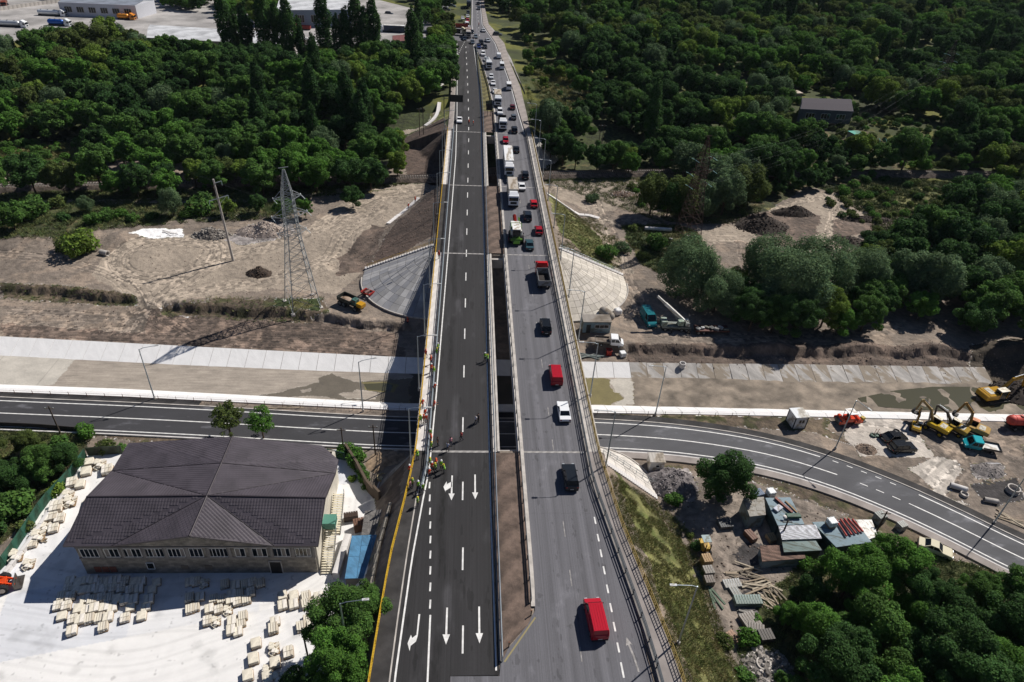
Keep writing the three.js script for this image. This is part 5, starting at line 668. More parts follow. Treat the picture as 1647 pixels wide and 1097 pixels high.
// lorries
function axleWheels(g, W, zs, r = 0.5, w = 0.32) { for (const z of zs) for (const s of [-1, 1]) wheel(g, s * (W / 2 - w / 2), r, z, r, w); }
function cab(g, z, W, H, c) { const m = paint(c); const sec = [[-1.1, 0.75], [1.05, 0.75], [1.12, 1.9], [0.8, H], [-1.1, H]]; const body = prism(sec, W, 0.08); body.rotateY(-PI / 2); body.translate(0, 0, z); const c0 = mesh('cab', body, m, g);
  mesh('windscreen', faces([[[-W / 2 + 0.12, 1.95, z + 1.125], [W / 2 - 0.12, 1.95, z + 1.125], [W / 2 - 0.16, H - 0.35, z + 0.93], [-W / 2 + 0.16, H - 0.35, z + 0.93]]]), M.glass, g);
  for (const s of [-1, 1]) { mesh('side_window', faces([[[s * (W / 2 + 0.004), 1.9, z + 0.85], [s * (W / 2 + 0.004), 1.9, z - 0.1], [s * (W / 2 + 0.004), 2.6, z - 0.1], [s * (W / 2 + 0.004), 2.6, z + 0.7]]]), M.glass, g); mesh('mirror', rbox(0.14, 0.5, 0.16, 0.04, s * (W / 2 + 0.16), 2.3, z + 1.05), M.dark, g); mesh('headlight', rbox(0.4, 0.2, 0.08, 0.03, s * (W / 2 - 0.32), 0.95, z + 1.1), lampW, g); }
  mesh('grille', [rbox(W * 0.62, 0.62, 0.06, 0.03, 0, 1.42, z + 1.12), rbox(W - 0.1, 0.34, 0.16, 0.05, 0, 0.62, z + 1.08)], M.dark, g); mesh('roof_deflector', taper(W - 0.3, z - 1.05, z + 0.5, H - 0.02, W - 0.5, z - 1.05, z - 0.5, H + 0.55), m, g); return c0; }
function lorry(name, label, pos, turn, o) {
  const g = thing(name, label, 'lorry', pos, turn, o.group); const W = 2.5; const f = o.L / 2 - 1.2;
  cab(g, f, W, o.cabH || 3.1, o.cab);
  mesh('chassis', [box(0.9, 0.3, o.L - 0.6, 0, 0.8, -0.1)], M.dark, g); axleWheels(g, W, o.axles);
  const l = o.L - 2.9, z = -o.L / 2 + l / 2;
  if (o.kind === 'box' || o.kind === 'semi') { const r = mesh('cargo_box', rbox(W, 2.75, l, 0.05, 0, 2.45, z), flatP(o.load), g); mesh('roof_sheet', rbox(W - 0.12, 0.05, l - 0.15, 0.02, 0, 3.85, z), flatP(o.top || o.load), g); mesh('rear_doors', [box(W / 2 - 0.06, 2.5, 0.03, -W / 4, 2.42, z - l / 2 - 0.012), box(W / 2 - 0.06, 2.5, 0.03, W / 4, 2.42, z - l / 2 - 0.012)], flatP(o.top || o.load), g); }
  if (o.kind === 'tipper') { const h = o.bedH || 1.35, y = 1.15; const m = flatP(o.load), th = 0.08; mesh('bed_floor', box(W - 0.1, 0.1, l, 0, y, z), flatP(o.inside || 0x3a302b), g); for (const s of [-1, 1]) { const gs = [box(th, h, l, s * (W / 2 - th / 2), y + h / 2, z)]; for (let k = 0; k < 6; k++) gs.push(box(0.06, h - 0.1, 0.09, s * (W / 2 + 0.03), y + h / 2, z - l / 2 + 0.4 + k * (l - 0.8) / 5)); mesh('bed_side', gs, m, g); } mesh('tailgate', box(W - 2 * th - 0.02, h, th, 0, y + h / 2, z - l / 2 + th / 2), m, g); mesh('bed_front', box(W - 2 * th - 0.02, h + 0.15, th, 0, y + h / 2 + 0.08, z + l / 2 - th / 2), m, g); }
  if (o.kind === 'tank') { mesh('tank', place(new THREE.CapsuleGeometry(1.1, l - 2.2, 6, 18), 0, 2.2, z, PI / 2), mat(o.load, 0.3, 0.3), g); for (let k = 0; k < 3; k++) mesh('manhole', cyl(0.3, 0.3, 0.2, 12, 0, 3.35, z - l * 0.3 + k * l * 0.3), M.steel, g); mesh('tank_cradle', [box(W - 0.4, 0.4, l - 1, 0, 1.1, z)], M.dark, g); }
  return g;
}
lorry('articulated_lorry', 'white articulated lorry with white trailer on the old railway bridge', up(...[10.85,-184.12]), 0, { L: 15, cab: 0xeef0f2, load: 0xe9ebec, kind: 'semi', axles: [6.2, 3, -5, -6.3], group: IN });
lorry('articulated_lorry', 'white articulated lorry with pale grey trailer before the green harvester', up(...[11.08,-162.27]), 0, { L: 11, cab: 0xe9edf0, load: 0xc4c0b8, top: 0xbdb6ab, kind: 'semi', axles: [4.2, 1.4, -3.4, -4.6], group: IN });
lorry('tipper_lorry', 'white tipper lorry with black load cover queueing beyond the railway', up(...[10.49,-220.1]), 0, { L: 9, cab: 0xeceff1, load: 0x2a2a2c, inside: 0x18181a, kind: 'tipper', axles: [3.2, -1.8, -3.2], group: IN });
lorry('box_lorry', 'white lorry with beige box queueing beyond the railway', up(...[9.58,-245.46]), 0, { L: 9, cab: 0xe7ebee, load: 0xc9c1b2, top: 0xbdb4a4, kind: 'box', axles: [3.2, -2.4], group: IN });
lorry('tanker_lorry', 'white tanker lorry queueing at the start of the median rail', up(...[7.13,-297.37]), 0.06, { L: 10, cab: 0xe4e8eb, load: 0xd5d8da, kind: 'tank', axles: [3.7, -2, -3.4], group: IN });
lorry('tipper_lorry', 'red-cabbed tipper lorry with empty grey bed on the old bridge', up(...[15.37,-121.38]), PI + 0.02, { L: 8, cab: 0xb71e22, load: 0x8d9195, inside: 0x2b2320, kind: 'tipper', cabH: 2.7, bedH: 1.2, axles: [2.7, -1.4, -2.7], group: OUT });
lorry('box_lorry', 'short lorry with dusty red box at the junction', up(...[-1.53,-353.91]), 0.05, { L: 6.5, cab: 0xc9c3bb, load: 0x8d6b66, top: 0xa89890, kind: 'box', axles: [2, -1.6] });
lorry('tipper_lorry', 'large orange-red lorry crossing the junction', up(...[-6.35,-372.03]), -PI / 2 + 0.1, { L: 9, cab: 0xb5402a, load: 0xa63e2b, kind: 'tipper', axles: [3.2, -1.8, -3.2] });
lorry('tipper_lorry', 'black and cream lorry crossing the junction behind the dark car', up(...[-6.7,-358.48]), PI / 2 - 0.1, { L: 8.5, cab: 0xd8cfae, load: 0x1f2022, kind: 'tipper', axles: [3, -1.6, -3] });
lorry('articulated_lorry', 'white-topped box lorry far up the road', up(...[-1.81,-439.55]), 0, { L: 12, cab: 0x28343c, load: 0xe9ecee, kind: 'semi', axles: [4.6, 1.8, -3.8, -5] });
{ // combine harvester
  const g = thing('combine_harvester', 'green and white combine harvester with red auger in the queue', 'harvester', up(...[10.79,-140.29]), 0, IN), green = paint(0x537d26), white = flatP(0xe6e8e4);
  for (const s of [-1, 1]) { wheel(g, s * 1.35, 0.9, 1.9, 0.9, 0.7, mat(0xb23a2e, 0.6)); wheel(g, s * 1.2, 0.55, -2, 0.55, 0.45, mat(0xb23a2e, 0.6)); }
  mesh('body', [rbox(2.5, 1.7, 4.8, 0.12, 0, 2, -0.6), taper(2.5, -3, -2.2, 1.2, 2.3, -3.4, -2.2, 2.6)], white, g); mesh('side_panel', [rbox(2.62, 0.9, 3.9, 0.08, 0, 1.55, -0.5)], green, g);
  const tank = [rbox(0.12, 0.7, 2, 0.03, -1.15, 3.15, 0), rbox(0.12, 0.7, 2, 0.03, 1.15, 3.15, 0), rbox(2.3, 0.7, 0.12, 0.03, 0, 3.15, -1), rbox(2.3, 0.7, 0.12, 0.03, 0, 3.15, 1)]; mesh('grain_tank', tank, green, g); mesh('tank_cover', rbox(2.15, 0.1, 1.85, 0.03, 0, 3.38, 0), white, g);
  mesh('engine_deck', rbox(2.2, 0.35, 1.5, 0.08, 0, 3, -1.95), white, g);
  const cb = mesh('cab', [rbox(1.7, 1.5, 1.5, 0.1, 0, 2.75, 1.95)], M.glass, g); mesh('cab_roof', rbox(1.95, 0.2, 1.9, 0.08, 0, 3.6, 1.95), flatP(0xf0f1ee), cb); mesh('feeder_house', [taper(1.5, 2.5, 4, 0.7, 1.5, 2.4, 3.2, 1.7), rbox(2.6, 0.5, 0.6, 0.06, 0, 1.3, 3.1)], green, g);
  mesh('ladder', [box(0.08, 1.6, 0.5, -1.55, 1.6, 1.4), ...[0, 1, 2, 3].map((k) => box(0.4, 0.05, 0.5, -1.5, 0.9 + k * 0.4, 1.4))], M.dark, g);
  const A = []; for (let k = 0; k < 9; k++) A.push(place(new THREE.TorusGeometry(0.36, 0.08, 5, 10), -0.1, 2.9, -2.6 - k * 0.42)); A.push(bar([-0.1, 2.9, -2.4], [-0.1, 2.9, -6.2], 0.2, 10)); mesh('auger', A, paint(0xa32a1c), g); mesh('unloading_pipe', [bar([0.85, 3.1, -1], [0.85, 2.8, -5.2], 0.17, 10)], green, g);
  for (const s of [-1, 1]) mesh('mirror', [bar([s * 0.9, 3.2, 2.7], [s * 1.5, 3, 3], 0.03), rbox(0.2, 0.4, 0.06, 0.02, s * 1.5, 2.8, 3)], M.dark, g);
}
// flatbed pick-ups
function flatbed(label, pos, turn, c, bedC, load) { const g = thing('flatbed_pickup', label, 'pickup', pos, turn), m = paint(c); const sec = [[0.35, 0.45], [2.6, 0.45], [2.65, 0.85], [2.15, 1.15], [1.45, 2.05], [0.1, 2.05], [0.05, 0.6]]; const b = prism(sec, 1.95, 0.08); b.rotateY(-PI / 2); mesh('cab', b, m, g);
  mesh('windscreen', faces([[[-0.85, 1.25, 2.13], [0.85, 1.25, 2.13], [0.75, 1.95, 1.58], [-0.75, 1.95, 1.58]]]), M.glass, g); for (const s of [-1, 1]) { mesh('side_window', faces([[[s * 0.984, 1.2, 1.9], [s * 0.984, 1.2, 0.95], [s * 0.984, 1.85, 0.95], [s * 0.984, 1.85, 1.5]]]), M.glass, g); mesh('side_window', faces([[[s * 0.984, 1.2, 0.85], [s * 0.984, 1.2, 0.2], [s * 0.984, 1.85, 0.2], [s * 0.984, 1.85, 0.85]]]), M.glass, g); mesh('headlight', rbox(0.3, 0.18, 0.08, 0.03, s * 0.7, 0.85, 2.62), lampW, g); mesh('bed_side', rbox(0.05, 0.35, 2.9, 0.02, s * 1.02, 1.08, -1.5), flatP(bedC), g); for (const z of [1.75, -1.7]) wheel(g, s * 0.85, 0.35, z, 0.35, 0.24); }
  mesh('bed_floor', box(2.05, 0.08, 2.9, 0, 0.88, -1.5), flatP(load), g); mesh('tailgate', rbox(1.98, 0.35, 0.05, 0.02, 0, 1.08, -2.94), flatP(bedC), g); mesh('chassis', box(0.8, 0.2, 5, 0, 0.6, -0.3), M.dark, g); return g; }
flatbed('white crew-cab pickup with empty dropside bed beside the generator box', on([28.24,-108.89]), PI / 2 - 0.1, 0xeff1f2, 0x7c7a76, 0x746a60);
flatbed('turquoise dropside pickup parked below the parked excavators', on([87.95,-81.33]), -PI / 2 - 0.3, 0x1fa3ad, 0x5d5a58, 0xc9cac9);
{ // mobile crane and its low trailer
  const q = on([42.84,-114.84]), g = thing('mobile_crane', 'white-boomed mobile crane lorry parked under the willows', 'crane', q, -PI / 2 - 0.05); g.scale.setScalar(0.85); const grey = flatP(0xb9beb8);
  mesh('chassis', [rbox(2.4, 0.6, 7, 0.08, 0, 1.15, 0)], flatP(0x7d8580), g); axleWheels(g, 2.4, [2.6, -1.4, -2.6], 0.5); mesh('driver_cab', rbox(2.3, 1.3, 1.5, 0.15, 0, 2.05, 3), flatP(0x8f9f95), g); mesh('windscreen', faces([[[-1, 1.9, 3.77], [1, 1.9, 3.77], [1, 2.55, 3.72], [-1, 2.55, 3.72]]]), M.glass, g);
  mesh('turntable', cyl(1, 1, 0.35, 20, 0, 1.6, -1.2), M.dark, g); mesh('crane_cab', [rbox(1, 1.3, 1.4, 0.1, 0.7, 2.4, -0.9)], flatP(0x9fb3a4), g); mesh('counterweight', rbox(2.3, 0.9, 1, 0.1, 0, 2.1, -2.6), grey, g);
  const bm = thing('temp', 'temp', 'temp'); scene.remove(bm); bm.userData = {}; bm.name = 'boom'; used.set('temp', 0); bm.position.set(-0.2, 2.5, -1.8); bm.rotation.set(-0.62, -0.3, 0, 'YXZ'); g.add(bm);
  mesh('boom_base', rbox(0.6, 0.75, 6.4, 0.06, 0, 0, 3), flatP(0xe8e9e6), bm); mesh('boom_extension', rbox(0.45, 0.55, 3.4, 0.05, 0, 0.02, 7.2), flatP(0xdedfdc), bm); mesh('sheave_head', [cyl(0.28, 0.28, 0.3, 12, 0, -0.2, 8.9, 0, 0, PI / 2), box(0.4, 0.5, 0.4, 0, -0.1, 8.8)], M.dark, bm); mesh('lift_ram', bar([0, -1, 0.8], [0, -0.4, 3.4], 0.13, 10), M.steel, bm);
  for (const s of [-1, 1]) for (const z of [1.2, -3.2]) mesh('outrigger', [box(0.9, 0.22, 0.3, s * 1.5, 0.95, z), box(0.16, 0.9, 0.16, s * 1.9, 0.5, z)], M.dark, g);
  const t = thing('low_trailer', 'low brown trailer with scattered gear behind the mobile crane', 'trailer', on([50.18,-113.94]), PI / 2); mesh('bed', rbox(2.3, 0.3, 7, 0.05, 0, 0.95, 0), flatP(0x5c3328), t); axleWheels(t, 2.2, [-1.8, -2.9], 0.42); const r = rng(3); for (let k = 0; k < 7; k++) mesh('gear', rbox(0.4 + r() * 0.6, 0.3 + r() * 0.3, 0.5 + r() * 0.8, 0.05, (r() - 0.5) * 1.4, 1.3, -3 + k * 0.95, 0, r() * 3, 0), flatP([0x8d9092, 0xb8bcbd, 0x6b6e66, 0x4a4d50][k % 4]), t);
}
// excavators: tracked or wheeled
function excavator(label, pos, turn, k, c, pose, wheeled, group) {
  const g = thing('excavator', label, 'excavator', pos, turn, group); g.scale.setScalar(k); const y = paint(c), cu = wheeled ? 1.15 : 1.05;
  if (wheeled) { for (const s of [-1, 1]) for (const z of [1.3, -1.3]) wheel(g, s * 0.95, 0.5, z, 0.5, 0.4, y); mesh('undercarriage', [rbox(1.4, 0.4, 3.6, 0.06, 0, 0.75, 0), box(2, 0.5, 0.15, 0, 0.45, 2)], M.dark, g); }
  else for (const s of [-1, 1]) { const tr = prism([[-2, 0.35], [-1.75, 0.05], [1.75, 0.05], [2, 0.35], [2, 0.55], [1.75, 0.85], [-1.75, 0.85], [-2, 0.55]], 0.6, 0.03); tr.rotateY(-PI / 2); tr.translate(s * 1.15, 0, 0); const T = mesh('track', tr, M.rubber, g); const sh = []; for (let i = 0; i < 14; i++) sh.push(box(0.64, 0.05, 0.16, s * 1.15, 0.87, -1.7 + i * 0.26)); mesh('track_shoes', sh, flatP(0x54504b), T); }
  const h = new THREE.Group(); h.name = 'house'; h.position.y = cu; h.rotation.y = pose.slew || 0; g.add(h);
  mesh('turntable', cyl(0.7, 0.7, 0.2, 18, 0, -0.1, 0), M.dark, h); mesh('engine_cover', [rbox(2.3, 0.9, 1.9, 0.12, 0, 0.5, -1.1), rbox(0.9, 0.75, 1.6, 0.1, 0.7, 0.4, 0.6)], y, h); mesh('counterweight', rbox(2.35, 0.85, 0.7, 0.22, 0, 0.45, -2.1), y, h); mesh('vent_grille', [rbox(1.5, 0.06, 1, 0.02, 0.1, 0.97, -1.1)], flatP(0xa8a79b), h);
  const cb = new THREE.Mesh(rbox(0.95, 1.45, 1.5, 0.12, -0.68, 0.8, 0.45), M.glass); lit(cb); cb.name = 'cab'; h.add(cb); mesh('cab_roof', rbox(1.05, 0.1, 1.6, 0.04, -0.68, 1.56, 0.45), flatP(pose.roof || 0xd8d4c4), h); for (const [x, z] of [[-1.16, 1.18], [-0.2, 1.18], [-1.16, -0.28], [-0.2, -0.28]]) mesh('cab_post', box(0.07, 1.4, 0.07, x, 0.82, z), y, h);
  // boom, stick, bucket in the plane x = 0.1
  const a = pose.boom, l1 = 2.7, l2 = 2.2, P0 = [0.15, 0.5, 0.8], P1 = [0.15, 0.5 + Math.sin(a + 0.35) * l1, 0.8 + Math.cos(a + 0.35) * l1], b2 = a - 0.3, P2 = [0.15, P1[1] + Math.sin(b2) * l2, P1[2] + Math.cos(b2) * l2], s = pose.stick, P3 = [0.15, P2[1] + Math.sin(s) * 2.5, P2[2] + Math.cos(s) * 2.5];
  mesh('boom', [beam(P0, P1, 0.36, 0.46), beam(P1, P2, 0.34, 0.42), cyl(0.26, 0.26, 0.4, 10, ...P1, 0, 0, PI / 2)], pose.armC ? flatP(pose.armC) : y, h); mesh('stick', [beam(P2, P3, 0.28, 0.34), beam([P2[0], P2[1] + 0.1, P2[2] - 0.35], P2, 0.26, 0.3)], pose.armC ? flatP(pose.armC) : y, h); for (const d of [-0.26, 0.26]) mesh('boom_ram', [bar([0.15 + d, 0.4, 1.5], [P1[0] + d, P1[1] - 0.1, P1[2]], 0.08, 8)], M.steel, h); mesh('stick_ram', [bar([P1[0], P1[1] + 0.45, P1[2]], [P2[0], P2[1] + 0.3, P2[2] - 0.3], 0.08, 8)], M.steel, h);
  const bk = prism([[0, 0.1], [0.45, -0.1], [0.6, -0.6], [0.25, -0.95], [-0.3, -0.9], [-0.5, -0.55], [0.1, -0.65], [0.25, -0.35]], 0.95, 0.03); bk.rotateY(-PI / 2); bk.rotateX(pose.curl || 0); bk.translate(...P3); mesh('bucket', bk, M.dark, h); return g;
}
const EXG = 'diggers parked in a row on the dirt lot';
excavator('long-armed yellow excavator standing at the muddy end of the canal', on([100.88,-96.62], -0.3), PI / 2 + 0.2, 1.25, 0xb08726, { boom: 0.55, stick: -1.3, slew: 0, curl: 0.4 }, false);
excavator('tiny yellow mini digger with raised grey arm, first in the row', on([79.19,-86.24]), 2.6, 0.62, 0xb08c28, { boom: 0.9, stick: -1.2, armC: 0xb98d33 }, false, EXG);
excavator('bulky yellow wheeled excavator, second in the row beside the mini digger', on([82.49,-85.79]), -2.5, 0.92, 0xb89a22, { boom: 0.75, stick: -1.45, armC: 0x9a8352 }, true, EXG);
excavator('yellow wheeled excavator with folded arm, third in the parked row', on([85.88,-85.51]), -2.5, 0.85, 0x9c802f, { boom: 0.5, stick: -1.7, armC: 0x55504a }, true, EXG);
excavator('orange and cream wheeled excavator with tall raised boom, last in the row', on([89.04,-85.23]), -2.3, 0.95, 0xb09258, { boom: 1.0, stick: -1.35, roof: 0xc77a3c, armC: 0xa07a3a }, true, EXG);
{ // road roller
  const g = thing('road_roller', 'orange road roller with white canopy beside the canal wall', 'roller', on([67.47,-87.71]), PI / 2 + 0.1), o = paint(0xd2431c); for (const z of [1.5, -1.5]) { mesh('drum', cyl(0.62, 0.62, 1.6, 24, 0, 0.62, z, 0, 0, PI / 2), flatP(0x5f6063), g); mesh('drum_frame', [rbox(0.14, 0.55, 1.5, 0.05, -0.92, 0.85, z), rbox(0.14, 0.55, 1.5, 0.05, 0.92, 0.85, z), rbox(1.9, 0.5, 0.5, 0.08, 0, 1.25, z)], o, g); }
  mesh('body', [rbox(1.5, 0.8, 1.6, 0.1, 0, 1.1, 0)], o, g); mesh('canopy', rbox(1.7, 0.12, 1.7, 0.05, 0, 2.6, 0), flatP(0xe9eaea), g); for (const s of [-1, 1]) for (const z of [-0.7, 0.7]) mesh('canopy_post', bar([s * 0.7, 1.4, z], [s * 0.72, 2.6, z], 0.04), M.dark, g); mesh('seat', [rbox(0.5, 0.12, 0.5, 0.04, 0, 1.6, -0.2), rbox(0.5, 0.55, 0.1, 0.04, 0, 1.9, -0.45)], M.dark, g); mesh('steering_wheel', place(new THREE.TorusGeometry(0.2, 0.03, 6, 14), 0, 1.85, 0.35, 1.1), M.dark, g);
  const c = thing('plate_compactor', 'small yellow and black compactor behind the orange roller', 'compactor', on([70.55,-88.41]), 0.4); mesh('base_plate', rbox(0.9, 0.15, 1.3, 0.04, 0, 0.1, 0), M.dark, c); mesh('engine', rbox(0.7, 0.6, 0.7, 0.08, 0, 0.55, 0), flatP(0xb7a12c), c); mesh('handle', [bar([-0.3, 0.6, -0.4], [-0.3, 1.1, -1.3], 0.03), bar([0.3, 0.6, -0.4], [0.3, 1.1, -1.3], 0.03), bar([-0.3, 1.1, -1.3], [0.3, 1.1, -1.3], 0.03)], M.dark, c);
  const w = thing('water_bowser', 'salmon-red water tank trailer at the canal end', 'tank', on([98.31,-86.8]), PI / 2); mesh('tank', place(new THREE.CapsuleGeometry(0.95, 2.9, 6, 18), 0, 1.75, 0, PI / 2), flatP(0xd8564a), w); mesh('frame', box(1.5, 0.2, 4.4, 0, 0.75, 0.2), M.dark, w); axleWheels(w, 2.1, [0.9, -0.9], 0.42); mesh('drawbar', bar([0, 0.75, 2.2], [0, 0.6, 3.8], 0.06), M.dark, w); mesh('manhole', cyl(0.3, 0.3, 0.2, 12, 0, 2.75, 0), flatP(0xb84138), w); for (let k = 0; k < 3; k++) mesh('band', place(new THREE.TorusGeometry(0.96, 0.03, 5, 20), 0, 1.75, -1.2 + k * 1.2), flatP(0xb84138), w);
}
{ // dumper below the grey cone
  const g = thing('site_dumper', 'yellow dumper with dark skip and green cab at the foot of the cone', 'dumper', on([-23.72,-121.1]), 0.95); mesh('chassis', box(1.2, 0.4, 5.4, 0, 0.95, 0), M.dark, g); axleWheels(g, 2.4, [1.9, -1.2, -2.3], 0.62, 0.45); const bed = []; const y = 1.3; mesh('skip_floor', box(2.2, 0.1, 3.4, 0, y, -1.2), flatP(0x8d7f72), g); mesh('sand_load', place(new THREE.SphereGeometry(1, 14, 8).scale(0.9, 0.35, 1.4), 0, y + 0.1, -1.2), flatP(0xa99482), g); for (const s of [-1, 1]) mesh('skip_side', box(0.1, 0.85, 3.5, s * 1.15, y + 0.4, -1.2), flatP(0x353c3a), g); for (const z of [-2.95, 0.55]) mesh('skip_end', box(2.2, 0.85, 0.1, 0, y + 0.4, z), flatP(0x353c3a), g);
  mesh('cab', [rbox(1.2, 1.3, 1.1, 0.08, -0.3, 2, 1.4)], flatP(0x3f6b66), g); mesh('cab_window', [rbox(1.22, 0.55, 0.9, 0.04, -0.3, 2.25, 1.45)], M.glass, g); mesh('bonnet', [rbox(1.5, 0.9, 1.5, 0.15, 0, 1.5, 2.6)], paint(0xc08f1d), g);
  const r = thing('soil_roller', 'small red towed roller behind the dumper', 'roller', on([-21.25,-125.66]), 1.0); mesh('drum', cyl(0.5, 0.5, 1.5, 18, 0, 0.5, 0, 0, 0, PI / 2), flatP(0x57302b), r); mesh('frame', [box(0.12, 0.3, 2.4, -0.85, 0.65, 0.3), box(0.12, 0.3, 2.4, 0.85, 0.65, 0.3), box(1.8, 0.35, 0.3, 0, 0.7, 1.4), box(1.8, 0.35, 0.3, 0, 0.7, -0.8)], flatP(0xa72a22), r);
}
{ // tractor at the edge of the stone yard; loader beside the slope
  const g = thing('wheel_loader', 'orange-red wheel loader at the edge of the stone yard', 'loader', on([-58.45,-54.95]), 1.9); for (const s of [-1, 1]) for (const z of [1.1, -1.1]) wheel(g, s * 0.95, 0.68, z, 0.68, 0.5, mat(0xb3a89c, 0.7)); mesh('body', [rbox(1.5, 0.9, 1.9, 0.15, 0, 1.3, -1.1), rbox(1.2, 0.6, 1.4, 0.1, 0, 1, 0.9)], paint(0xcf4517), g); mesh('cab', rbox(1.3, 1.3, 1.1, 0.1, 0, 2.1, 0), M.glass, g); mesh('cab_roof', rbox(1.45, 0.1, 1.25, 0.04, 0, 2.8, 0), paint(0xcf4517), g); for (const s of [-1, 1]) mesh('lift_arm', beam([s * 0.45, 1.5, 0.8], [s * 0.45, 0.5, 2.3], 0.16, 0.28), paint(0xcf4517), g); mesh('bucket', [rbox(2.1, 0.12, 0.9, 0.03, 0, 0.2, 2.7), rbox(2.1, 0.8, 0.1, 0.03, 0, 0.6, 2.3)], flatP(0x4c4846), g);
  const t = thing('forklift', 'old yellow forklift parked against the overgrown embankment', 'forklift', on([34.01,-60.62]), 0.05); for (const s of [-1, 1]) for (const z of [0.8, -0.9]) wheel(t, s * 0.6, 0.32, z, 0.32, 0.24); mesh('body', [rbox(1.25, 0.7, 1.9, 0.1, 0, 0.75, -0.2)], flatP(0xc2a240), t); mesh('roof', rbox(1.2, 0.08, 1.3, 0.03, 0, 2.15, -0.2), flatP(0x93a6a8), t); for (const s of [-1, 1]) for (const z of [-0.75, 0.4]) mesh('roof_post', bar([s * 0.52, 1.1, z], [s * 0.52, 2.12, z], 0.04), flatP(0xc2a240), t); mesh('mast', [box(0.1, 2.2, 0.14, -0.35, 1.2, 0.95), box(0.1, 2.2, 0.14, 0.35, 1.2, 0.95)], M.dark, t); for (const s of [-1, 1]) mesh('fork', box(0.12, 0.06, 1.1, s * 0.3, 0.2, 1.55), M.dark, t);
}
// lorry yard at the back
for (const [q, turn, o, l] of [[[-201.78,-335.32], PI / 2, { L: 13, cab: 0xe6eaec, load: 0xc7cccf, kind: 'tank', axles: [5.2, 2, -4.6, -5.8] }, 'pale tanker lorry in the yard nearest the wood'], [[-197.98,-362.36], PI / 2, { L: 13, cab: 0xeef1f2, load: 0xd5dadd, kind: 'tank', axles: [5.2, 2, -4.6, -5.8] }, 'white tanker lorry with white cab beside the long workshop'], [[-184.93,-342.03], PI / 2, { L: 10, cab: 0xdfe5e8, load: 0x1f57a8, kind: 'tank', axles: [3.7, -2, -3.4] }, 'blue tanker lorry with pale cab in the yard'], [[-163.82,-361.75], PI / 2, { L: 8.5, cab: 0xd9872a, load: 0xe0912f, kind: 'tank', axles: [3, -2] }, 'orange tanker lorry beside the workshop gable'], [[-38.89,-361.51], -PI / 2, { L: 13, cab: 0xe4e9ee, load: 0x2b3a52, top: 0xe9ebed, kind: 'semi', axles: [5.2, 2, -4.6, -5.8] }, 'white lorry with navy trailer behind the poplars'], [[-72.1,-325.08], PI / 2, { L: 9, cab: 0xf0f2f3, load: 0xe7eaec, kind: 'box', axles: [3.2, -2.4] }, 'white box lorry between the poplars'], [[-81.41,-357.64], -PI / 2, { L: 9, cab: 0x8f2a24, load: 0x8a2b26, kind: 'tipper', axles: [3.2, -2.4] }, 'dark red lorry before the blue workshop'], [[-228.96,-380.26], 0.4, { L: 9, cab: 0x8b4a38, load: 0x7b4434, kind: 'tank', axles: [3.2, -2.4] }, 'rust-brown tanker lorry by the yard wall'], [[-219.18,-401.14], 1.2, { L: 9, cab: 0xdfe3e6, load: 0xc9ced1, kind: 'box', axles: [3.2, -2.4] }, 'white lorry at the back of the yard']]) { const c = on(q); lorry(o.kind === 'tank' ? 'tanker_lorry' : o.kind === 'tipper' ? 'tipper_lorry' : 'box_lorry', l, c, turn, o); }
for (const [q, c, l] of [[[-60.68,-419.49], 0x2b333c, 'dark car in the yard behind the poplars'], [[-54.82,-392.23], 0xc9ced3, 'silver car beside the blue workshop'], [[-44.87,-408.81], 0x30363f, 'black car in the yard by the poplars'], [[-55.14,-308.63], 0xd9dde0, 'white car between the poplars'], [[-147.72,-420.23], 0xe1e4e7, 'white car behind the white workshop']]) car('suv', c, on(q), 1.3, l);


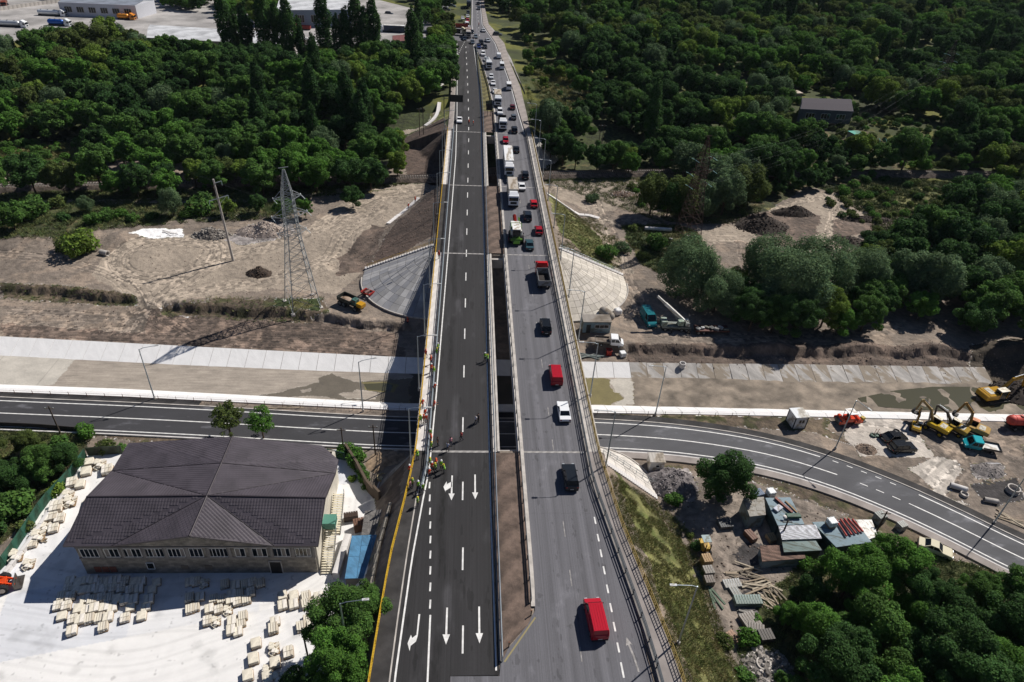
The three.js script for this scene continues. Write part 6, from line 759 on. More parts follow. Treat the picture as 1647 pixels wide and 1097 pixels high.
// ---------------------------------------------------------------- people: one continuous body from tapered capsules, vest and helmet worn over it
function bodyGeo(pose, cols) {
  const J = (a) => V3(...a), bones = [], B = (a, b, r0, r1) => bones.push([J(a), J(b), r0, r1]);
  const lean = pose.lean || 0, S = [0, 1.44, lean], N = [0, 1.52, lean + 0.01], Hd = [0, 1.66, lean + 0.03], hip = [0, 0.95, 0];
  B(hip, [0, 1.18, lean * 0.5], 0.15, 0.145); B([0, 1.18, lean * 0.5], [0, 1.36, lean], 0.145, 0.16); B([-0.15, 1.42, lean], [0.15, 1.42, lean], 0.075, 0.075); B(S, N, 0.06, 0.058); B([0, 1.63, lean + 0.03], [0, 1.7, lean + 0.02], 0.085, 0.095); B(Hd, [0, 1.64, lean + 0.13], 0.03, 0.016);
  for (const s of [-1, 1]) { const L = s < 0 ? pose.l : pose.r, A = s < 0 ? pose.la : pose.ra, h = [s * 0.09, 0.92, 0], k = [s * 0.11, 0.5, L[0]], f = [s * 0.12, 0.09, L[1]]; B(h, k, 0.095, 0.065); B(k, f, 0.062, 0.042); B(f, [s * 0.14, 0.05, L[1] + 0.15], 0.045, 0.04);
    const sh = [s * 0.2, 1.41, lean], el = [s * (0.25 + A[2]), 1.41 - 0.27 * Math.cos(A[0]), lean + 0.27 * Math.sin(A[0])], wr = [s * (0.25 + A[2] * 0.6), el[1] - 0.24 * Math.cos(A[1]), el[2] + 0.24 * Math.sin(A[1])]; B(sh, el, 0.055, 0.042); B(el, wr, 0.042, 0.03); const d = J(wr).sub(J(el)).normalize(), pm = J(wr).addScaledVector(d, 0.08); B(wr, pm.toArray(), 0.036, 0.032); pose['h' + s] = [pm, d, s]; }
  const n = 56, mc = new MarchingCubes(n, undefined, false, false, 60000); mc.isolation = 0; const f = mc.field, p = V3(0, 0, 0), ab = V3(0, 0, 0), ap = V3(0, 0, 0);
  for (let k = 0; k < n; k++) for (let j = 0; j < n; j++) for (let i = 0; i < n; i++) { p.set((i / n * 2 - 1) * 0.95, (j / n * 2 - 1) * 0.95 + 0.9, (k / n * 2 - 1) * 0.95); let d = 9; for (const [a, b, r0, r1] of bones) { ab.subVectors(b, a); ap.subVectors(p, a); const t = clamp(ap.dot(ab) / ab.lengthSq()); const e = ap.addScaledVector(ab, -t).length() - lerp(r0, r1, t), h = clamp(0.5 + 0.5 * (d - e) / 0.035); d = lerp(d, e, h) - 0.035 * h * (1 - h); } f[k * n * n + j * n + i] = -d; }
  mc.update(); const c = mc.count, g = new THREE.BufferGeometry(); g.setAttribute('position', new THREE.BufferAttribute(mc.positionArray.slice(0, c * 3), 3)); g.setAttribute('normal', new THREE.BufferAttribute(mc.normalArray.slice(0, c * 3), 3)); const P = g.attributes.position; for (let i = 0; i < P.count; i++) P.setXYZ(i, P.getX(i) * 0.95, P.getY(i) * 0.95 + 0.9, P.getZ(i) * 0.95);
  const parts = [g]; for (const s of [-1, 1]) { const [pm, d, sd] = pose['h' + s]; [[-0.024, 0.062], [-0.008, 0.072], [0.008, 0.068], [0.024, 0.054]].forEach(([o, l]) => { const a = pm.clone().add(V3(0, 0, o)), m = a.clone().addScaledVector(d, l * 0.6).add(V3(-sd * 0.006, 0, 0)), e = m.clone().addScaledVector(d, l * 0.45).add(V3(-sd * 0.018, 0, 0.004)); parts.push(bar(a.toArray(), m.toArray(), 0.009, 5, 0.008), bar(m.toArray(), e.toArray(), 0.008, 5, 0.006)); }); const t0 = pm.clone().addScaledVector(d, -0.04).add(V3(0, 0, 0.03)); parts.push(bar(t0.toArray(), t0.clone().addScaledVector(d, 0.05).add(V3(0, 0, 0.022)).toArray(), 0.01, 5, 0.008)); }
  const m = merge(parts), q = m.attributes.position, C = []; const skin = [0.36, 0.19, 0.12];
  for (let i = 0; i < q.count; i++) { const x = Math.abs(q.getX(i)), y = q.getY(i), z = q.getZ(i); let col = y < 0.1 ? [0.02, 0.018, 0.016] : y < 0.97 && x < 0.19 ? cols[0] : y > 1.5 ? skin : x > 0.2 && y < 1.28 ? skin : cols[1]; if (y > 1.705 - (z - lean < -0.02 ? 0.09 : 0)) col = [0.03, 0.02, 0.015]; if (y > 1.655 && y < 1.675 && z > lean + 0.1 && x > 0.02 && x < 0.05) col = [0.02, 0.02, 0.02]; if (y > 1.585 && y < 1.597 && z > lean + 0.09 && x < 0.03) col = [0.2, 0.06, 0.05]; C.push(...col); }
  m.setAttribute('color', new THREE.Float32BufferAttribute(C, 3)); return m;
}
const POSES = [{ l: [0.02, -0.02], r: [0, 0.05], la: [0.1, 0.25, 0], ra: [-0.05, 0.3, 0] }, { l: [0.2, 0.06], r: [0.02, -0.3], la: [-0.4, -0.2, 0], ra: [0.45, 0.7, 0], lean: 0.03 }, { l: [0.03, 0], r: [0.02, 0.1], la: [0.2, 0.5, 0.02], ra: [1.1, 1.5, 0.04], lean: 0.02 }, { l: [0.08, -0.05], r: [0.1, 0.02], la: [0.7, 1.3, 0], ra: [0.8, 1.35, 0], lean: 0.12 }];
const personMat = new THREE.MeshStandardMaterial({ vertexColors: true, roughness: 0.85 });
const NAVY = [0.02, 0.025, 0.045], GREY = [0.08, 0.08, 0.085];
const BODY = [[POSES[0], [NAVY, GREY]], [POSES[1], [NAVY, [0.05, 0.05, 0.07]]], [POSES[2], [NAVY, GREY]], [POSES[3], [GREY, NAVY]], [POSES[1], [[0.05, 0.06, 0.1], [0.68, 0.68, 0.7]]], [POSES[0], [[0.03, 0.03, 0.035], [0.03, 0.03, 0.035]]], [POSES[1], [[0.03, 0.03, 0.04], [0.3, 0.36, 0.5]]], [POSES[0], [[0.05, 0.06, 0.1], [0.6, 0.28, 0.33]]], [POSES[1], [[0.02, 0.02, 0.03], [0.4, 0.03, 0.03]]]].map(([p, c]) => bodyGeo({ ...p }, c));
function vestGeo(lean) { const g = new THREE.LatheGeometry([[0.165, 0.88], [0.172, 1.0], [0.168, 1.18], [0.185, 1.34], [0.17, 1.44], [0.1, 1.5]].map(([x, y]) => new THREE.Vector2(x, y)), 16); g.scale(1.2, 1, 0.95); const p = g.attributes.position; for (let i = 0; i < p.count; i++) p.setZ(i, p.getZ(i) + lean * clamp((p.getY(i) - 0.95) / 0.4)); g.computeVertexNormals(); return g; }
const VEST = [0, 0.03, 0.02, 0.12].map(vestGeo), bandGeo = VEST.map((g, i) => place(new THREE.TorusGeometry(0.19, 0.02, 5, 16), 0, 1.1, [0, 0.03, 0.02, 0.12][i] * 0.4, PI / 2));
const helmetGeo = merge([place(new THREE.SphereGeometry(0.125, 14, 7, 0, PI * 2, 0, PI / 2), 0, 1.7, 0), cyl(0.15, 0.15, 0.015, 16, 0, 1.705, 0.02)]);
const HV = { orange: mat(0xe2451b, 0.7), lime: mat(0x7fc414, 0.7), red: mat(0xb3211c, 0.7) }, HELM = { orange: mat(0xd95a1e, 0.5), white: mat(0xe9ebea, 0.45), yellow: mat(0xd8c32a, 0.5) };
function worker(q, y, vest, where, i, group) { const r = rng(Math.floor(q[0] * 911 + q[1] * 37)), pi = Math.floor(r() * 4), hc = vest === 'lime' ? (r() < 0.5 ? 'white' : 'yellow') : r() < 0.5 ? 'orange' : 'white'; const g = thing('person', `worker in ${vest === 'lime' ? 'lime green' : vest} vest and ${hc} helmet ${where}`, 'person', [q[0], y, q[1]], r() * 6.28, group); g.scale.setScalar(0.98 + 0.1 * r()); const b = mesh('body', BODY[pi], personMat, g); mesh('vest', VEST[pi], HV[vest], g); mesh('vest_band', bandGeo[pi], mat(0xc9ccb8, 0.3, 0.3), g); const h = mesh('helmet', helmetGeo, HELM[hc], g); h.position.z = POSES[pi].lean || 0; return g; }
function walker(q, y, bi, label, turn) { const g = thing('person', label, 'person', [q[0], y, q[1]], turn, 'people in plain clothes on the new carriageway'); mesh('body', BODY[bi], personMat, g); const lean = bi === 4 || bi === 6 || bi === 8 ? 0.03 : 0; mesh('hair', place(new THREE.SphereGeometry(0.112, 12, 7, 0, PI * 2, 0, PI * 0.5), 0, 1.685, lean - 0.005), mat(0x1d1510, 0.9), g); return g; }
const FW = DECK + 0.165, RD = DECK + 0.004;
for (const [q, c] of [[[-6.8,-94.04], 'orange'], [[-5.87,-92.31], 'orange'], [[-5.65,-90.09], 'orange'], [[-6.54,-81.11], 'orange'], [[-6.03,-78.95], 'orange'], [[-6.59,-77.39], 'lime'], [[-6.13,-77.54], 'orange'], [[-5.71,-77.54], 'orange'], [[-6.09,-129.62], 'red']]) worker(q, FW, c, 'on the bridge footway', 0, 'workers on the bridge footway');
for (const [q, c] of [[[-4.83,-96.08], 'lime'], [[-5.04,-94.62], 'lime'], [[-5.16,-89.43], 'lime'], [[-4.92,-85.39], 'orange'], [[-4.8,-80.84], 'orange'], [[-4.91,-74.7], 'lime'], [[-4.84,-73.38], 'orange'], [[-4.72,-71.84], 'lime']]) worker(q, RD, c, 'beside the guard rail on the new bridge', 0, 'workers beside the guard rail');
for (const [q, c] of [[[-4.78,-68.75], 'lime'], [[-4.43,-67.91], 'orange'], [[-3.94,-68.51], 'orange'], [[-3.95,-67.68], 'lime'], [[-3.15,-68.16], 'lime'], [[-2.69,-67.45], 'lime'], [[-4.75,-66.62], 'orange']]) worker(q, RD, c, 'in the huddle beside the lane arrows', 0, 'workers in the huddle');
for (const [q, c] of [[[-6.55,-69.83], 'lime'], [[-6.87,-64.67], 'lime'], [[-6.09,-64.23], 'lime'], [[-5.39,-63.78], 'lime'], [[-5.98,-61.4], 'lime']]) worker(q, FW, c, 'on the asphalt footway below the bridge end', 0, 'workers on the asphalt footway');
worker([-7.52,-67.53], ground(...[-7.52,-67.53]), 'orange', 'outside the yellow railing on the bare slope', 0);
worker([3.27,-93.59], RD, 'lime', 'by the median rail on the new bridge', 0, 'pair by the median rail'); worker([3.69,-93.24], RD, 'lime', 'by the median rail on the new bridge', 0, 'pair by the median rail');
worker([-0.34,-220.69], RD, 'orange', 'on the new carriageway beside the parked white car', 0, 'pair beside the parked white car'); worker([1.06,-220.23], RD, 'orange', 'on the new carriageway beside the parked white car', 0, 'pair beside the parked white car');
for (const q of [[-15.73,-168.08], [-14.09,-170.19]]) worker(q, ground(...q), 'orange', 'laying kerb on the bare soil slope', 0, 'pair laying kerb');
worker([-11.78,-115.3], ground(...[-11.78,-115.3]), 'red', 'in the shade below the new bridge', 0);
worker([3.7,-380.72], RD, 'red', 'directing cars at the far junction', 0);
walker([1.65,-77.64], RD, 4, 'person in white shirt walking beside a person in black', 2.2); walker([2.03,-78.07], RD, 5, 'person in black clothes walking beside a white shirt', 2.2); walker([-0.46,-74.08], RD, 8, 'person in red shirt walking on the lane dashes', -0.9); walker([-1.98,-72.89], RD, 7, 'person in pink top crossing the new bridge', 0.4); walker([-2.39,-71.73], RD, 6, 'person in pale blue shirt at the expansion joint', 2.6); walker([-3.87,-72.87], RD, 5, 'person in black clothes apart from the workers', 1.2); walker([-7.18,-64.33], FW, 7, 'person in pink top leaning by the yellow railing', 1.2);


// ---------------------------------------------------------------- tiled hall and its yard
const tileBump = tex(128, 128, (i, j) => { const x = i / 128, y = j / 128, v = 0.5 + 0.3 * Math.cos((x - 0.5) * 2 * PI) + 0.25 * y; return [v, v, v]; }, false);
const roofTile = new THREE.MeshStandardMaterial({ map: rep(speckTex(0.29, 0.27, 0.295, 0.22), 0.13, 0.13), roughness: 0.55 });
const corr = (c, n = 4) => new THREE.MeshStandardMaterial({ color: c, map: rep(grimeTex, 0.3, 0.3), roughness: 0.65, bumpMap: rep(tileBump, n, 0.01), bumpScale: 0.03 });
const blockTex = tex(512, 256, (i, j) => { const row = Math.floor(j / 32), x = (i + (row & 1) * 32) % 64; const mortar = j % 32 < 2 || x < 2, n = tfbm(i / 512, j / 256, 6, 5); let k = (0.52 + 0.26 * (n - 0.5) + 0.08 * (NT[(row * 77 + Math.floor((i + (row & 1) * 32) / 64) * 13) & 65535] - 0.5)) * (mortar ? 0.8 : 1); return [k, k * 0.96, k * 0.89]; });
const blockWall = new THREE.MeshStandardMaterial({ map: rep(blockTex, 0.2, 0.35), roughness: 0.95, ...bumpy(0.02, 0.5) });
function tileField(f) { // pressed metal tiles: every tile a roll with a stepped lower edge
  const A = V3(...f[0]), n = V3(...f[1]).sub(A).cross(V3(...f[2]).sub(A)).normalize(); if (n.y < 0) n.negate(); const u = V3(0, 1, 0).cross(n).normalize(), v = n.clone().cross(u), pts = f.map((p) => { const q = V3(...p).sub(A); return [q.dot(u), q.dot(v)]; }); const xs = pts.map((p) => p[0]), ys = pts.map((p) => p[1]), F = [], w = 0.37, h = 0.42;
  const P = (a, b, e) => A.clone().addScaledVector(u, a).addScaledVector(v, b).addScaledVector(n, e).toArray();
  for (let y = Math.floor(Math.min(...ys) / h) * h; y < Math.max(...ys); y += h) for (let x = Math.floor(Math.min(...xs) / w) * w; x < Math.max(...xs); x += w) { if (![[0.1, 0.1], [0.9, 0.1], [0.1, 0.9], [0.9, 0.9]].every(([a, b]) => inPoly(x + a * w, y + b * h, pts))) continue; const a = x + 0.01, m = x + w / 2, b = x + w - 0.01, y1 = y + h; F.push([P(a, y, 0.028), P(m, y, 0.055), P(m, y1, 0.032), P(a, y1, 0.008)], [P(m, y, 0.055), P(b, y, 0.028), P(b, y1, 0.008), P(m, y1, 0.032)], [P(a, y, 0.002), P(m, y, 0.002), P(m, y, 0.055), P(a, y, 0.028)], [P(m, y, 0.002), P(b, y, 0.002), P(b, y, 0.028), P(m, y, 0.055)]); }
  return faces(F, (q) => [q[0] * 1.3 + q[1], q[2] * 1.3]); }
const slopeUV = (a, b, c) => { const A = V3(...a), B = V3(...b), C = V3(...c), n = B.clone().sub(A).cross(C.clone().sub(A)).normalize(); if (n.y < 0) n.negate(); const u = V3(0, 1, 0).cross(n).normalize(), v = n.clone().cross(u); return (p) => { const q = V3(...p); return [q.dot(u), q.dot(v)]; }; };
function windowUnit(parent, x, y, z, w, h, n, turn = 0, fm = mat(0xd8d8d4, 0.6)) { const g = new THREE.Group(); g.name = 'window'; g.position.set(x, y, z); g.rotation.y = turn; parent.add(g); const F = [box(w, 0.07, 0.1, 0, h / 2, 0), box(w, 0.07, 0.12, 0, -h / 2, 0)]; for (let k = 0; k <= n; k++) F.push(box(0.06, h, 0.1, -w / 2 + k * w / n, 0, 0)); mesh('frame', F, fm, g); for (let k = 0; k < n; k++) mesh('pane', box(w / n - 0.08, h - 0.08, 0.03, -w / 2 + (k + 0.5) * w / n, 0, -0.02), M.glass, g); return g; }
{
  const t = thing('tiled_hall', 'large stone-block hall under a dark metal-tile roof beside the stone yard', 'building');
  const C = [-32.9, 9.4, -62], SP = [-33.4, 8.5, -56.3], SW = [-49.1, 6.3, -56.6], SE = [-18.2, 6.3, -56.5], VL = [-43.3, 6.3, -56.6], VR = [-23.6, 6.3, -56.55], W = [-47.8, 9.25, -61.9], E = [-17.9, 9.25, -61.8], NE = [-18, 6.6, -68.7], NW = [-48.4, 6.6, -69], B = [-32.9, 9.2, -68], NP = [-33.1, 8.8, -73.6], E2 = [-18, 6.7, -71.2], E3 = [-20.8, 6.8, -74], W2 = [-48.2, 6.8, -74.2];
  for (const f of [[C, SP, VR], [C, VL, SP], [C, VR, SE, E], [C, W, SW, VL], [C, E, NE], [C, NE, B], [C, NW, W], [C, B, NW], [B, NE, E2, E3, NP], [B, NP, W2, NW]]) { const g = upward(faces([f], slopeUV(f[0], f[1], f[2]))); const rs = mesh('roof_slope', g, roofTile, t); for (let i = 2; i < f.length; i++) stuff(mesh('roof_tiles', tileField([f[0], f[i - 1], f[i]]), roofTile, rs)); const u = faces([f.map(([x, y, z]) => [x, y - 0.14, z])]); mesh('roof_underside', u, mat(0x4b4038, 0.9), t); }
  const cap = mat(0x3c363b, 0.5); for (const [a, b] of [[C, SP], [C, B], [B, NP], [C, E], [C, W]]) mesh('ridge_cap', bar(a, b, 0.13, 6), cap, t); for (const [a, b] of [[C, VR], [C, VL], [B, NE], [B, NW], [C, NE], [C, NW]]) mesh('valley_strip', bar(a, b, 0.07, 5), mat(0x2b272b, 0.5), t); for (const [a, b] of [[SW, VL], [VL, SP], [SP, VR], [VR, SE], [SE, E], [E, NE], [NE, E2], [E2, E3], [SW, W], [W, NW], [NW, W2], [E3, NP], [NP, W2]]) mesh('eave_trim', beam([a[0], a[1] - 0.1, a[2]], [b[0], b[1] - 0.1, b[2]], 0.08, 0.2), cap, t);
  for (let k = 0; k < 5; k++) for (const x0 of [-47.6, -23]) mesh('snow_guard', box(0.9, 0.14, 0.06, x0 + k * 1.02, 6.5 + (k % 2) * 0.09, -57.4 - (k % 2) * 0.55), M.dark, t);
  const wx0 = -48.3, wx1 = -19, wz0 = -57.4, wz1 = -73.4;
  const gab = [[wx0, 0], [wx1, 0], [wx1, 6.3], [-23.8, 6.4], [-33.4, 8.3], [-43, 6.4], [wx0, 6.3]]; const sw = planarXY(prism(gab, 0.4)); sw.translate(0, 0, wz0); mesh('wall', sw, blockWall, t);
  mesh('wall', planarXY(box(wx1 - wx0, 6.3, 0.4, (wx0 + wx1) / 2, 3.15, wz1)), blockWall, t); const plaster = new THREE.MeshStandardMaterial({ map: rep(speckTex(0.8, 0.78, 0.73, 0.2), 0.2, 0.2), roughness: 0.9 }); for (const x of [wx0, wx1]) { const g = prism([[wz0 - 0.2, 0], [wz0 - 0.2, 6.4], [-61.6, 8.6], [-68.6, 6.4], [wz1 + 0.2, 6.4], [wz1 + 0.2, 0]], 0.4); g.rotateY(-PI / 2); g.translate(x, 0, 0); mesh('wall', planarXY(g), plaster, t); }
  function planarXY(g) { const p = g.attributes.position, u = new Float32Array(p.count * 2); for (let i = 0; i < p.count; i++) { u[2 * i] = p.getX(i) + p.getZ(i); u[2 * i + 1] = p.getY(i); } g.setAttribute('uv', new THREE.BufferAttribute(u, 2)); return g; }
  const zf = wz0 + 0.24; mesh('lintel_band', [box(wx1 - wx0, 0.25, 0.12, (wx0 + wx1) / 2, 5.25, zf), box(wx1 - wx0, 0.22, 0.14, (wx0 + wx1) / 2, 3.2, zf)], M.concDark, t);
  const N = 11; for (let k = 0; k < N; k++) { const x = wx0 + 1.5 + k * (wx1 - wx0 - 3) / (N - 1); const n = [4, 3, 4, 5, 4, 3, 5, 2, 3, 4, 4][k]; const wu = windowUnit(t, x + [0, 0.1, -0.1][k % 3], 4.25, zf + 0.02, [2.1, 1.7, 2.2, 2.3, 2, 1.6, 2.3, 1.2, 1.8, 2.1, 1.9][k], 1.6, n); wu.children.forEach((c, i) => { if (c.name === 'pane' && (i * 7 + k * 5) % 6 === 0) c.material = mat(0x6f6a66, 0.5); }); mesh('pier', box(0.5, 2, 0.14, x + 1.38, 4.25, zf), M.concDark, t); }
  const dx = [-24.24,-57.78][0]; mesh('door', box(1.4, 2.3, 0.1, dx, 1.15, zf + 0.02), mat(0x1d1a18, 0.7), t); mesh('door_frame', [box(0.12, 2.4, 0.16, dx - 0.76, 1.2, zf), box(0.12, 2.4, 0.16, dx + 0.76, 1.2, zf), box(1.64, 0.14, 0.16, dx, 2.4, zf)], M.conc, t); windowUnit(t, [-39.99,-58.16][0], 1.6, zf + 0.02, 0.9, 1.2, 1, 0, mat(0xe9e9e6, 0.5));
  for (let k = 0; k < 3; k++) mesh('brick_infill', box(0.8, 1, 0.08, wx0 + 1.6 + k * 0.95, 0.9, zf), mat(0x7c4a3c, 0.9), t); for (let k = 0; k < 2; k++) mesh('boarded_opening', box(0.9, 0.8, 0.06, wx0 + 12.5 + k * 3, 1.2, zf), mat(0x6f665c, 0.9), t);
  // stairs outside the east wall
  const cream = new THREE.MeshStandardMaterial({ map: rep(speckTex(0.85, 0.82, 0.73, 0.15), 0.5, 0.5), roughness: 0.9 });
  for (const [z0, z1, n, y0] of [[-57, -61.6, 17, 0], [-63.6, -68.4, 17, 0]]) { const s = new THREE.Group(); s.name = 'staircase'; t.add(s); for (let k = 0; k < n; k++) mesh('step', box(1.5, 0.09, 0.24, wx1 + 1.15, y0 + 0.16 + k * 0.17, lerp(z0, z1, k / n)), cream, s); mesh('stringer', [beam([wx1 + 0.45, y0 - 0.05, z0 + 0.2], [wx1 + 0.45, y0 + n * 0.17 - 0.1, z1], 0.12, 0.3), beam([wx1 + 1.88, y0 - 0.05, z0 + 0.2], [wx1 + 1.88, y0 + n * 0.17 - 0.1, z1], 0.12, 0.3)], mat(0x6f685c, 0.9), s); mesh('handrail', [bar([wx1 + 1.95, y0 + 0.9, z0], [wx1 + 1.95, y0 + n * 0.17 + 0.9, z1], 0.03), ...[0, 0.33, 0.66, 1].map((u) => bar([wx1 + 1.95, y0 + u * n * 0.17, lerp(z0, z1, u)], [wx1 + 1.95, y0 + u * n * 0.17 + 0.9, lerp(z0, z1, u)], 0.025))], M.galv, s); }
  mesh('landing', box(1.5, 0.14, 1.8, wx1 + 1.15, 2.9, -62.6), cream, t); mesh('awning', rbox(1.9, 1.1, 1.7, 0.06, wx1 + 0.95, 4, -62.3), mat(0x4d8474, 0.55), t);
}
function shed(name, label, cat, roofPts, h, roofM, wallM, drop = 0.2, panels = 0) { // flat-roofed shed from its roof outline [x, z]
  const t = thing(name, label, cat); const cx = roofPts.reduce((s, p) => s + p[0], 0) / 4, cz = roofPts.reduce((s, p) => s + p[1], 0) / 4; const y = [h + drop, h + drop, h, h], base = Math.min(...roofPts.map((p) => ground(...p))) - 0.1;
  const inn = roofPts.map(([x, z]) => [cx + (x - cx) * 0.94, cz + (z - cz) * 0.94]); for (let i = 0; i < 4; i++) { const a = inn[i], b = inn[(i + 1) % 4]; mesh('wall', beam([a[0], (base + h - 0.1) / 2, a[1]], [b[0], (base + h - 0.1) / 2, b[1]], 0.12, h - 0.1 - base), wallM, t); }
  const P = roofPts.map(([x, z], i) => [x, y[i], z]), uv = slopeUV(P[0], P[1], P[2]); if (!panels) mesh('roof', upward(plate(P, 0.12, uv)), roofM, t); else for (let k = 0; k < panels; k++) for (let j = 0; j < 4; j++) { const L = (u, v) => { const a = P[0].map((c, i) => lerp(c, P[1][i], u)), b = P[3].map((c, i) => lerp(c, P[2][i], u)); return a.map((c, i) => lerp(c, b[i], v) + (i === 1 ? 0.02 * ((k + j) % 2) : 0)); }; mesh('roof_sheet', upward(plate([L(k / panels + 0.004, j / 4 + 0.003), L((k + 1) / panels - 0.004, j / 4 + 0.003), L((k + 1) / panels - 0.004, (j + 1) / 4), L(k / panels + 0.004, (j + 1) / 4)], 0.06, uv)), roofM, t); } return t; }
const Lq = (pts) => pts;
shed('lean_to_shed', 'long shed with blue corrugated sheet roof beside the yellow railing', 'shed', [[-14.83,-60.61],[-10.64,-60.81],[-10.33,-54.26],[-14.82,-54.11]], 2.9, new THREE.MeshStandardMaterial({ map: rep(speckTex(0.3, 0.5, 0.64, 0.3), 0.3, 0.3), roughness: 0.55, bumpMap: rep(tileBump, 0.01, 3), bumpScale: 0.04 }), blockWall, 0.3, 3);
shed('lean_to_shed', 'shed with weathered grey sheet roof between wall and blue roof', 'shed', [[-13.73,-65.23],[-11.25,-65.46],[-10.74,-61.45],[-13.7,-61.14]], 2.6, new THREE.MeshStandardMaterial({ map: rep(speckTex(0.42, 0.41, 0.4, 0.35), 0.4, 0.4), roughness: 0.8, bumpMap: rep(tileBump, 3, 0.01), bumpScale: 0.03 }), blockWall, 0.2, 2);
{ const wallAlong = (label, pl, h, w, m, name = 'boundary_wall', cat = 'wall') => { const t = thing(name, label, cat); const p = resample(pl, 2.2); for (let i = 1; i < p.length; i++) { const y = (ground(...p[i - 1]) + ground(...p[i])) / 2; const a = p[i - 1], b = p[i]; mesh('panel', beam([a[0], y + h / 2 - 0.1, a[1]], [lerp(a[0], b[0], 0.985), y + h / 2 - 0.1, lerp(a[1], b[1], 0.985)], w, h), m, t); } return t; };
  wallAlong('low white wall running beside the blue-roofed shed', [[-15.77,-62.5],[-16.43,-56.09]], 1.4, 0.9, M.concLight); wallAlong('brown stone wall overgrown with greenery beside the hall', [[-18.68,-79.51],[-16.39,-75.61],[-14.25,-71.42],[-12.12,-68.77]], 2.2, 0.35, mat(0x5a4e42, 0.95));
  wallAlong('pale stone retaining wall under the yellow railing', [[-10,-64.34],[-10.73,-57.88],[-10.93,-51.4],[-10.85,-44.88]], 0.9, 0.4, new THREE.MeshStandardMaterial({ map: rep(blockTex, 0.6, 0.6), roughness: 0.95 }));
  const gm = corr(0x2c5d4c, 3); wallAlong('green sheet-metal fence along the stone yard', [[-57.72,-78.23],[-57.95,-74.35],[-58.38,-71.88],[-59.08,-68.37],[-58.98,-62.94],[-59.04,-59.43],[-59.25,-57.52],[-60.25,-55.24]], 1.9, 0.06, gm, 'metal_fence', 'fence'); wallAlong('green sheet fence panels behind the stacked stone', [[-57.66,-78.5],[-55.66,-78.79],[-52.73,-79.08]], 1.8, 0.08, corr(0x3d4a3a, 3), 'metal_fence', 'fence'); wallAlong('white low wall inside the green fence', [[-57.06,-71.29],[-57.75,-66.69],[-57.79,-61.41],[-58.23,-57.05]], 0.8, 0.5, M.concLight);
  wallAlong('grey concrete panel wall of the lorry yard', [[-225.2,-367.92],[-215,-387.68],[-206.18,-401.18]], 2.4, 0.3, M.conc); wallAlong('green sheet fence behind the hall corner', [[-21.48,-78.8],[-18.53,-77.86]], 1.8, 0.06, gm, 'metal_fence', 'fence');
  wallAlong('dark hedge-lined rail fence along the lower road', [[-78.01,-85.17],[-68.27,-84.7],[-61.21,-83.91]], 1.1, 0.08, mat(0x2e2a27, 0.9), 'metal_fence', 'fence'); }
// ---------------------------------------------------------------- huts, containers, far buildings
function hut(name, label, cat, q, w, d, h, turn, wallC, roofC, o = {}) { const t = thing(name, label, cat, [q[0], ground(...q), q[1]], turn); mesh('walls', rbox(w, h, d, 0.03, 0, h / 2, 0), flatP(wallC), t); mesh('roof', rbox(w + 0.25, 0.14, d + 0.25, 0.04, 0, h + 0.06, 0), o.roofM || corr(roofC, 5), t); if (o.trim) for (const [sx, sz] of [[1, 1], [1, -1], [-1, 1], [-1, -1]]) mesh('corner_post', box(0.14, h, 0.14, sx * w / 2, h / 2, sz * d / 2), flatP(o.trim), t); (o.windows || []).forEach(([x, y, ww, hh, n]) => windowUnit(t, x, y, d / 2 + 0.04, ww, hh, n)); if (o.door !== undefined) mesh('door', rbox(0.85, 1.95, 0.06, 0.02, o.door, 1, d / 2 + 0.03), flatP(o.doorC || 0x30363b), t); return t; }
hut('site_hut', 'blue-grey site hut with flat grey roof under the cream cone', 'hut', [26.17,-114.3], 5.6, 2.6, 2.6, 0.02, 0x7f98a3, 0x8d8780, { windows: [[1, 1.6, 2.8, 0.8, 3]], door: -1.7 });
hut('guard_booth', 'white cabin with dark blue corners beside the canal wall', 'cabin', [57.87,-87.26], 2.3, 2.4, 2.5, 0.1, 0xe9ebeb, 0xdfe4e6, { trim: 0x1b2433, windows: [[0.1, 1.6, 1.1, 0.8, 2]] });
hut('guard_booth', 'small white hut with grey roof at the lower road kerb', 'hut', [30.51,-76.84], 2.3, 2, 2, -0.02, 0xdcdad5, 0xb5b0a8, { windows: [[0.1, 1.2, 0.6, 0.5, 1]] });
{ const b = thing('storage_tank', 'grey barrel-shaped tank behind the blue-grey site hut', 'tank', on([29.16,-118.57]), 0.5); mesh('barrel', place(new THREE.CapsuleGeometry(1, 2.2, 6, 18), 0, 1.1, 0, PI / 2), flatP(0x9b958d), b); for (const z of [-0.9, 0.9]) mesh('saddle', box(1.6, 0.4, 0.3, 0, 0.15, z), M.dark, b); }
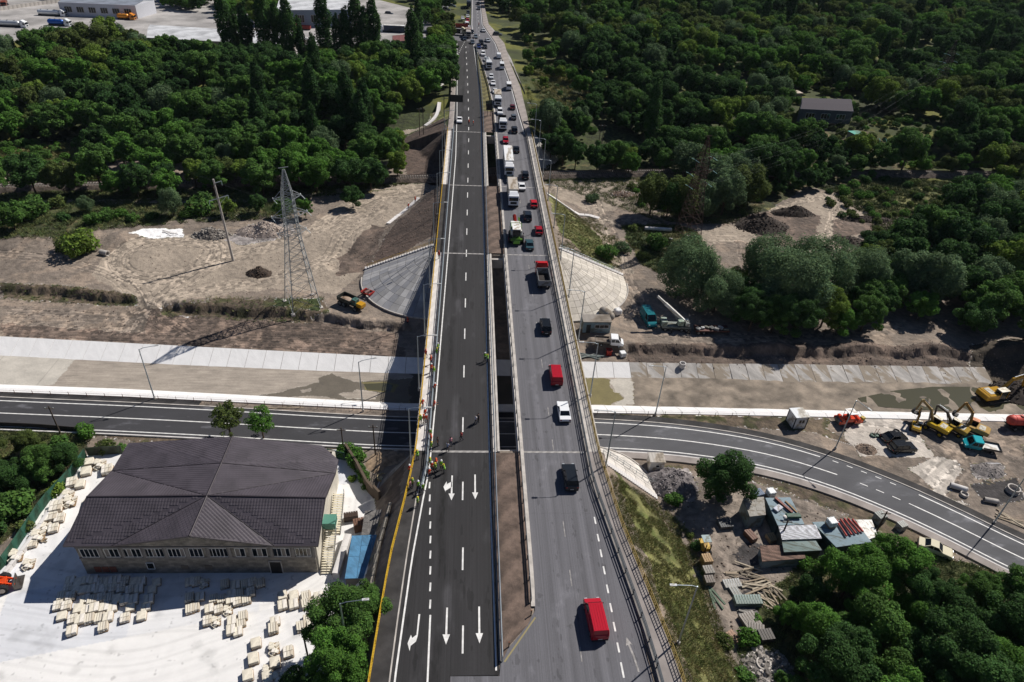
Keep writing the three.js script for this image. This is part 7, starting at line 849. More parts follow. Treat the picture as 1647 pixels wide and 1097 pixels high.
{ const sr = corr(0x7a919c, 5); shed('site_container', 'blue-roofed container strewn with pipes and sacks', 'container', [[44.9,-67.96],[48.77,-68.09],[48.93,-63.05],[44.9,-62.83]], 2.5, sr, flatP(0x3d5158), 0.03); shed('site_container', 'container frame roofed with crumpled silver foil', 'container', [[44.95,-62.72],[50.54,-62.94],[50.42,-60.52],[44.58,-60.32]], 2.5, new THREE.MeshStandardMaterial({ map: rep(speckTex(0.75, 0.76, 0.78, 0.5), 0.8, 0.8), roughness: 0.35, metalness: 0.5, ...bumpy(0.12, 0.7) }), flatP(0x4d5a5c), 0.03); shed('site_container', 'grey-green container under the foil roof', 'container', [[44.67,-60.56],[49.54,-60.76],[49.76,-58.74],[44.23,-58.45]], 2.2, corr(0x6b7f7d, 4), flatP(0x46504f), 0.03); shed('site_container', 'blue-roofed container carrying red pipes and a water cube', 'container', [[50.18,-63.39],[56.71,-63.84],[57.37,-59.85],[51.84,-59.02]], 2.5, sr, flatP(0x42565d), 0.03); shed('site_container', 'white-topped container beside the red pipes', 'container', [[56.9,-63.84],[59.34,-63.84],[58.82,-60.93],[57.04,-60.28]], 2.5, flatP(0xd9dbd8), flatP(0x55605f), 0.03);
  shed('tool_shed', 'open shed with corrugated grey roof beside the containers', 'shed', [[41.25,-67.62],[44.56,-67.87],[43.79,-64.68],[41.27,-64.33]], 2.6, corr(0x9a978f, 5), flatP(0x7d9197), 0.25, 2); shed('low_store', 'low brick-edged store with rusty scrap on its roof', 'store', [[41.43,-59.9],[47.61,-60.09],[47.21,-57.79],[40.87,-57.32]], 1.7, new THREE.MeshStandardMaterial({ map: rep(speckTex(0.44, 0.36, 0.32, 0.6), 0.5, 0.5), roughness: 0.95, ...bumpy(0.08, 0.6) }), flatP(0x72899a), 0.05); }
{ const t = thing('pipe_stack', 'five long red pipes lying on the blue container roof', 'pipes', [0, 0, 0]); for (let k = 0; k < 5; k++) { const a = [[53.78,-63.59],[54.49,-63.7],[55.1,-63.82],[55.66,-63.82],[56.26,-63.7]][k], b = [[54.03,-60.7],[54.86,-60.92],[55.6,-61.13],[56.26,-61.35],[56.77,-61.46]][k]; mesh('pipe', bar([a[0], 2.78, a[1]], [b[0], 2.78, b[1]], 0.16, 10), flatP(0xa8362c), t); }
  const cube = (label, q, y) => { const c = thing('water_cube', label, 'water tank', [q[0], y, q[1]], 0.2); mesh('tank', rbox(1.1, 1, 1.1, 0.12, 0, 0.65, 0), mat(0xe6e8e8, 0.5), c); const F = []; for (const s of [-1, 1]) for (const u of [-0.5, 0, 0.5]) F.push(bar([s * 0.57, 0.1, u], [s * 0.57, 1.15, u], 0.02), bar([u, 0.1, s * 0.57], [u, 1.15, s * 0.57], 0.02)); for (const y2 of [0.35, 0.75, 1.12]) F.push(bar([-0.57, y2, 0.57], [0.57, y2, 0.57], 0.02), bar([-0.57, y2, -0.57], [0.57, y2, -0.57], 0.02), bar([0.57, y2, -0.57], [0.57, y2, 0.57], 0.02), bar([-0.57, y2, -0.57], [-0.57, y2, 0.57], 0.02)); mesh('cage', F, M.galv, c); mesh('pallet', box(1.15, 0.14, 1.15, 0, 0.07, 0), M.wood, c); };
  cube('white caged water cube on the blue container roof', [52.57,-62.71], 2.64); cube('white caged water cube standing behind the containers', [47.26,-70.72], ground(...[47.26,-70.72])); cube('white caged water cube beside the red generator box', [30.58,-106.66], ground(...[30.58,-106.66]));
  const lid = thing('roof_clutter', 'green bundle, rusty channel and sacks on the blue container roof', 'clutter', [...[46.84,-65.37]].length ? [[46.84,-65.37][0], 2.56, [46.84,-65.37][1]] : [0, 0, 0]); mesh('green_bundle', rbox(2.2, 0.4, 0.8, 0.15, 0.8, 0.3, 1.1), flatP(0x24503f), lid); mesh('steel_channel', box(0.35, 0.25, 3.2, 0.2, 0.2, -1, 0, 0.5, 0), flatP(0x7d3b2f), lid); mesh('sack', rbox(1.5, 0.3, 0.9, 0.14, -0.9, 0.2, -0.4, 0, 0.6, 0), flatP(0xb9bfcc), lid); mesh('dish', place(new THREE.SphereGeometry(0.4, 14, 6, 0, 6.28, 0, 0.9), -0.6, 0.2, 1.3, 0.5), flatP(0xf2f2f0), lid); mesh('plank', box(0.2, 0.08, 2.4, 1.3, 0.1, -0.8, 0, 0.4, 0), M.wood, lid);
  hut('generator_box', 'red generator box behind the white pickup', 'generator', [27.97,-107.21], 0.95, 0.9, 1.2, 0, 0xc03327, 0xa62a20); }
// far yard
const pale = new THREE.MeshStandardMaterial({ map: rep(speckTex(0.61, 0.6, 0.59, 0.4), 0.03, 0.03), roughness: 0.95 });
structure('lorry_yard', slab([[-210.01,-301.18],[-188.76,-310.33],[-182.47,-338.63],[-142.41,-325.28],[-106.48,-294.55],[-70.45,-298.11],[-32.61,-325.92],[-17.42,-355.46],[-13.76,-378.76],[-18.34,-411.75],[-76.4,-472.89],[-288.89,-432.13]], 6.2, 7.28), pale);
structure('sandy_verge', slab([[6.54,-405.68],[12.93,-366.44],[17.51,-315.19],[19.62,-274.85],[20.54,-261.95],[18.89,-288.9],[15.2,-326.54],[12.11,-358.95],[8.64,-389]], 7, 7.75), pale);
function farHall(label, corners, h, roofH, wallM, roofM, wins) { // corners: front-left, front-right, back-right, back-left [x, z]
  const t = thing('workshop_building', label, 'building'); const y = 7.1, P = corners; for (let i = 0; i < 4; i++) { const a = P[i], b = P[(i + 1) % 4]; mesh('wall', beam([a[0], y + h / 2, a[1]], [b[0], y + h / 2, b[1]], 0.3, h), wallM, t); } const mid = (a, b) => [(a[0] + b[0]) / 2, (a[1] + b[1]) / 2], ml = mid(P[0], P[3]), mr = mid(P[1], P[2]); const v = (p, yy) => [p[0], yy, p[1]];
  for (const f of [[v(P[0], y + h), v(P[1], y + h), v(mr, y + h + roofH), v(ml, y + h + roofH)], [v(ml, y + h + roofH), v(mr, y + h + roofH), v(P[2], y + h), v(P[3], y + h)]]) mesh('roof', upward(plate(f, 0.2)), roofM, t); for (const [a, b, m] of [[P[0], P[3], ml], [P[1], P[2], mr]]) mesh('gable', faces([[v(a, y + h), v(b, y + h), v(m, y + h + roofH - 0.05)]]), wallM, t);
  if (wins) for (let k = 0; k < wins; k++) { const u = (k + 0.7) / (wins + 0.4), a = P[0], b = P[1], x = lerp(a[0], b[0], u), z = lerp(a[1], b[1], u); const dx = b[0] - a[0], dz = b[1] - a[1], l = Math.hypot(dx, dz); const o = Math.sign(1) * 0.22; windowUnit(t, x - dz / l * -o * -1 * 0, y + h * 0.52, z + o, Math.min(3.2, l / wins * 0.55), h * 0.4, 3, -Math.atan2(dz, dx)); } return t; }
const plasterW = new THREE.MeshStandardMaterial({ map: rep(speckTex(0.78, 0.79, 0.82, 0.12), 0.1, 0.1), roughness: 0.9 }), sheetW = new THREE.MeshStandardMaterial({ map: rep(speckTex(0.76, 0.77, 0.78, 0.3), 0.08, 0.08), roughness: 0.6 });
farHall('white workshop with a row of tall windows behind the tanker lorries', [[-194.37,-363.79],[-159.89,-364.83],[-156.89,-380.26],[-197.78,-393.53]], 6, 1.2, plasterW, new THREE.MeshStandardMaterial({ map: rep(speckTex(0.5, 0.53, 0.58, 0.25), 0.1, 0.1), roughness: 0.8 }), 6);
farHall('long low shed with rust-stained white sheet roof behind the trees', [[-132.47,-305.83],[-74.18,-303.88],[-76.9,-326.72],[-140.56,-330.83]], 4.6, 0.8, blockWall, sheetW, 0);
farHall('blue-grey workshop with a window band behind the poplars', [[-92.32,-358.59],[-59.47,-369.43],[-63.81,-401.56],[-98.64,-395.85]], 8, 0.6, new THREE.MeshStandardMaterial({ map: rep(speckTex(0.5, 0.56, 0.62, 0.2), 0.1, 0.1), roughness: 0.9 }), sheetW, 5);
farHall('small shed with faded red roof behind the poplars', [[-35,-327.9],[-28.93,-331.63],[-30.8,-344.25],[-36.21,-340.43]], 2.8, 0.8, blockWall, flatP(0x7d4c4a), 0);
farHall('low white shop beside the road behind the poplars', [[-24.08,-423.44],[-13.36,-438.4],[-14.75,-459.44],[-25.38,-447.54]], 4, 0.5, plasterW, flatP(0xb8a79d), 0);
farHall('grey concrete barn with flat dark roof among the trees', [[117.56,-241.61],[136.58,-241.08],[143.17,-256.87],[123.98,-255.91]], 4.6, 0.3, mat(0x4d545c, 0.95), mat(0x37323a, 0.9), 3);
for (const [q, c, l, w] of [[[127.46,-272.14], 0xd9cfc4, 'small shed with pale pink roof beside the dark barn', 6], [[112.9,-258.61], 0xe8e9e7, 'small white-roofed shack in the trees', 5], [[164.33,-264.62], 0xc9ccd0, 'pale roof of a shack right of the barn', 6], [[132.45,-245.19], 0x86bfae, 'turquoise sheet roof before the dark barn', 7], [[134.7,-230.94], 0x3c9d8b, 'small teal-roofed shack in the allotments', 4]]) hut('garden_shack', l, 'shack', q, w, 4, 3, 0.2, 0x8d8a84, c);
{ const g = thing('polytunnel', 'white and turquoise polytunnel in the allotments', 'greenhouse', on([140.57,-229.93]), 1.4); mesh('cover', place(new THREE.CylinderGeometry(2, 2, 9, 18, 1, false, -PI / 2, PI), 0, 0, 0, PI / 2, 0, 0), mat(0xd5e6e2, 0.5, 0, { side: THREE.DoubleSide }), g); mesh('hoops', [-4.4, -2.2, 0, 2.2, 4.4].map((z) => place(new THREE.TorusGeometry(2.02, 0.05, 5, 18, PI), 0, 0, z)), mat(0x5fb3a5, 0.6), g); }


// ---------------------------------------------------------------- lamps, poles, pylons
const lampProto = new THREE.Group(); lampProto.name = 'street_lamp'; mesh('pole', cyl(0.12, 0.07, 10.6, 10, 0, 5.3, 0), M.galv, lampProto); mesh('arm', [bar([0, 10.5, 0], [0.6, 10.75, 0], 0.05), bar([0.6, 10.75, 0], [2.3, 10.85, 0], 0.045)], M.galv, lampProto); mesh('lamp_head', rbox(0.75, 0.12, 0.3, 0.04, 2.6, 10.87, 0), flatP(0xc7cccf), lampProto); mesh('base', cyl(0.22, 0.2, 0.5, 10, 0, 0.25, 0), M.conc, lampProto);
const street = (pos, turn, label, group) => { const c = copyOf(lampProto, pos, turn, label, group); return tag(c, label, 'street lamp', group); };
for (const z of [-69.2, -86, -101.5, -118.5, -135.5, -152.4, -167.5, -184, -200.5]) street([-7.42, DECK - 0.4, z], 0, 'slim galvanised lamp post outside the yellow railing of the new bridges', 'lamps along the new bridges');
for (const z of [-69, -84.9, -100.4, -115.8, -131.5, -147, -163, -179, -195, -211]) street([20.25, DECK - 0.4, z], PI, 'slim galvanised lamp post outside the mustard railing of the old bridges', 'lamps along the old bridges');
street([24.3, ground(24.3, -42.2), -42.2], PI, 'lamp post on the overgrown embankment with its arm over the footway'); street(on([-52.78,-92.08]), 0.3, 'lamp post on the canal edge, away from the bridge'); street(on([-17.37,-89.57]), 0.3, 'lamp post on the canal edge close to the new bridge'); street(on([33.37,-89.36]), PI, 'lamp post on the canal edge beyond the old bridge'); street(on([62.36,-81.1]), -1.2, 'lamp post at the road curve by the pale patch'); street(on([80.11,-65.23]), -1, 'lamp post at the road curve below the gravel');
street(on([-12.6,-43.02]), 0.1, 'blue-armed lamp post rising through the tree by the yellow railing');
for (const [q, h, l] of [[[-19.09,-79.65], 5.5, 'short dark wooden pole behind the hall corner'], [[-14,-78.72], 7, 'grey post standing in the sand beside the hall wall'], [[-64.14,-83.45], 6, 'leaning dark pole above the scrub by the lower road'], [[-17.91,-45.21], 6.5, 'wooden pole with a lamp between the stone pallets'], [[45.43,-61.88], 5, 'thin wooden pole beside the foil roof'], [[60.61,-63.4], 5, 'thin pole at the end of the containers'], [[-16.08,-219.4], 9, 'wooden power pole on the soil bank beyond the railway'], [[-14.86,-218.93], 9, 'braced wooden power pole on the soil bank'], [[42.05,-217.79], 9, 'pale power pole in the trees by the railway'], [[43.1,-217.9], 9, 'second pale power pole in the trees by the railway'], [[-110.24,-286.7], 9, 'power pole before the long shed']]) { const t = thing('wooden_pole', l, 'pole', on(q)); mesh('shaft', cyl(0.13, 0.09, h, 8, 0, h / 2 - 0.2, 0), mat(0x4a4038, 0.95), t); mesh('cross_bar', box(1.4, 0.1, 0.1, 0, h - 0.7, 0), mat(0x5a5048, 0.9), t); for (const s of [-0.6, 0, 0.6]) mesh('insulator', cyl(0.05, 0.05, 0.16, 6, s, h - 0.55, 0), mat(0xb9c4c4, 0.3), t); }
{ const t = thing('concrete_pole', 'tall leaning concrete power pole on the sandy yard', 'pole', on([-53.03,-139.59]), 0); mesh('shaft', cyl(0.3, 0.17, 19.5, 12, -0.25, 9.6, 0, 0, 0, 0.035), M.conc, t); mesh('cross_arm', [beam([-2.2, 14.6, 0.6], [1.6, 15.6, -0.5], 0.16, 0.16), bar([-0.5, 13.5, 0], [1.3, 15.5, -0.4], 0.05)], M.galv, t); mesh('top_arm', [beam([-0.6, 18.4, 0], [0.9, 18.9, -0.3], 0.14, 0.14)], M.galv, t); for (const p of [[-2.2, 14.1, 0.6], [1.6, 15.1, -0.5], [0.9, 18.4, -0.3]]) mesh('insulator_string', cyl(0.06, 0.06, 0.9, 8, ...p), mat(0x9fb8b5, 0.3), t); }
function pylon(label, pos, turn, H, m, insM, base) {
  const t = thing('lattice_pylon', label, 'pylon', pos, turn); const hw = (y) => y < H * 0.55 ? lerp(base, 1.2, y / (H * 0.55)) : y < H * 0.82 ? lerp(1.2, 0.95, (y - H * 0.55) / (H * 0.27)) : lerp(0.95, 0.08, (y - H * 0.82) / (H * 0.18));
  const lev = [0]; let y = 0, st = H * 0.12; while (y < H * 0.985) { y = Math.min(H, y + st); lev.push(y); st = Math.max(H * 0.035, st * 0.86); } const P = (k, yy) => { const w = hw(yy); return [[-w, yy, -w], [w, yy, -w], [w, yy, w], [-w, yy, w]][k]; };
  for (let k = 0; k < 4; k++) { const g = []; for (let i = 1; i < lev.length; i++) g.push(beam(P(k, lev[i - 1]), P(k, lev[i]), 0.13, 0.13)); mesh('leg', g, m, t); }
  for (let k = 0; k < 4; k++) { const g = [], n = (k + 1) % 4; for (let i = 1; i < lev.length; i++) { g.push(beam(P(k, lev[i - 1]), P(n, lev[i]), 0.055, 0.055), beam(P(n, lev[i - 1]), P(k, lev[i]), 0.055, 0.055), beam(P(k, lev[i]), P(n, lev[i]), 0.055, 0.055)); } mesh('bracing', g, m, t); }
  for (const [f, L] of [[0.56, 2.8], [0.68, 3.4], [0.8, 2.6]]) for (const s of [-1, 1]) { const yy = H * f, w = hw(yy), tip = [s * L, yy + 0.2, 0]; const g = []; for (const z of [-w, w]) g.push(beam([s * w, yy, z], tip, 0.09, 0.09), beam([s * w, yy + 1.1, z], tip, 0.07, 0.07)); for (const u of [0.33, 0.66]) g.push(beam([lerp(s * w, tip[0], u), yy + 0.1, lerp(-w, 0, u)], [lerp(s * w, tip[0], u), yy + 0.1, lerp(w, 0, u)], 0.06, 0.06)); mesh('cross_arm', g, m, t); for (const d of [-1, 1]) mesh('insulator_string', bar([tip[0], tip[1] - 0.1, 0.1 * d], [tip[0] + 0.25, tip[1] - 0.35, d * 1.5], 0.06, 7), insM, t); }
  mesh('earth_peak', beam([-0.9, H, 0], [0.9, H, 0], 0.1, 0.1), m, t); for (let k = 0; k < 4; k++) { const p = P(k, 0); mesh('footing', rbox(0.7, 0.5, 0.7, 0.05, p[0], 0.05, p[2]), M.conc, t); } return t;
}
const ins = mat(0xa9d6cf, 0.25);
const py1 = on([-33.78,-121.52]), py2 = on([55.47,-154.92]), py3 = on([187.02,-274.38]);
pylon('galvanised lattice pylon above the trench on the dirt yard', py1, 0.5, 29.5, mat(0xa7adaf, 0.5, 0.5), mat(0xd5dcdc, 0.3), 2.9);
pylon('rusty brown lattice pylon on the grassy triangle', py2, 0.35, 27.5, mat(0x4a3630, 0.85, 0.2), ins, 2.7);
pylon('far dark lattice pylon rising from the wood', py3, 0.4, 24, mat(0x3c3532, 0.85, 0.2), ins, 2.4);
{ const wire = (a, b, sag, l) => { const pts = []; for (let i = 0; i <= 24; i++) { const u = i / 24; pts.push(V3(lerp(a[0], b[0], u), lerp(a[1], b[1], u) - sag * 4 * u * (1 - u), lerp(a[2], b[2], u))); } const o = mesh('power_line', new THREE.TubeGeometry(new THREE.CatmullRomCurve3(pts), 60, 0.007, 4), mat(0x6a6f70, 0.6, 0.3)); tag(o, l, 'power line', 'power lines strung between the pylons'); };
  const tip = (p, turn, H, f, L) => [p[0] + Math.cos(turn) * L, p[1] + H * f, p[2] - Math.sin(turn) * L];
  for (const [f, L] of [[0.56, 2.8], [0.68, 3.4], [0.8, 2.6]]) for (const s of [-1, 1]) { const a = tip(py1, 0.5, 29.5, f, s * L), b = tip(py2, 0.35, 27.5, f, s * L), c = tip(py3, 0.4, 24, f, s * L); wire(b, c, 7, 'thin power line from the rusty pylon to the far pylon'); wire([a[0] - 90, a[1] + 2, a[2] - 75], a, 4, 'thin power line running off from the galvanised pylon'); } }
{ const t = thing('gantry_sign', 'black-backed cantilever road sign over the far footway', 'sign', [-8.6, DECK - 0.2, -229], 0); mesh('post', cyl(0.16, 0.12, 7, 10, 0, 3.5, 0), M.dark, t); mesh('arm', [bar([0, 6.6, 0], [2.2, 6.6, 0], 0.08), bar([0, 5.9, 0], [2.2, 5.9, 0], 0.08)], M.dark, t); mesh('sign_panel', rbox(4.2, 2.3, 0.12, 0.04, 4.1, 6.1, 0), mat(0x15171a, 0.6), t); const u = thing('gantry_sign', 'black-backed road sign on the median beside the queue', 'sign', [6.3, DECK, -231], 0); mesh('post', [cyl(0.08, 0.08, 3, 8, -0.5, 1.5, 0), cyl(0.08, 0.08, 3, 8, 0.5, 1.5, 0)], M.dark, u); mesh('sign_panel', rbox(1.9, 2.2, 0.1, 0.04, 0, 3, 0), mat(0x15171a, 0.6), u);
  for (const [q, l] of [[[5.2, -41.6], 'short black marker post on the tip of the median'], [[7.9, -45.4], 'short black marker post beside the median corner']]) { const p = thing('marker_post', l, 'post', [q[0], DECK, q[1]]); mesh('shaft', box(0.1, 0.95, 0.1, 0, 0.47, 0), M.dark, p); mesh('cap', box(0.16, 0.06, 0.16, 0, 0.98, 0), M.rust, p); } }
// ---------------------------------------------------------------- railway
{ const T = [[-215, -161], [-122.4, -174.8], [-11.6, -191], [22, -196.5], [59.5, -201.5], [110, -206], [220, -213]], pl = smooth(T, 3), y = (x, z) => 0.55; const bal = new THREE.MeshStandardMaterial({ map: rep(speckTex(0.4, 0.36, 0.33, 0.6), 0.4, 0.4), roughness: 1, ...bumpy(0.08, 0.5) });
  const cross = [[-2.6, -0.9], [-1.6, 0.12], [1.6, 0.12], [2.6, -0.9]]; structure('railway_ballast', upward(sweepXZ(pl, 1.9, cross)), bal); for (const s of [-0.76, 0.76]) { const t = mesh('rail', sweepXZ(offset(pl, s), 2.32, boxProf(0.09, 0.16)), mat(0x8a7f78, 0.4, 0.7)); tag(t, 'long steel rail of the railway track under the bridges', 'rail', 'rails of the railway track'); } const sl = [], b0 = box(0.24, 0.2, 2.5); resample(pl, 0.7).forEach(([x, z], i, a) => { const n = a[Math.min(a.length - 1, i + 1)], p = a[Math.max(0, i - 1)]; const g = b0.clone(); g.rotateY(-Math.atan2(n[1] - p[1], n[0] - p[0])); g.translate(x, 2.12, z); sl.push(g); }); const o = stuff(mesh('sleepers', sl, M.concDark)); o.userData.label = 'row of concrete sleepers under the railway rails'; o.userData.category = 'sleepers'; }
// ---------------------------------------------------------------- cut stone on pallets
const stoneMats = [[0.84, 0.815, 0.75], [0.8, 0.775, 0.72], [0.87, 0.85, 0.81], [0.76, 0.72, 0.65]].map(([r, g, b]) => new THREE.MeshStandardMaterial({ map: rep(speckTex(r, g, b, 0.22), 0.7, 0.7), roughness: 0.92 }));
const palletProto = (kind, seed) => { const g = new THREE.Group(), r = rng(seed); g.name = 'stone_pallet'; mesh('pallet', [box(1.25, 0.03, 1.4, 0, 0.14, 0), ...[-0.5, 0, 0.5].map((x) => box(0.1, 0.12, 1.4, x, 0.065, 0))], M.wood, g); const S = (n, w, h, d, x, y, z, ry = 0) => { const o = mesh('stone_block', rbox(w, h, d, 0.025, 0, 0, 0), stoneMats[Math.floor(r() * 4)], g); o.position.set(x, y, z); o.rotation.y = ry; };
  if (kind === 0) for (let k = 0; k < 2; k++) for (let j = 0; j < 2; j++) S(0, 0.56, 0.34, 1.3, -0.3 + k * 0.6, 0.33 + j * 0.35, (r() - 0.5) * 0.06);
  if (kind === 1) for (let k = 0; k < 4; k++) for (let j = 0; j < 3; j++) S(0, 0.26, 0.2, 1.25, -0.45 + k * 0.3, 0.26 + j * 0.21, (r() - 0.5) * 0.12);
  if (kind === 2) for (let j = 0; j < 5; j++) S(0, 1.1, 0.12, 1.25, (r() - 0.5) * 0.05, 0.22 + j * 0.13, (r() - 0.5) * 0.05, (r() - 0.5) * 0.05);
  if (kind === 3) for (let k = 0; k < 16; k++) S(0, 0.3 + r() * 0.3, 0.14 + r() * 0.12, 0.3 + r() * 0.4, (r() - 0.5) * 0.8, 0.24 + Math.floor(k / 6) * 0.2, (r() - 0.5) * 0.95, r() * 3);
  if (kind === 4) { for (let k = 0; k < 3; k++) for (let j = 0; j < 2; j++) for (let i = 0; i < 2; i++) S(0, 0.36, 0.3, 0.62, -0.38 + k * 0.38, 0.32 + i * 0.31, -0.33 + j * 0.66); }
  return g; };
const PAL = [0, 1, 2, 3, 4].map((k) => palletProto(k, 80 + k)), PALW = ['of four long cream stone blocks', 'of stacked narrow stone bars', 'of flat stone slabs in layers', 'of loose rough stone pieces', 'of twelve small stone blocks'];
{ const r = rng(88), set = (q, k, s, where, group) => { const c = copyOf(PAL[k], [q[0], 0.03 + ground(...q), q[1]], 0.32 + (r() - 0.5) * 0.08, 'pallet ' + PALW[k] + ' ' + where, group); c.scale.set(s * 1.05, s * (0.62 + 0.3 * r()), s * (1.02 + 0.16 * r())); c.userData.category = 'stone pallet'; };
  const A = [[-49.7,-53.73],[-48.66,-53.72],[-49.6,-52.43],[-48.53,-52.33],[-48.47,-50.98],[-46.74,-53.27],[-45.77,-53.08],[-44.87,-53.43],[-43.9,-53.42],[-42.96,-53.32],[-41.88,-53.05],[-40.86,-53.12],[-38.98,-53.11],[-46.97,-51.97],[-46.05,-51.88],[-45.05,-51.95],[-43.94,-52.11],[-42.98,-52.1],[-40.82,-52.08],[-38.99,-52.15],[-46.93,-50.46],[-46.06,-50.45],[-45,-50.52],[-43.91,-50.68],[-42.92,-50.75],[-40.91,-50.64],[-39.02,-50.87],[-46.32,-48.98],[-42.94,-49.43]]; for (const q of A) set(q, [0, 4, 2, 0, 1][Math.floor(r() * 5)], 0.86, 'in the big block before the hall', 'stone pallets before the hall');
  const B = [[-49.78,-55.98],[-48.74,-55.7],[-47.8,-55.97],[-46.88,-55.96],[-45.88,-55.77],[-44.97,-55.76],[-44.01,-56.03],[-43.05,-55.93],[-41.82,-55.74],[-40.89,-55.73],[-39.01,-55.63],[-49.58,-54.89],[-48.55,-54.79],[-47.64,-54.6],[-46.62,-54.68],[-45.72,-54.68],[-44.88,-54.85],[-44.05,-54.84],[-43.06,-54.84],[-41.88,-54.56],[-40.78,-54.64],[-39.14,-54.53]]; for (const q of B) set(q, [0, 2, 4][Math.floor(r() * 3)], 0.82, 'close under the hall front', 'stone pallets under the hall front');
  const Cc = [[-34.16,-53.33],[-32.92,-53.49],[-33.56,-51.75],[-33.04,-52],[-31.13,-53.12],[-30.14,-53.11],[-29.04,-53.01],[-28.13,-52.74],[-27.06,-53],[-31.23,-51.73],[-30.08,-51.63],[-28.95,-51.62],[-30.95,-50.11],[-29.92,-50.1],[-28.08,-50.17],[-26.9,-50.74],[-26.87,-49.82],[-27.78,-48.84],[-26.93,-48.67],[-26.8,-54.07],[-28.2,-53.81],[-29.12,-53.82],[-34.94,-55.69],[-34.08,-55.68],[-33.01,-55.49],[-30.39,-55.28],[-28.94,-55.09],[-27.82,-55.26],[-27,-55.44],[-25.98,-55.43]]; for (const q of Cc) set(q, [0, 4, 1, 3, 1][Math.floor(r() * 5)], 0.84, 'in the middle cluster of the stone yard', 'stone pallets in the middle cluster');
  const D = [[-22.72,-53.49],[-21.34,-53.57],[-19.77,-53.46],[-18.2,-53.36],[-22.42,-52.16],[-21.08,-52.32],[-19.54,-52.31],[-18.39,-52.3],[-17.7,-51.5],[-17.76,-50.56],[-18.9,-50.23],[-19.53,-49.23],[-18.31,-49.47],[-22.82,-49.94],[-22.8,-48.94]]; for (const q of D) set(q, [0, 2, 1][Math.floor(r() * 3)], 0.9, 'beside the hall door path', 'stone pallets beside the hall door path');
  const E = [[-24.4,-47.11],[-22.14,-46.45],[-24.19,-45.17],[-21.57,-44.6],[-22.11,-43.64],[-24.29,-43.16],[-21.99,-42.83],[-20.37,-45.96],[-20.8,-42.81]]; for (const q of E) set(q, [4, 2, 0, 3][Math.floor(r() * 4)], 0.95, 'in the loose row near the yard trees', 'stone pallets near the yard trees');
  const F = [[-56.67,-76.82],[-54.97,-76.44],[-53.67,-76.58],[-56.26,-74.89],[-54.47,-74.26],[-53.34,-75.16],[-57.27,-72.64],[-55.97,-72.28],[-56.76,-70.24],[-57.17,-69.3],[-55.87,-69.08],[-57.19,-67.93],[-55.99,-67.71],[-57.16,-66.48],[-55.87,-66.04],[-57.08,-64.63],[-55.86,-64.31],[-57.26,-63.05],[-57.44,-61.82],[-57.56,-60.51],[-58.32,-59.73],[-57.9,-57.9],[-56.17,-58.56],[-56.83,-57.61]]; for (const q of F) if (r() < 0.72) set(q, [3, 2, 4, 3][Math.floor(r() * 4)], 0.95 + 0.35 * r(), 'stacked along the green fence', 'stone stacks along the green fence'); }
// ---------------------------------------------------------------- heaps of rubble: each a pile of real stones over a core
function heap(name, label, q, rx, rz, h, n, sz, m, seed, kinds) { const t = thing(name, label, 'heap', on(q, -0.1)), r = rng(seed); const prof = (x, z) => { const d = Math.hypot(x, z); return h * (Math.pow(Math.max(0, 1 - d), 0.75) * (0.62 + 0.75 * fbm(x * 3 + seed, z * 3, 4)) - 0.12); }; const core = new THREE.RingGeometry(0.001, 1.08, 40, 14); core.rotateX(-PI / 2); const p = core.attributes.position; for (let i = 0; i < p.count; i++) { const x = p.getX(i), z = p.getZ(i), k = 0.82 + 0.36 * fbm(Math.atan2(z, x) * 1.5 + seed, 3, 3); p.setXYZ(i, x * rx * k, prof(x, z), z * rz * k); } core.computeVertexNormals(); mesh('core', planar(core), m[0], t);
  const G = m.map(() => []), shapes = [new THREE.DodecahedronGeometry(1, 0), new THREE.IcosahedronGeometry(1, 0), new THREE.BoxGeometry(1.5, 0.7, 1.2)]; for (let i = 0; i < n; i++) { const a = r() * 6.28, d = Math.sqrt(r()) * 1.05, x = Math.cos(a) * d, z = Math.sin(a) * d, y = Math.max(0.02, prof(x, z)), s = sz * (0.4 + r() * r()); const g = shapes[Math.floor(r() * 3)].clone(); g.scale(s, s * 0.75, s); place(g, x * rx * 0.95, y, z * rz * 0.95, r() * 6, r() * 6, r() * 6); G[Math.floor(r() * m.length)].push(g); } G.forEach((l, i) => l.length && stuff(mesh('stones', l, m[i], t))); return t; }
const hm = (r, g, b) => new THREE.MeshStandardMaterial({ map: rep(speckTex(r, g, b, 0.5), 0.6, 0.6), roughness: 0.97 });
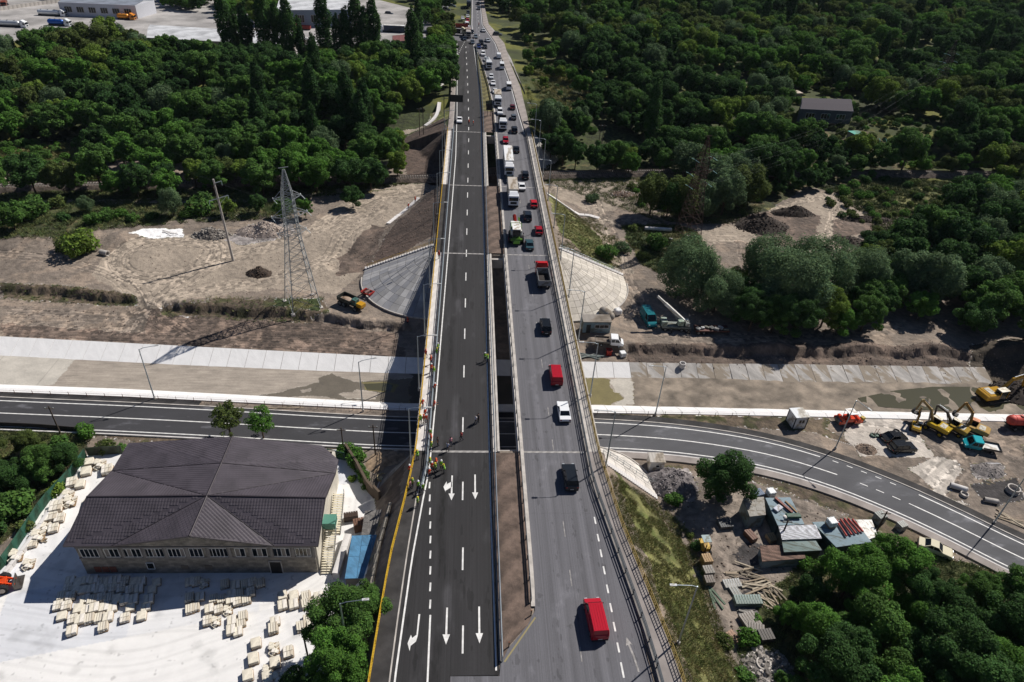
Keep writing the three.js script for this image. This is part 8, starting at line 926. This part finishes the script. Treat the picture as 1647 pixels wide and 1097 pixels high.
heap('rubble_heap', 'pale heap of broken stone beside the concrete pole', [-49.58,-154.06], 7, 3.6, 3.2, 900, 0.28, [hm(0.62, 0.57, 0.53), hm(0.72, 0.68, 0.64)], 1); heap('rubble_heap', 'grey heap of concrete rubble behind the white spill', [-61.38,-151.64], 5, 2.8, 2.2, 350, 0.42, [hm(0.4, 0.38, 0.36), hm(0.55, 0.53, 0.5)], 2); heap('gravel_heap', 'grey gravel heap under the hut at the lower road', [32.16,-73.1], 4.6, 3.8, 2.4, 900, 0.22, [hm(0.42, 0.4, 0.4), hm(0.52, 0.5, 0.5)], 3); heap('soil_heap', 'dark soil heap beside the lattice pylon', [-45.83,-133.95], 3.2, 2.4, 2, 300, 0.22, [hm(0.24, 0.2, 0.17), hm(0.31, 0.26, 0.22)], 4); heap('soil_heap', 'large dark soil heap on the cleared ground among the trees', [79.25,-165.92], 8, 6, 4, 600, 0.35, [hm(0.22, 0.19, 0.17), hm(0.3, 0.26, 0.23)], 5); heap('soil_heap', 'dark soil heap next to the rutted track among the trees', [99.78,-157.53], 6, 4, 1.8, 400, 0.3, [hm(0.21, 0.18, 0.16), hm(0.28, 0.24, 0.21)], 6); heap('soil_heap', 'long dark soil bank at the meadow edge', [111.96,-172.05], 9, 2.4, 1.6, 400, 0.3, [hm(0.22, 0.19, 0.17), hm(0.28, 0.24, 0.21)], 7); heap('soil_heap', 'dark heap on the crest of the cleared ground', [91.39,-174.75], 7, 2.8, 3, 300, 0.3, [hm(0.2, 0.17, 0.15), hm(0.27, 0.23, 0.2)], 8); heap('gravel_heap', 'brown gravel pile on the pale patch by the black cars', [67.86,-81], 2.1, 1.7, 0.9, 250, 0.14, [hm(0.46, 0.4, 0.35), hm(0.55, 0.5, 0.45)], 9); heap('soil_heap', 'black soil heap at the muddy canal end', [107.52,-98.07], 6, 4, 2.2, 400, 0.3, [hm(0.2, 0.17, 0.15), hm(0.26, 0.22, 0.19)], 10); heap('gravel_heap', 'grey gravel heap beside the teal pickup track', [86.43,-76.22], 3, 2, 0.9, 300, 0.14, [hm(0.46, 0.44, 0.43), hm(0.55, 0.53, 0.51)], 11); heap('rubble_heap', 'white and brown spoil heap by the railway track', [44.7,-184.26], 4.5, 2.6, 1.2, 300, 0.3, [hm(0.42, 0.35, 0.3), hm(0.66, 0.62, 0.58)], 12); heap('sand_heap', 'sand mound beside the hall wall', [-12.09,-77.23], 3.6, 3, 1.2, 60, 0.12, [hm(0.6, 0.52, 0.43), hm(0.66, 0.58, 0.48)], 13); heap('rubble_heap', 'scatter of broken slabs below the grove', [37.04,-43.22], 3.4, 3, 0.8, 160, 0.4, [hm(0.5, 0.48, 0.46), hm(0.66, 0.64, 0.62)], 14);
// ---------------------------------------------------------------- timber, pipes and scrap
function planks(label, q, n, L, spread, turn, seed, ms, name = 'timber_pile', y = 0) { const t = thing(name, label, 'timber', on(q, y), turn), r = rng(seed); for (let k = 0; k < n; k++) { const o = mesh('plank', box(0.16 + r() * 0.12, 0.07, L * (0.6 + 0.5 * r())), ms[k % ms.length], t); o.position.set((r() - 0.5) * spread, 0.08 + Math.floor(k / 6) * 0.09, (r() - 0.5) * spread * 0.4); o.rotation.set((r() - 0.5) * 0.06, (r() - 0.5) * 0.9, 0); } return t; }
const wd = [hm(0.56, 0.51, 0.44), hm(0.45, 0.42, 0.37), hm(0.64, 0.6, 0.53)], gw = [hm(0.5, 0.49, 0.47), hm(0.4, 0.39, 0.38)];
planks('loose heap of pale planks behind the low store', [39.8,-55.68], 26, 3.6, 4, 1.5, 1, wd); planks('scatter of broken boards under the grove edge', [40.99,-52.98], 18, 2.6, 3.4, 0.6, 2, wd); planks('short planks beside the soot-black ground', [36.64,-56.39], 8, 2, 1, 1.5, 3, wd); planks('stack of weathered boards under a grey sheet', [36.93,-50.73], 14, 2.6, 1, 1.4, 4, gw); planks('two long green poles lying along the embankment foot', [33.09,-54], 4, 6, 0.6, 0.25, 5, [hm(0.36, 0.42, 0.36)]); planks('boards piled at the green fence corner', [-57.38,-62.63], 12, 2.4, 1.4, 0.8, 6, wd); planks('timber beams beside the teal van', [40.19,-117.53], 8, 4, 1, 1.55, 7, wd); planks('steel pipes and beams under the old bridge edge', [23.98,-106.34], 10, 5, 1.2, 1.57, 8, [hm(0.34, 0.38, 0.38), hm(0.44, 0.46, 0.45)]); planks('bundle of posts in the verge at the road curve', [83.41,-65.7], 9, 4.5, 1.2, 0.9, 9, wd); planks('concrete beams lying on the white spill', [-71.72,-152.67], 5, 4.5, 1.4, 1.2, 10, [M.concLight]); planks('plank laid across the canal edge', [-31.46,-90.16], 2, 9, 0.3, 1.6, 11, wd);
for (const [q, l, w, d, h, c, ry] of [[[33.49,-58.12], 'stack of wooden pallets against the embankment', 1.3, 1.3, 1.6, 0xa98c62, 0.1], [[33.3,-56.52], 'grey crate behind the pallet stack', 1.4, 1.2, 1.2, 0x8d8b86, 0.1], [[33.08,-55.15], 'grey timber crate last beside the pallet stack', 1.3, 1.1, 1, 0x77706a, 0.05], [[41.38,-62.66], 'rusty trolley crate before the open shed', 1.1, 1.8, 0.9, 0x6e4b3a, 0.4], [[44.4,-62.32], 'pallet of beige blocks beside the foil roof', 1.3, 1.3, 0.7, 0xb5a07a, 0.2], [[38.26,-64.81], 'grey steel box in the shade of the lone tree', 2, 1.5, 0.8, 0x565b60, 0.1], [[45.28,-70.71], 'blue tarpaulin bundle beside the water cube', 1.6, 1.2, 0.8, 0x6b7f9c, 0.3], [[36.27,-54.93], 'pale steel sheet on two blocks, upper of three', 2.4, 1.2, 0.35, 0xa9acab, 0.1], [[36.38,-53.4], 'pale steel sheet standing along the soot patch', 1.2, 3, 0.35, 0x9a9e9c, 0.25], [[37.38,-52.09], 'long grey-green panel over the board stack', 3.6, 1.3, 0.9, 0x7c8f8b, 0.0], [[36.81,-49.4], 'grey slab tilted against rubble', 2.2, 2, 0.6, 0x8b8680, 0.3], [[37.18,-48.1], 'second grey slab against rubble', 2, 1.4, 0.7, 0x7d7873, -0.3], [[38.06,-47.16], 'dark slatted crate under the grove', 1.8, 1.4, 0.9, 0x4a4744, 0.1], [[34.13,-47.38], 'brown perforated pallet lying on the grass', 1.1, 1.7, 0.15, 0x9c7b63, 0.5], [[62.16,-65.72], 'grey louvred cabinet at the road verge', 1.5, 1.2, 1.6, 0x8f9694, 0.3], [[64.91,-64.31], 'small pale cabinet half hidden by the grove', 1.3, 1, 1.2, 0xa5aaa8, 0.3], [[86.71,-127.82], 'buried grey beam in the thicket', 4, 1, 0.6, 0x6b6a66, 0.1], [[-14.41,-64.44], 'rusty steel boiler box beside the grey shed', 1.8, 1.3, 1.6, 0x7a5a49, 0.3], [[-15.96,-66.11], 'dark timber rack in the hall passage', 2, 0.9, 1.1, 0x4a3a30, 0.2]]) { const t = thing('crate', l, 'crate', on(q), ry); mesh('frame', rbox(w, h * 0.82, d, 0.03, 0, h * 0.41, 0), flatP(c), t); const S = Math.max(3, Math.round(w / 0.35)); for (let k = 0; k < S; k++) mesh('slat', box(w / S - 0.06, h * 0.16, d + 0.06, -w / 2 + (k + 0.5) * w / S, h * 0.9, 0), flatP(c), t); }
{ const pipe = (l, q, R, L, turn, m, tilt = 0) => { const t = thing('concrete_pipe', l, 'pipe', on(q), turn); const sh = new THREE.Shape(); sh.absarc(0, 0, R, 0, 6.283); const ho = new THREE.Path(); ho.absarc(0, 0, R * 0.8, 0, 6.283); sh.holes.push(ho); const g = new THREE.ExtrudeGeometry(sh, { depth: L, bevelEnabled: false, curveSegments: 14 }); g.translate(0, 0, -L / 2); if (tilt) g.rotateX(PI / 2); g.translate(0, tilt ? L / 2 : R, 0); mesh('barrel', g, m, t); mesh('collar', tilt ? cyl(R * 1.06, R * 1.06, 0.12, 20, 0, 0.08, 0) : place(new THREE.TorusGeometry(R * 0.98, R * 0.09, 6, 20), 0, R, L / 2 - 0.08), m, t); };
  pipe('concrete pipe dropped beside the bushes', [-81.44,-140.73], 0.6, 2, 1.2, M.conc); pipe('long white pipe lying in the grassy triangle', [49.68,-161.26], 0.5, 7, 1.5, M.concLight); pipe('white concrete pipe at the track mouth', [78.56,-72.1], 0.45, 2.4, 1.1, M.concLight); pipe('upright concrete ring at the track mouth', [78.8,-70.79], 0.6, 0.45, 0, M.conc, 1); pipe('upright concrete ring below the grove', [36.56,-43.61], 0.9, 0.6, 0, M.conc, 1); pipe('upright concrete ring beside the sand mound', [-12.41,-73.94], 0.8, 0.4, 0, hm(0.7, 0.64, 0.5), 1); pipe('short concrete pipe lying near the shade at the road curve', [82.22,-69.39], 0.4, 2, 1.3, M.conc); pipe('broken concrete manhole beside the dark soil', [87.5,-71.73], 0.95, 0.8, 0, M.conc, 1); pipe('white manhole ring on the canal bank', [41.93,-103.96], 0.6, 1, 0, M.concLight, 1);
  for (const [q, l] of [[[70.63,-84.39], 'green manhole cover with two red poles'], [[71.42,-84.4], 'green manhole cover beside the first'], [[75.51,-85.55], 'black tyre lying by the black saloon']]) { const t = thing('ground_ring', l, 'ring', on(q, 0.03)); mesh('ring', place(new THREE.TorusGeometry(0.42, 0.14, 8, 20), 0, 0.12, 0, PI / 2), /tyre/.test(l) ? M.rubber : flatP(0x2c4f43), t); mesh('centre', cyl(0.3, 0.3, 0.06, 16, 0, 0.05, 0), /tyre/.test(l) ? M.dark : flatP(0x557a6c), t); if (/red/.test(l)) for (const s of [0, 0.5]) mesh('pole', bar([s, 0, 0], [s + 0.3, 1.4, -0.2], 0.04), flatP(0xb8452e), t); }
  const bag = thing('bulk_bag', 'white bulk bag beside the grey barrel tank', 'bag', on([31.85,-120.34]), 0.3); const bg = new RoundedBoxGeometry(1.6, 1.4, 1.5, 5, 0.45); const bp = bg.attributes.position; for (let i = 0; i < bp.count; i++) { const k = 1 + 0.14 * (fbm(bp.getX(i) * 3 + 5, bp.getY(i) * 3 + bp.getZ(i) * 2, 3) - 0.5); bp.setXYZ(i, bp.getX(i) * k, bp.getY(i) * k + 0.65, bp.getZ(i) * k); } bg.computeVertexNormals(); mesh('sack', bg, mat(0xe4e4e2, 0.8), bag); mesh('loop', [-0.5, 0.5].map((x) => place(new THREE.TorusGeometry(0.2, 0.03, 5, 12, PI), x, 1.35, 0)), mat(0xd6d6d2, 0.8), bag); }
// ---------------------------------------------------------------- wire fences along the canal
for (const [x0, x1, l] of [[-130, -9, 'thin rusty wire fence between canal and lower road, hall side'], [23, 50, 'thin rusty wire fence between canal and lower road, hut side']]) { const pl = []; for (let x = x0; x <= x1; x += 1.5) pl.push([x, interp(C_ST, x) + 0.75]); const t = thing('wire_fence', l, 'fence'); for (const h of [0.35, 0.75]) mesh('wire', sweepXZ(pl, h, boxProf(0.03, 0.03)), M.rust, t); const pg = box(0.06, 1, 0.06); resample(pl, 3).forEach(([x, z]) => { const p = mesh('post', pg, M.rust, t); p.position.set(x, 0.42, z); }); }
for (const [a, b, l] of [[[20.6, -72.6], [29.6, -72.6], 'thin steel handrail down the pale slab cone'], [[20.6, -136.6], [35, -136.6], 'thin steel handrail down the steps of the cream cone'], [[-7.8, -136.6], [-22.5, -136.6], 'yellow handrail down the steps of the grey cone']]) { const t = thing('handrail', l, 'handrail'), m = /yellow/.test(l) ? M.yellow : M.galv, n = 8, pt = (u) => { const x = lerp(a[0], b[0], u), z = lerp(a[1], b[1], u); return [x, ground(x, z), z]; }; for (let i = 0; i <= n; i++) { const p = pt(i / n); mesh('post', bar(p, [p[0], p[1] + 1, p[2]], 0.04), m, t); } for (const h of [0.55, 1]) { const p = pt(0), q = pt(1); mesh('rail', bar([p[0], p[1] + h, p[2]], [q[0], q[1] + h, q[2]], 0.035), m, t); } }
// ---------------------------------------------------------------- grass, weeds and clods
function tufts(name, label, n, seed, size, cols, where) { const r = rng(seed), blade = []; for (let k = 0; k < 9; k++) { const a = r() * 6.28, l = 0.5 + r() * 0.6, w = 0.07, dx = Math.cos(a) * 0.5 * r(), dz = Math.sin(a) * 0.5 * r(); blade.push(faces([[[dx - w, 0, dz], [dx + w, 0, dz], [dx + Math.cos(a) * l * 0.6, l * 0.8, dz + Math.sin(a) * l * 0.6]]])); } const list = []; let g = 0; while (list.length < n && g++ < n * 12) { const p = where(r); if (p) list.push(p); }
  const im = lit(new THREE.InstancedMesh(merge(blade), new THREE.MeshStandardMaterial({ color: 0xffffff, roughness: 0.9 }), list.length)); im.name = numbered(name); const c = new THREE.Color(); list.forEach(([x, z], i) => { const s = size * (0.5 + r()); im.setMatrixAt(i, _m.compose(V3(x, ground(x, z) - 0.03, z), _q.setFromEuler(_e.set(0, r() * 6.28, 0)), V3(s * 1.3, s, s * 1.3))); c.set(cols[Math.floor(r() * cols.length)]).multiplyScalar(0.7 + 0.6 * r()); im.setColorAt(i, c); }); stuff(im); im.userData.label = label; im.userData.category = 'grass'; scene.add(im); }
const inside = (P) => { const xs = P.map((p) => p[0]), zs = P.map((p) => p[1]), a = Math.min(...xs), b = Math.max(...xs), c = Math.min(...zs), d = Math.max(...zs); return (r) => { const x = lerp(a, b, r()), z = lerp(c, d, r()); return inPoly(x, z, P) && vnoise(x * 0.6, z * 0.6) > 0.25 ? [x, z] : null; }; };
const GR = [0x6f7a45, 0x7d8050, 0x8c8455, 0x5f7038, 0x80704a], GG = [0x4d5d30, 0x5c6838, 0x3f5029, 0x67683c];
tufts('bank_grass', 'dry grass and weeds covering the overgrown embankment', 14000, 1, 0.32, GR, inside([[20.6, -68], [29.5, -69], [32.6, -64], [33, -50], [33.6, -38], [24, -36], [22, -48], [20.8, -60]]));
tufts('bank_grass', 'dry grass on the slope above the cream cone', 8000, 2, 0.3, GR, inside([[20.5, -137.5], [36, -139], [38.5, -155], [34, -168], [22, -167]]));
tufts('meadow_grass', 'tall green grass of the rough meadow and railway verges', 9000, 3, 0.7, GG, inside([[108.24,-195.03],[137.52,-205.17],[176.86,-200.69],[151.31,-163.57],[129.99,-170.02],[103.69,-146.84],[113.31,-172.96]]));
tufts('verge_grass', 'weeds between the railway and the dirt yard', 9000, 4, 0.7, GG, inside([[-130.01,-177.48],[-11.56,-189.77],[-42.56,-175.7],[-44.62,-162.2],[-67.96,-158.45],[-87.82,-153],[-93.14,-146.17],[-112.28,-146.29]]));
tufts('verge_grass', 'weeds along the railway beyond the old bridge', 5000, 5, 0.6, GG, inside([[21.88,-199.57],[58.27,-198.25],[52.75,-190.45],[84.92,-179.38],[75.1,-166.42],[51.2,-166.77],[23.11,-191.78]]));
tufts('verge_grass', 'green weeds on the grassy triangle', 2600, 6, 0.6, GG, inside([[40.25,-164.01],[54.4,-165.69],[60.08,-161.54],[60.29,-145.14],[44.84,-138.27],[41.28,-142.61]]));
tufts('verge_grass', 'dry grass of the orchard clearing', 6000, 7, 0.7, [0x8a8050, 0x6f7040, 0x5b6a35], inside([[27.28,-370.4],[31.55,-324.91],[40.41,-315.05],[49.31,-272.1],[43.34,-247.12],[30.68,-223.6],[20.94,-217.54],[21.41,-295.81]]));
tufts('verge_grass', 'weeds in the scrub behind the green fence', 3000, 8, 0.5, GG, inside([[-79.38,-84.27],[-59.56,-84.52],[-58.06,-74.98],[-60.1,-70.1],[-60.86,-63.47],[-63.28,-56.62]]));
tufts('verge_grass', 'weeds under the pylon and along the trench', 350, 9, 0.38, GG, inside([[-54.06,-123.64],[-30.25,-125.12],[-27.78,-118.18],[-35.92,-115.82],[-61.8,-117.62],[-61.45,-119.96]]));
tufts('verge_grass', 'weeds along the trench edge, hall side', 300, 10, 0.36, GG, inside([[-96.83,-127.57],[-84.09,-126.86],[-68.68,-124.26],[-66.53,-120.95],[-81.58,-121.55],[-94.07,-122.48]]));
tufts('verge_grass', 'weeds under the grove and around the scrap', 4000, 11, 0.5, GG, inside([[36.85,-50.73],[43.78,-55.85],[48.53,-58.87],[67.38,-59.84],[78.3,-55.6],[68.18,-41.02],[32.3,-41.62]]));
tufts('verge_grass', 'weeds in the grass glade beyond the railway', 4000, 12, 0.8, [0x6d7040, 0x59663a, 0x7d7748], inside(grassL));
{ const r = rng(31), g = new THREE.DodecahedronGeometry(0.12, 0); const P = []; const areas = [inside([[-95.42,-124.31],[-13.53,-112.29],[-12.88,-105.05],[-87.56,-109.8]]), inside([[-106.86,-146.3],[-9.56,-185.31],[-16.05,-140.63],[-27.44,-123.73],[-95.52,-125.35]]), inside([[32,-109],[115.56,-111.4],[109.59,-102.73],[30.96,-103.43]]), inside([[23.2,-192.75],[129.06,-196.75],[103.69,-146.84],[18.79,-142.44]]), inside([[30.92,-75.48],[62.22,-64.31],[40.49,-49.36],[30.2,-42.18]]), inside([[-27.81,-144.43],[-9.14,-176.87],[-6.95,-145.63],[-22.15,-133.74]])]; let k = 0; while (P.length < 4500 && k++ < 90000) { const p = areas[k % areas.length](r); if (p) P.push(p); } const im = lit(new THREE.InstancedMesh(g, hm(0.45, 0.4, 0.36), P.length)); im.name = 'soil_clods'; P.forEach(([x, z], i) => { const s = 0.3 + 1.3 * r() * r(); im.setMatrixAt(i, _m.compose(V3(x, ground(x, z) + 0.02, z), _q.setFromEuler(_e.set(r() * 6, r() * 6, r() * 6)), V3(s * 1.3, s * 0.8, s))); }); stuff(im); im.userData.label = 'clods and stones scattered over the dug ground'; im.userData.category = 'clods'; scene.add(im); }

renderer.render(scene, camera);
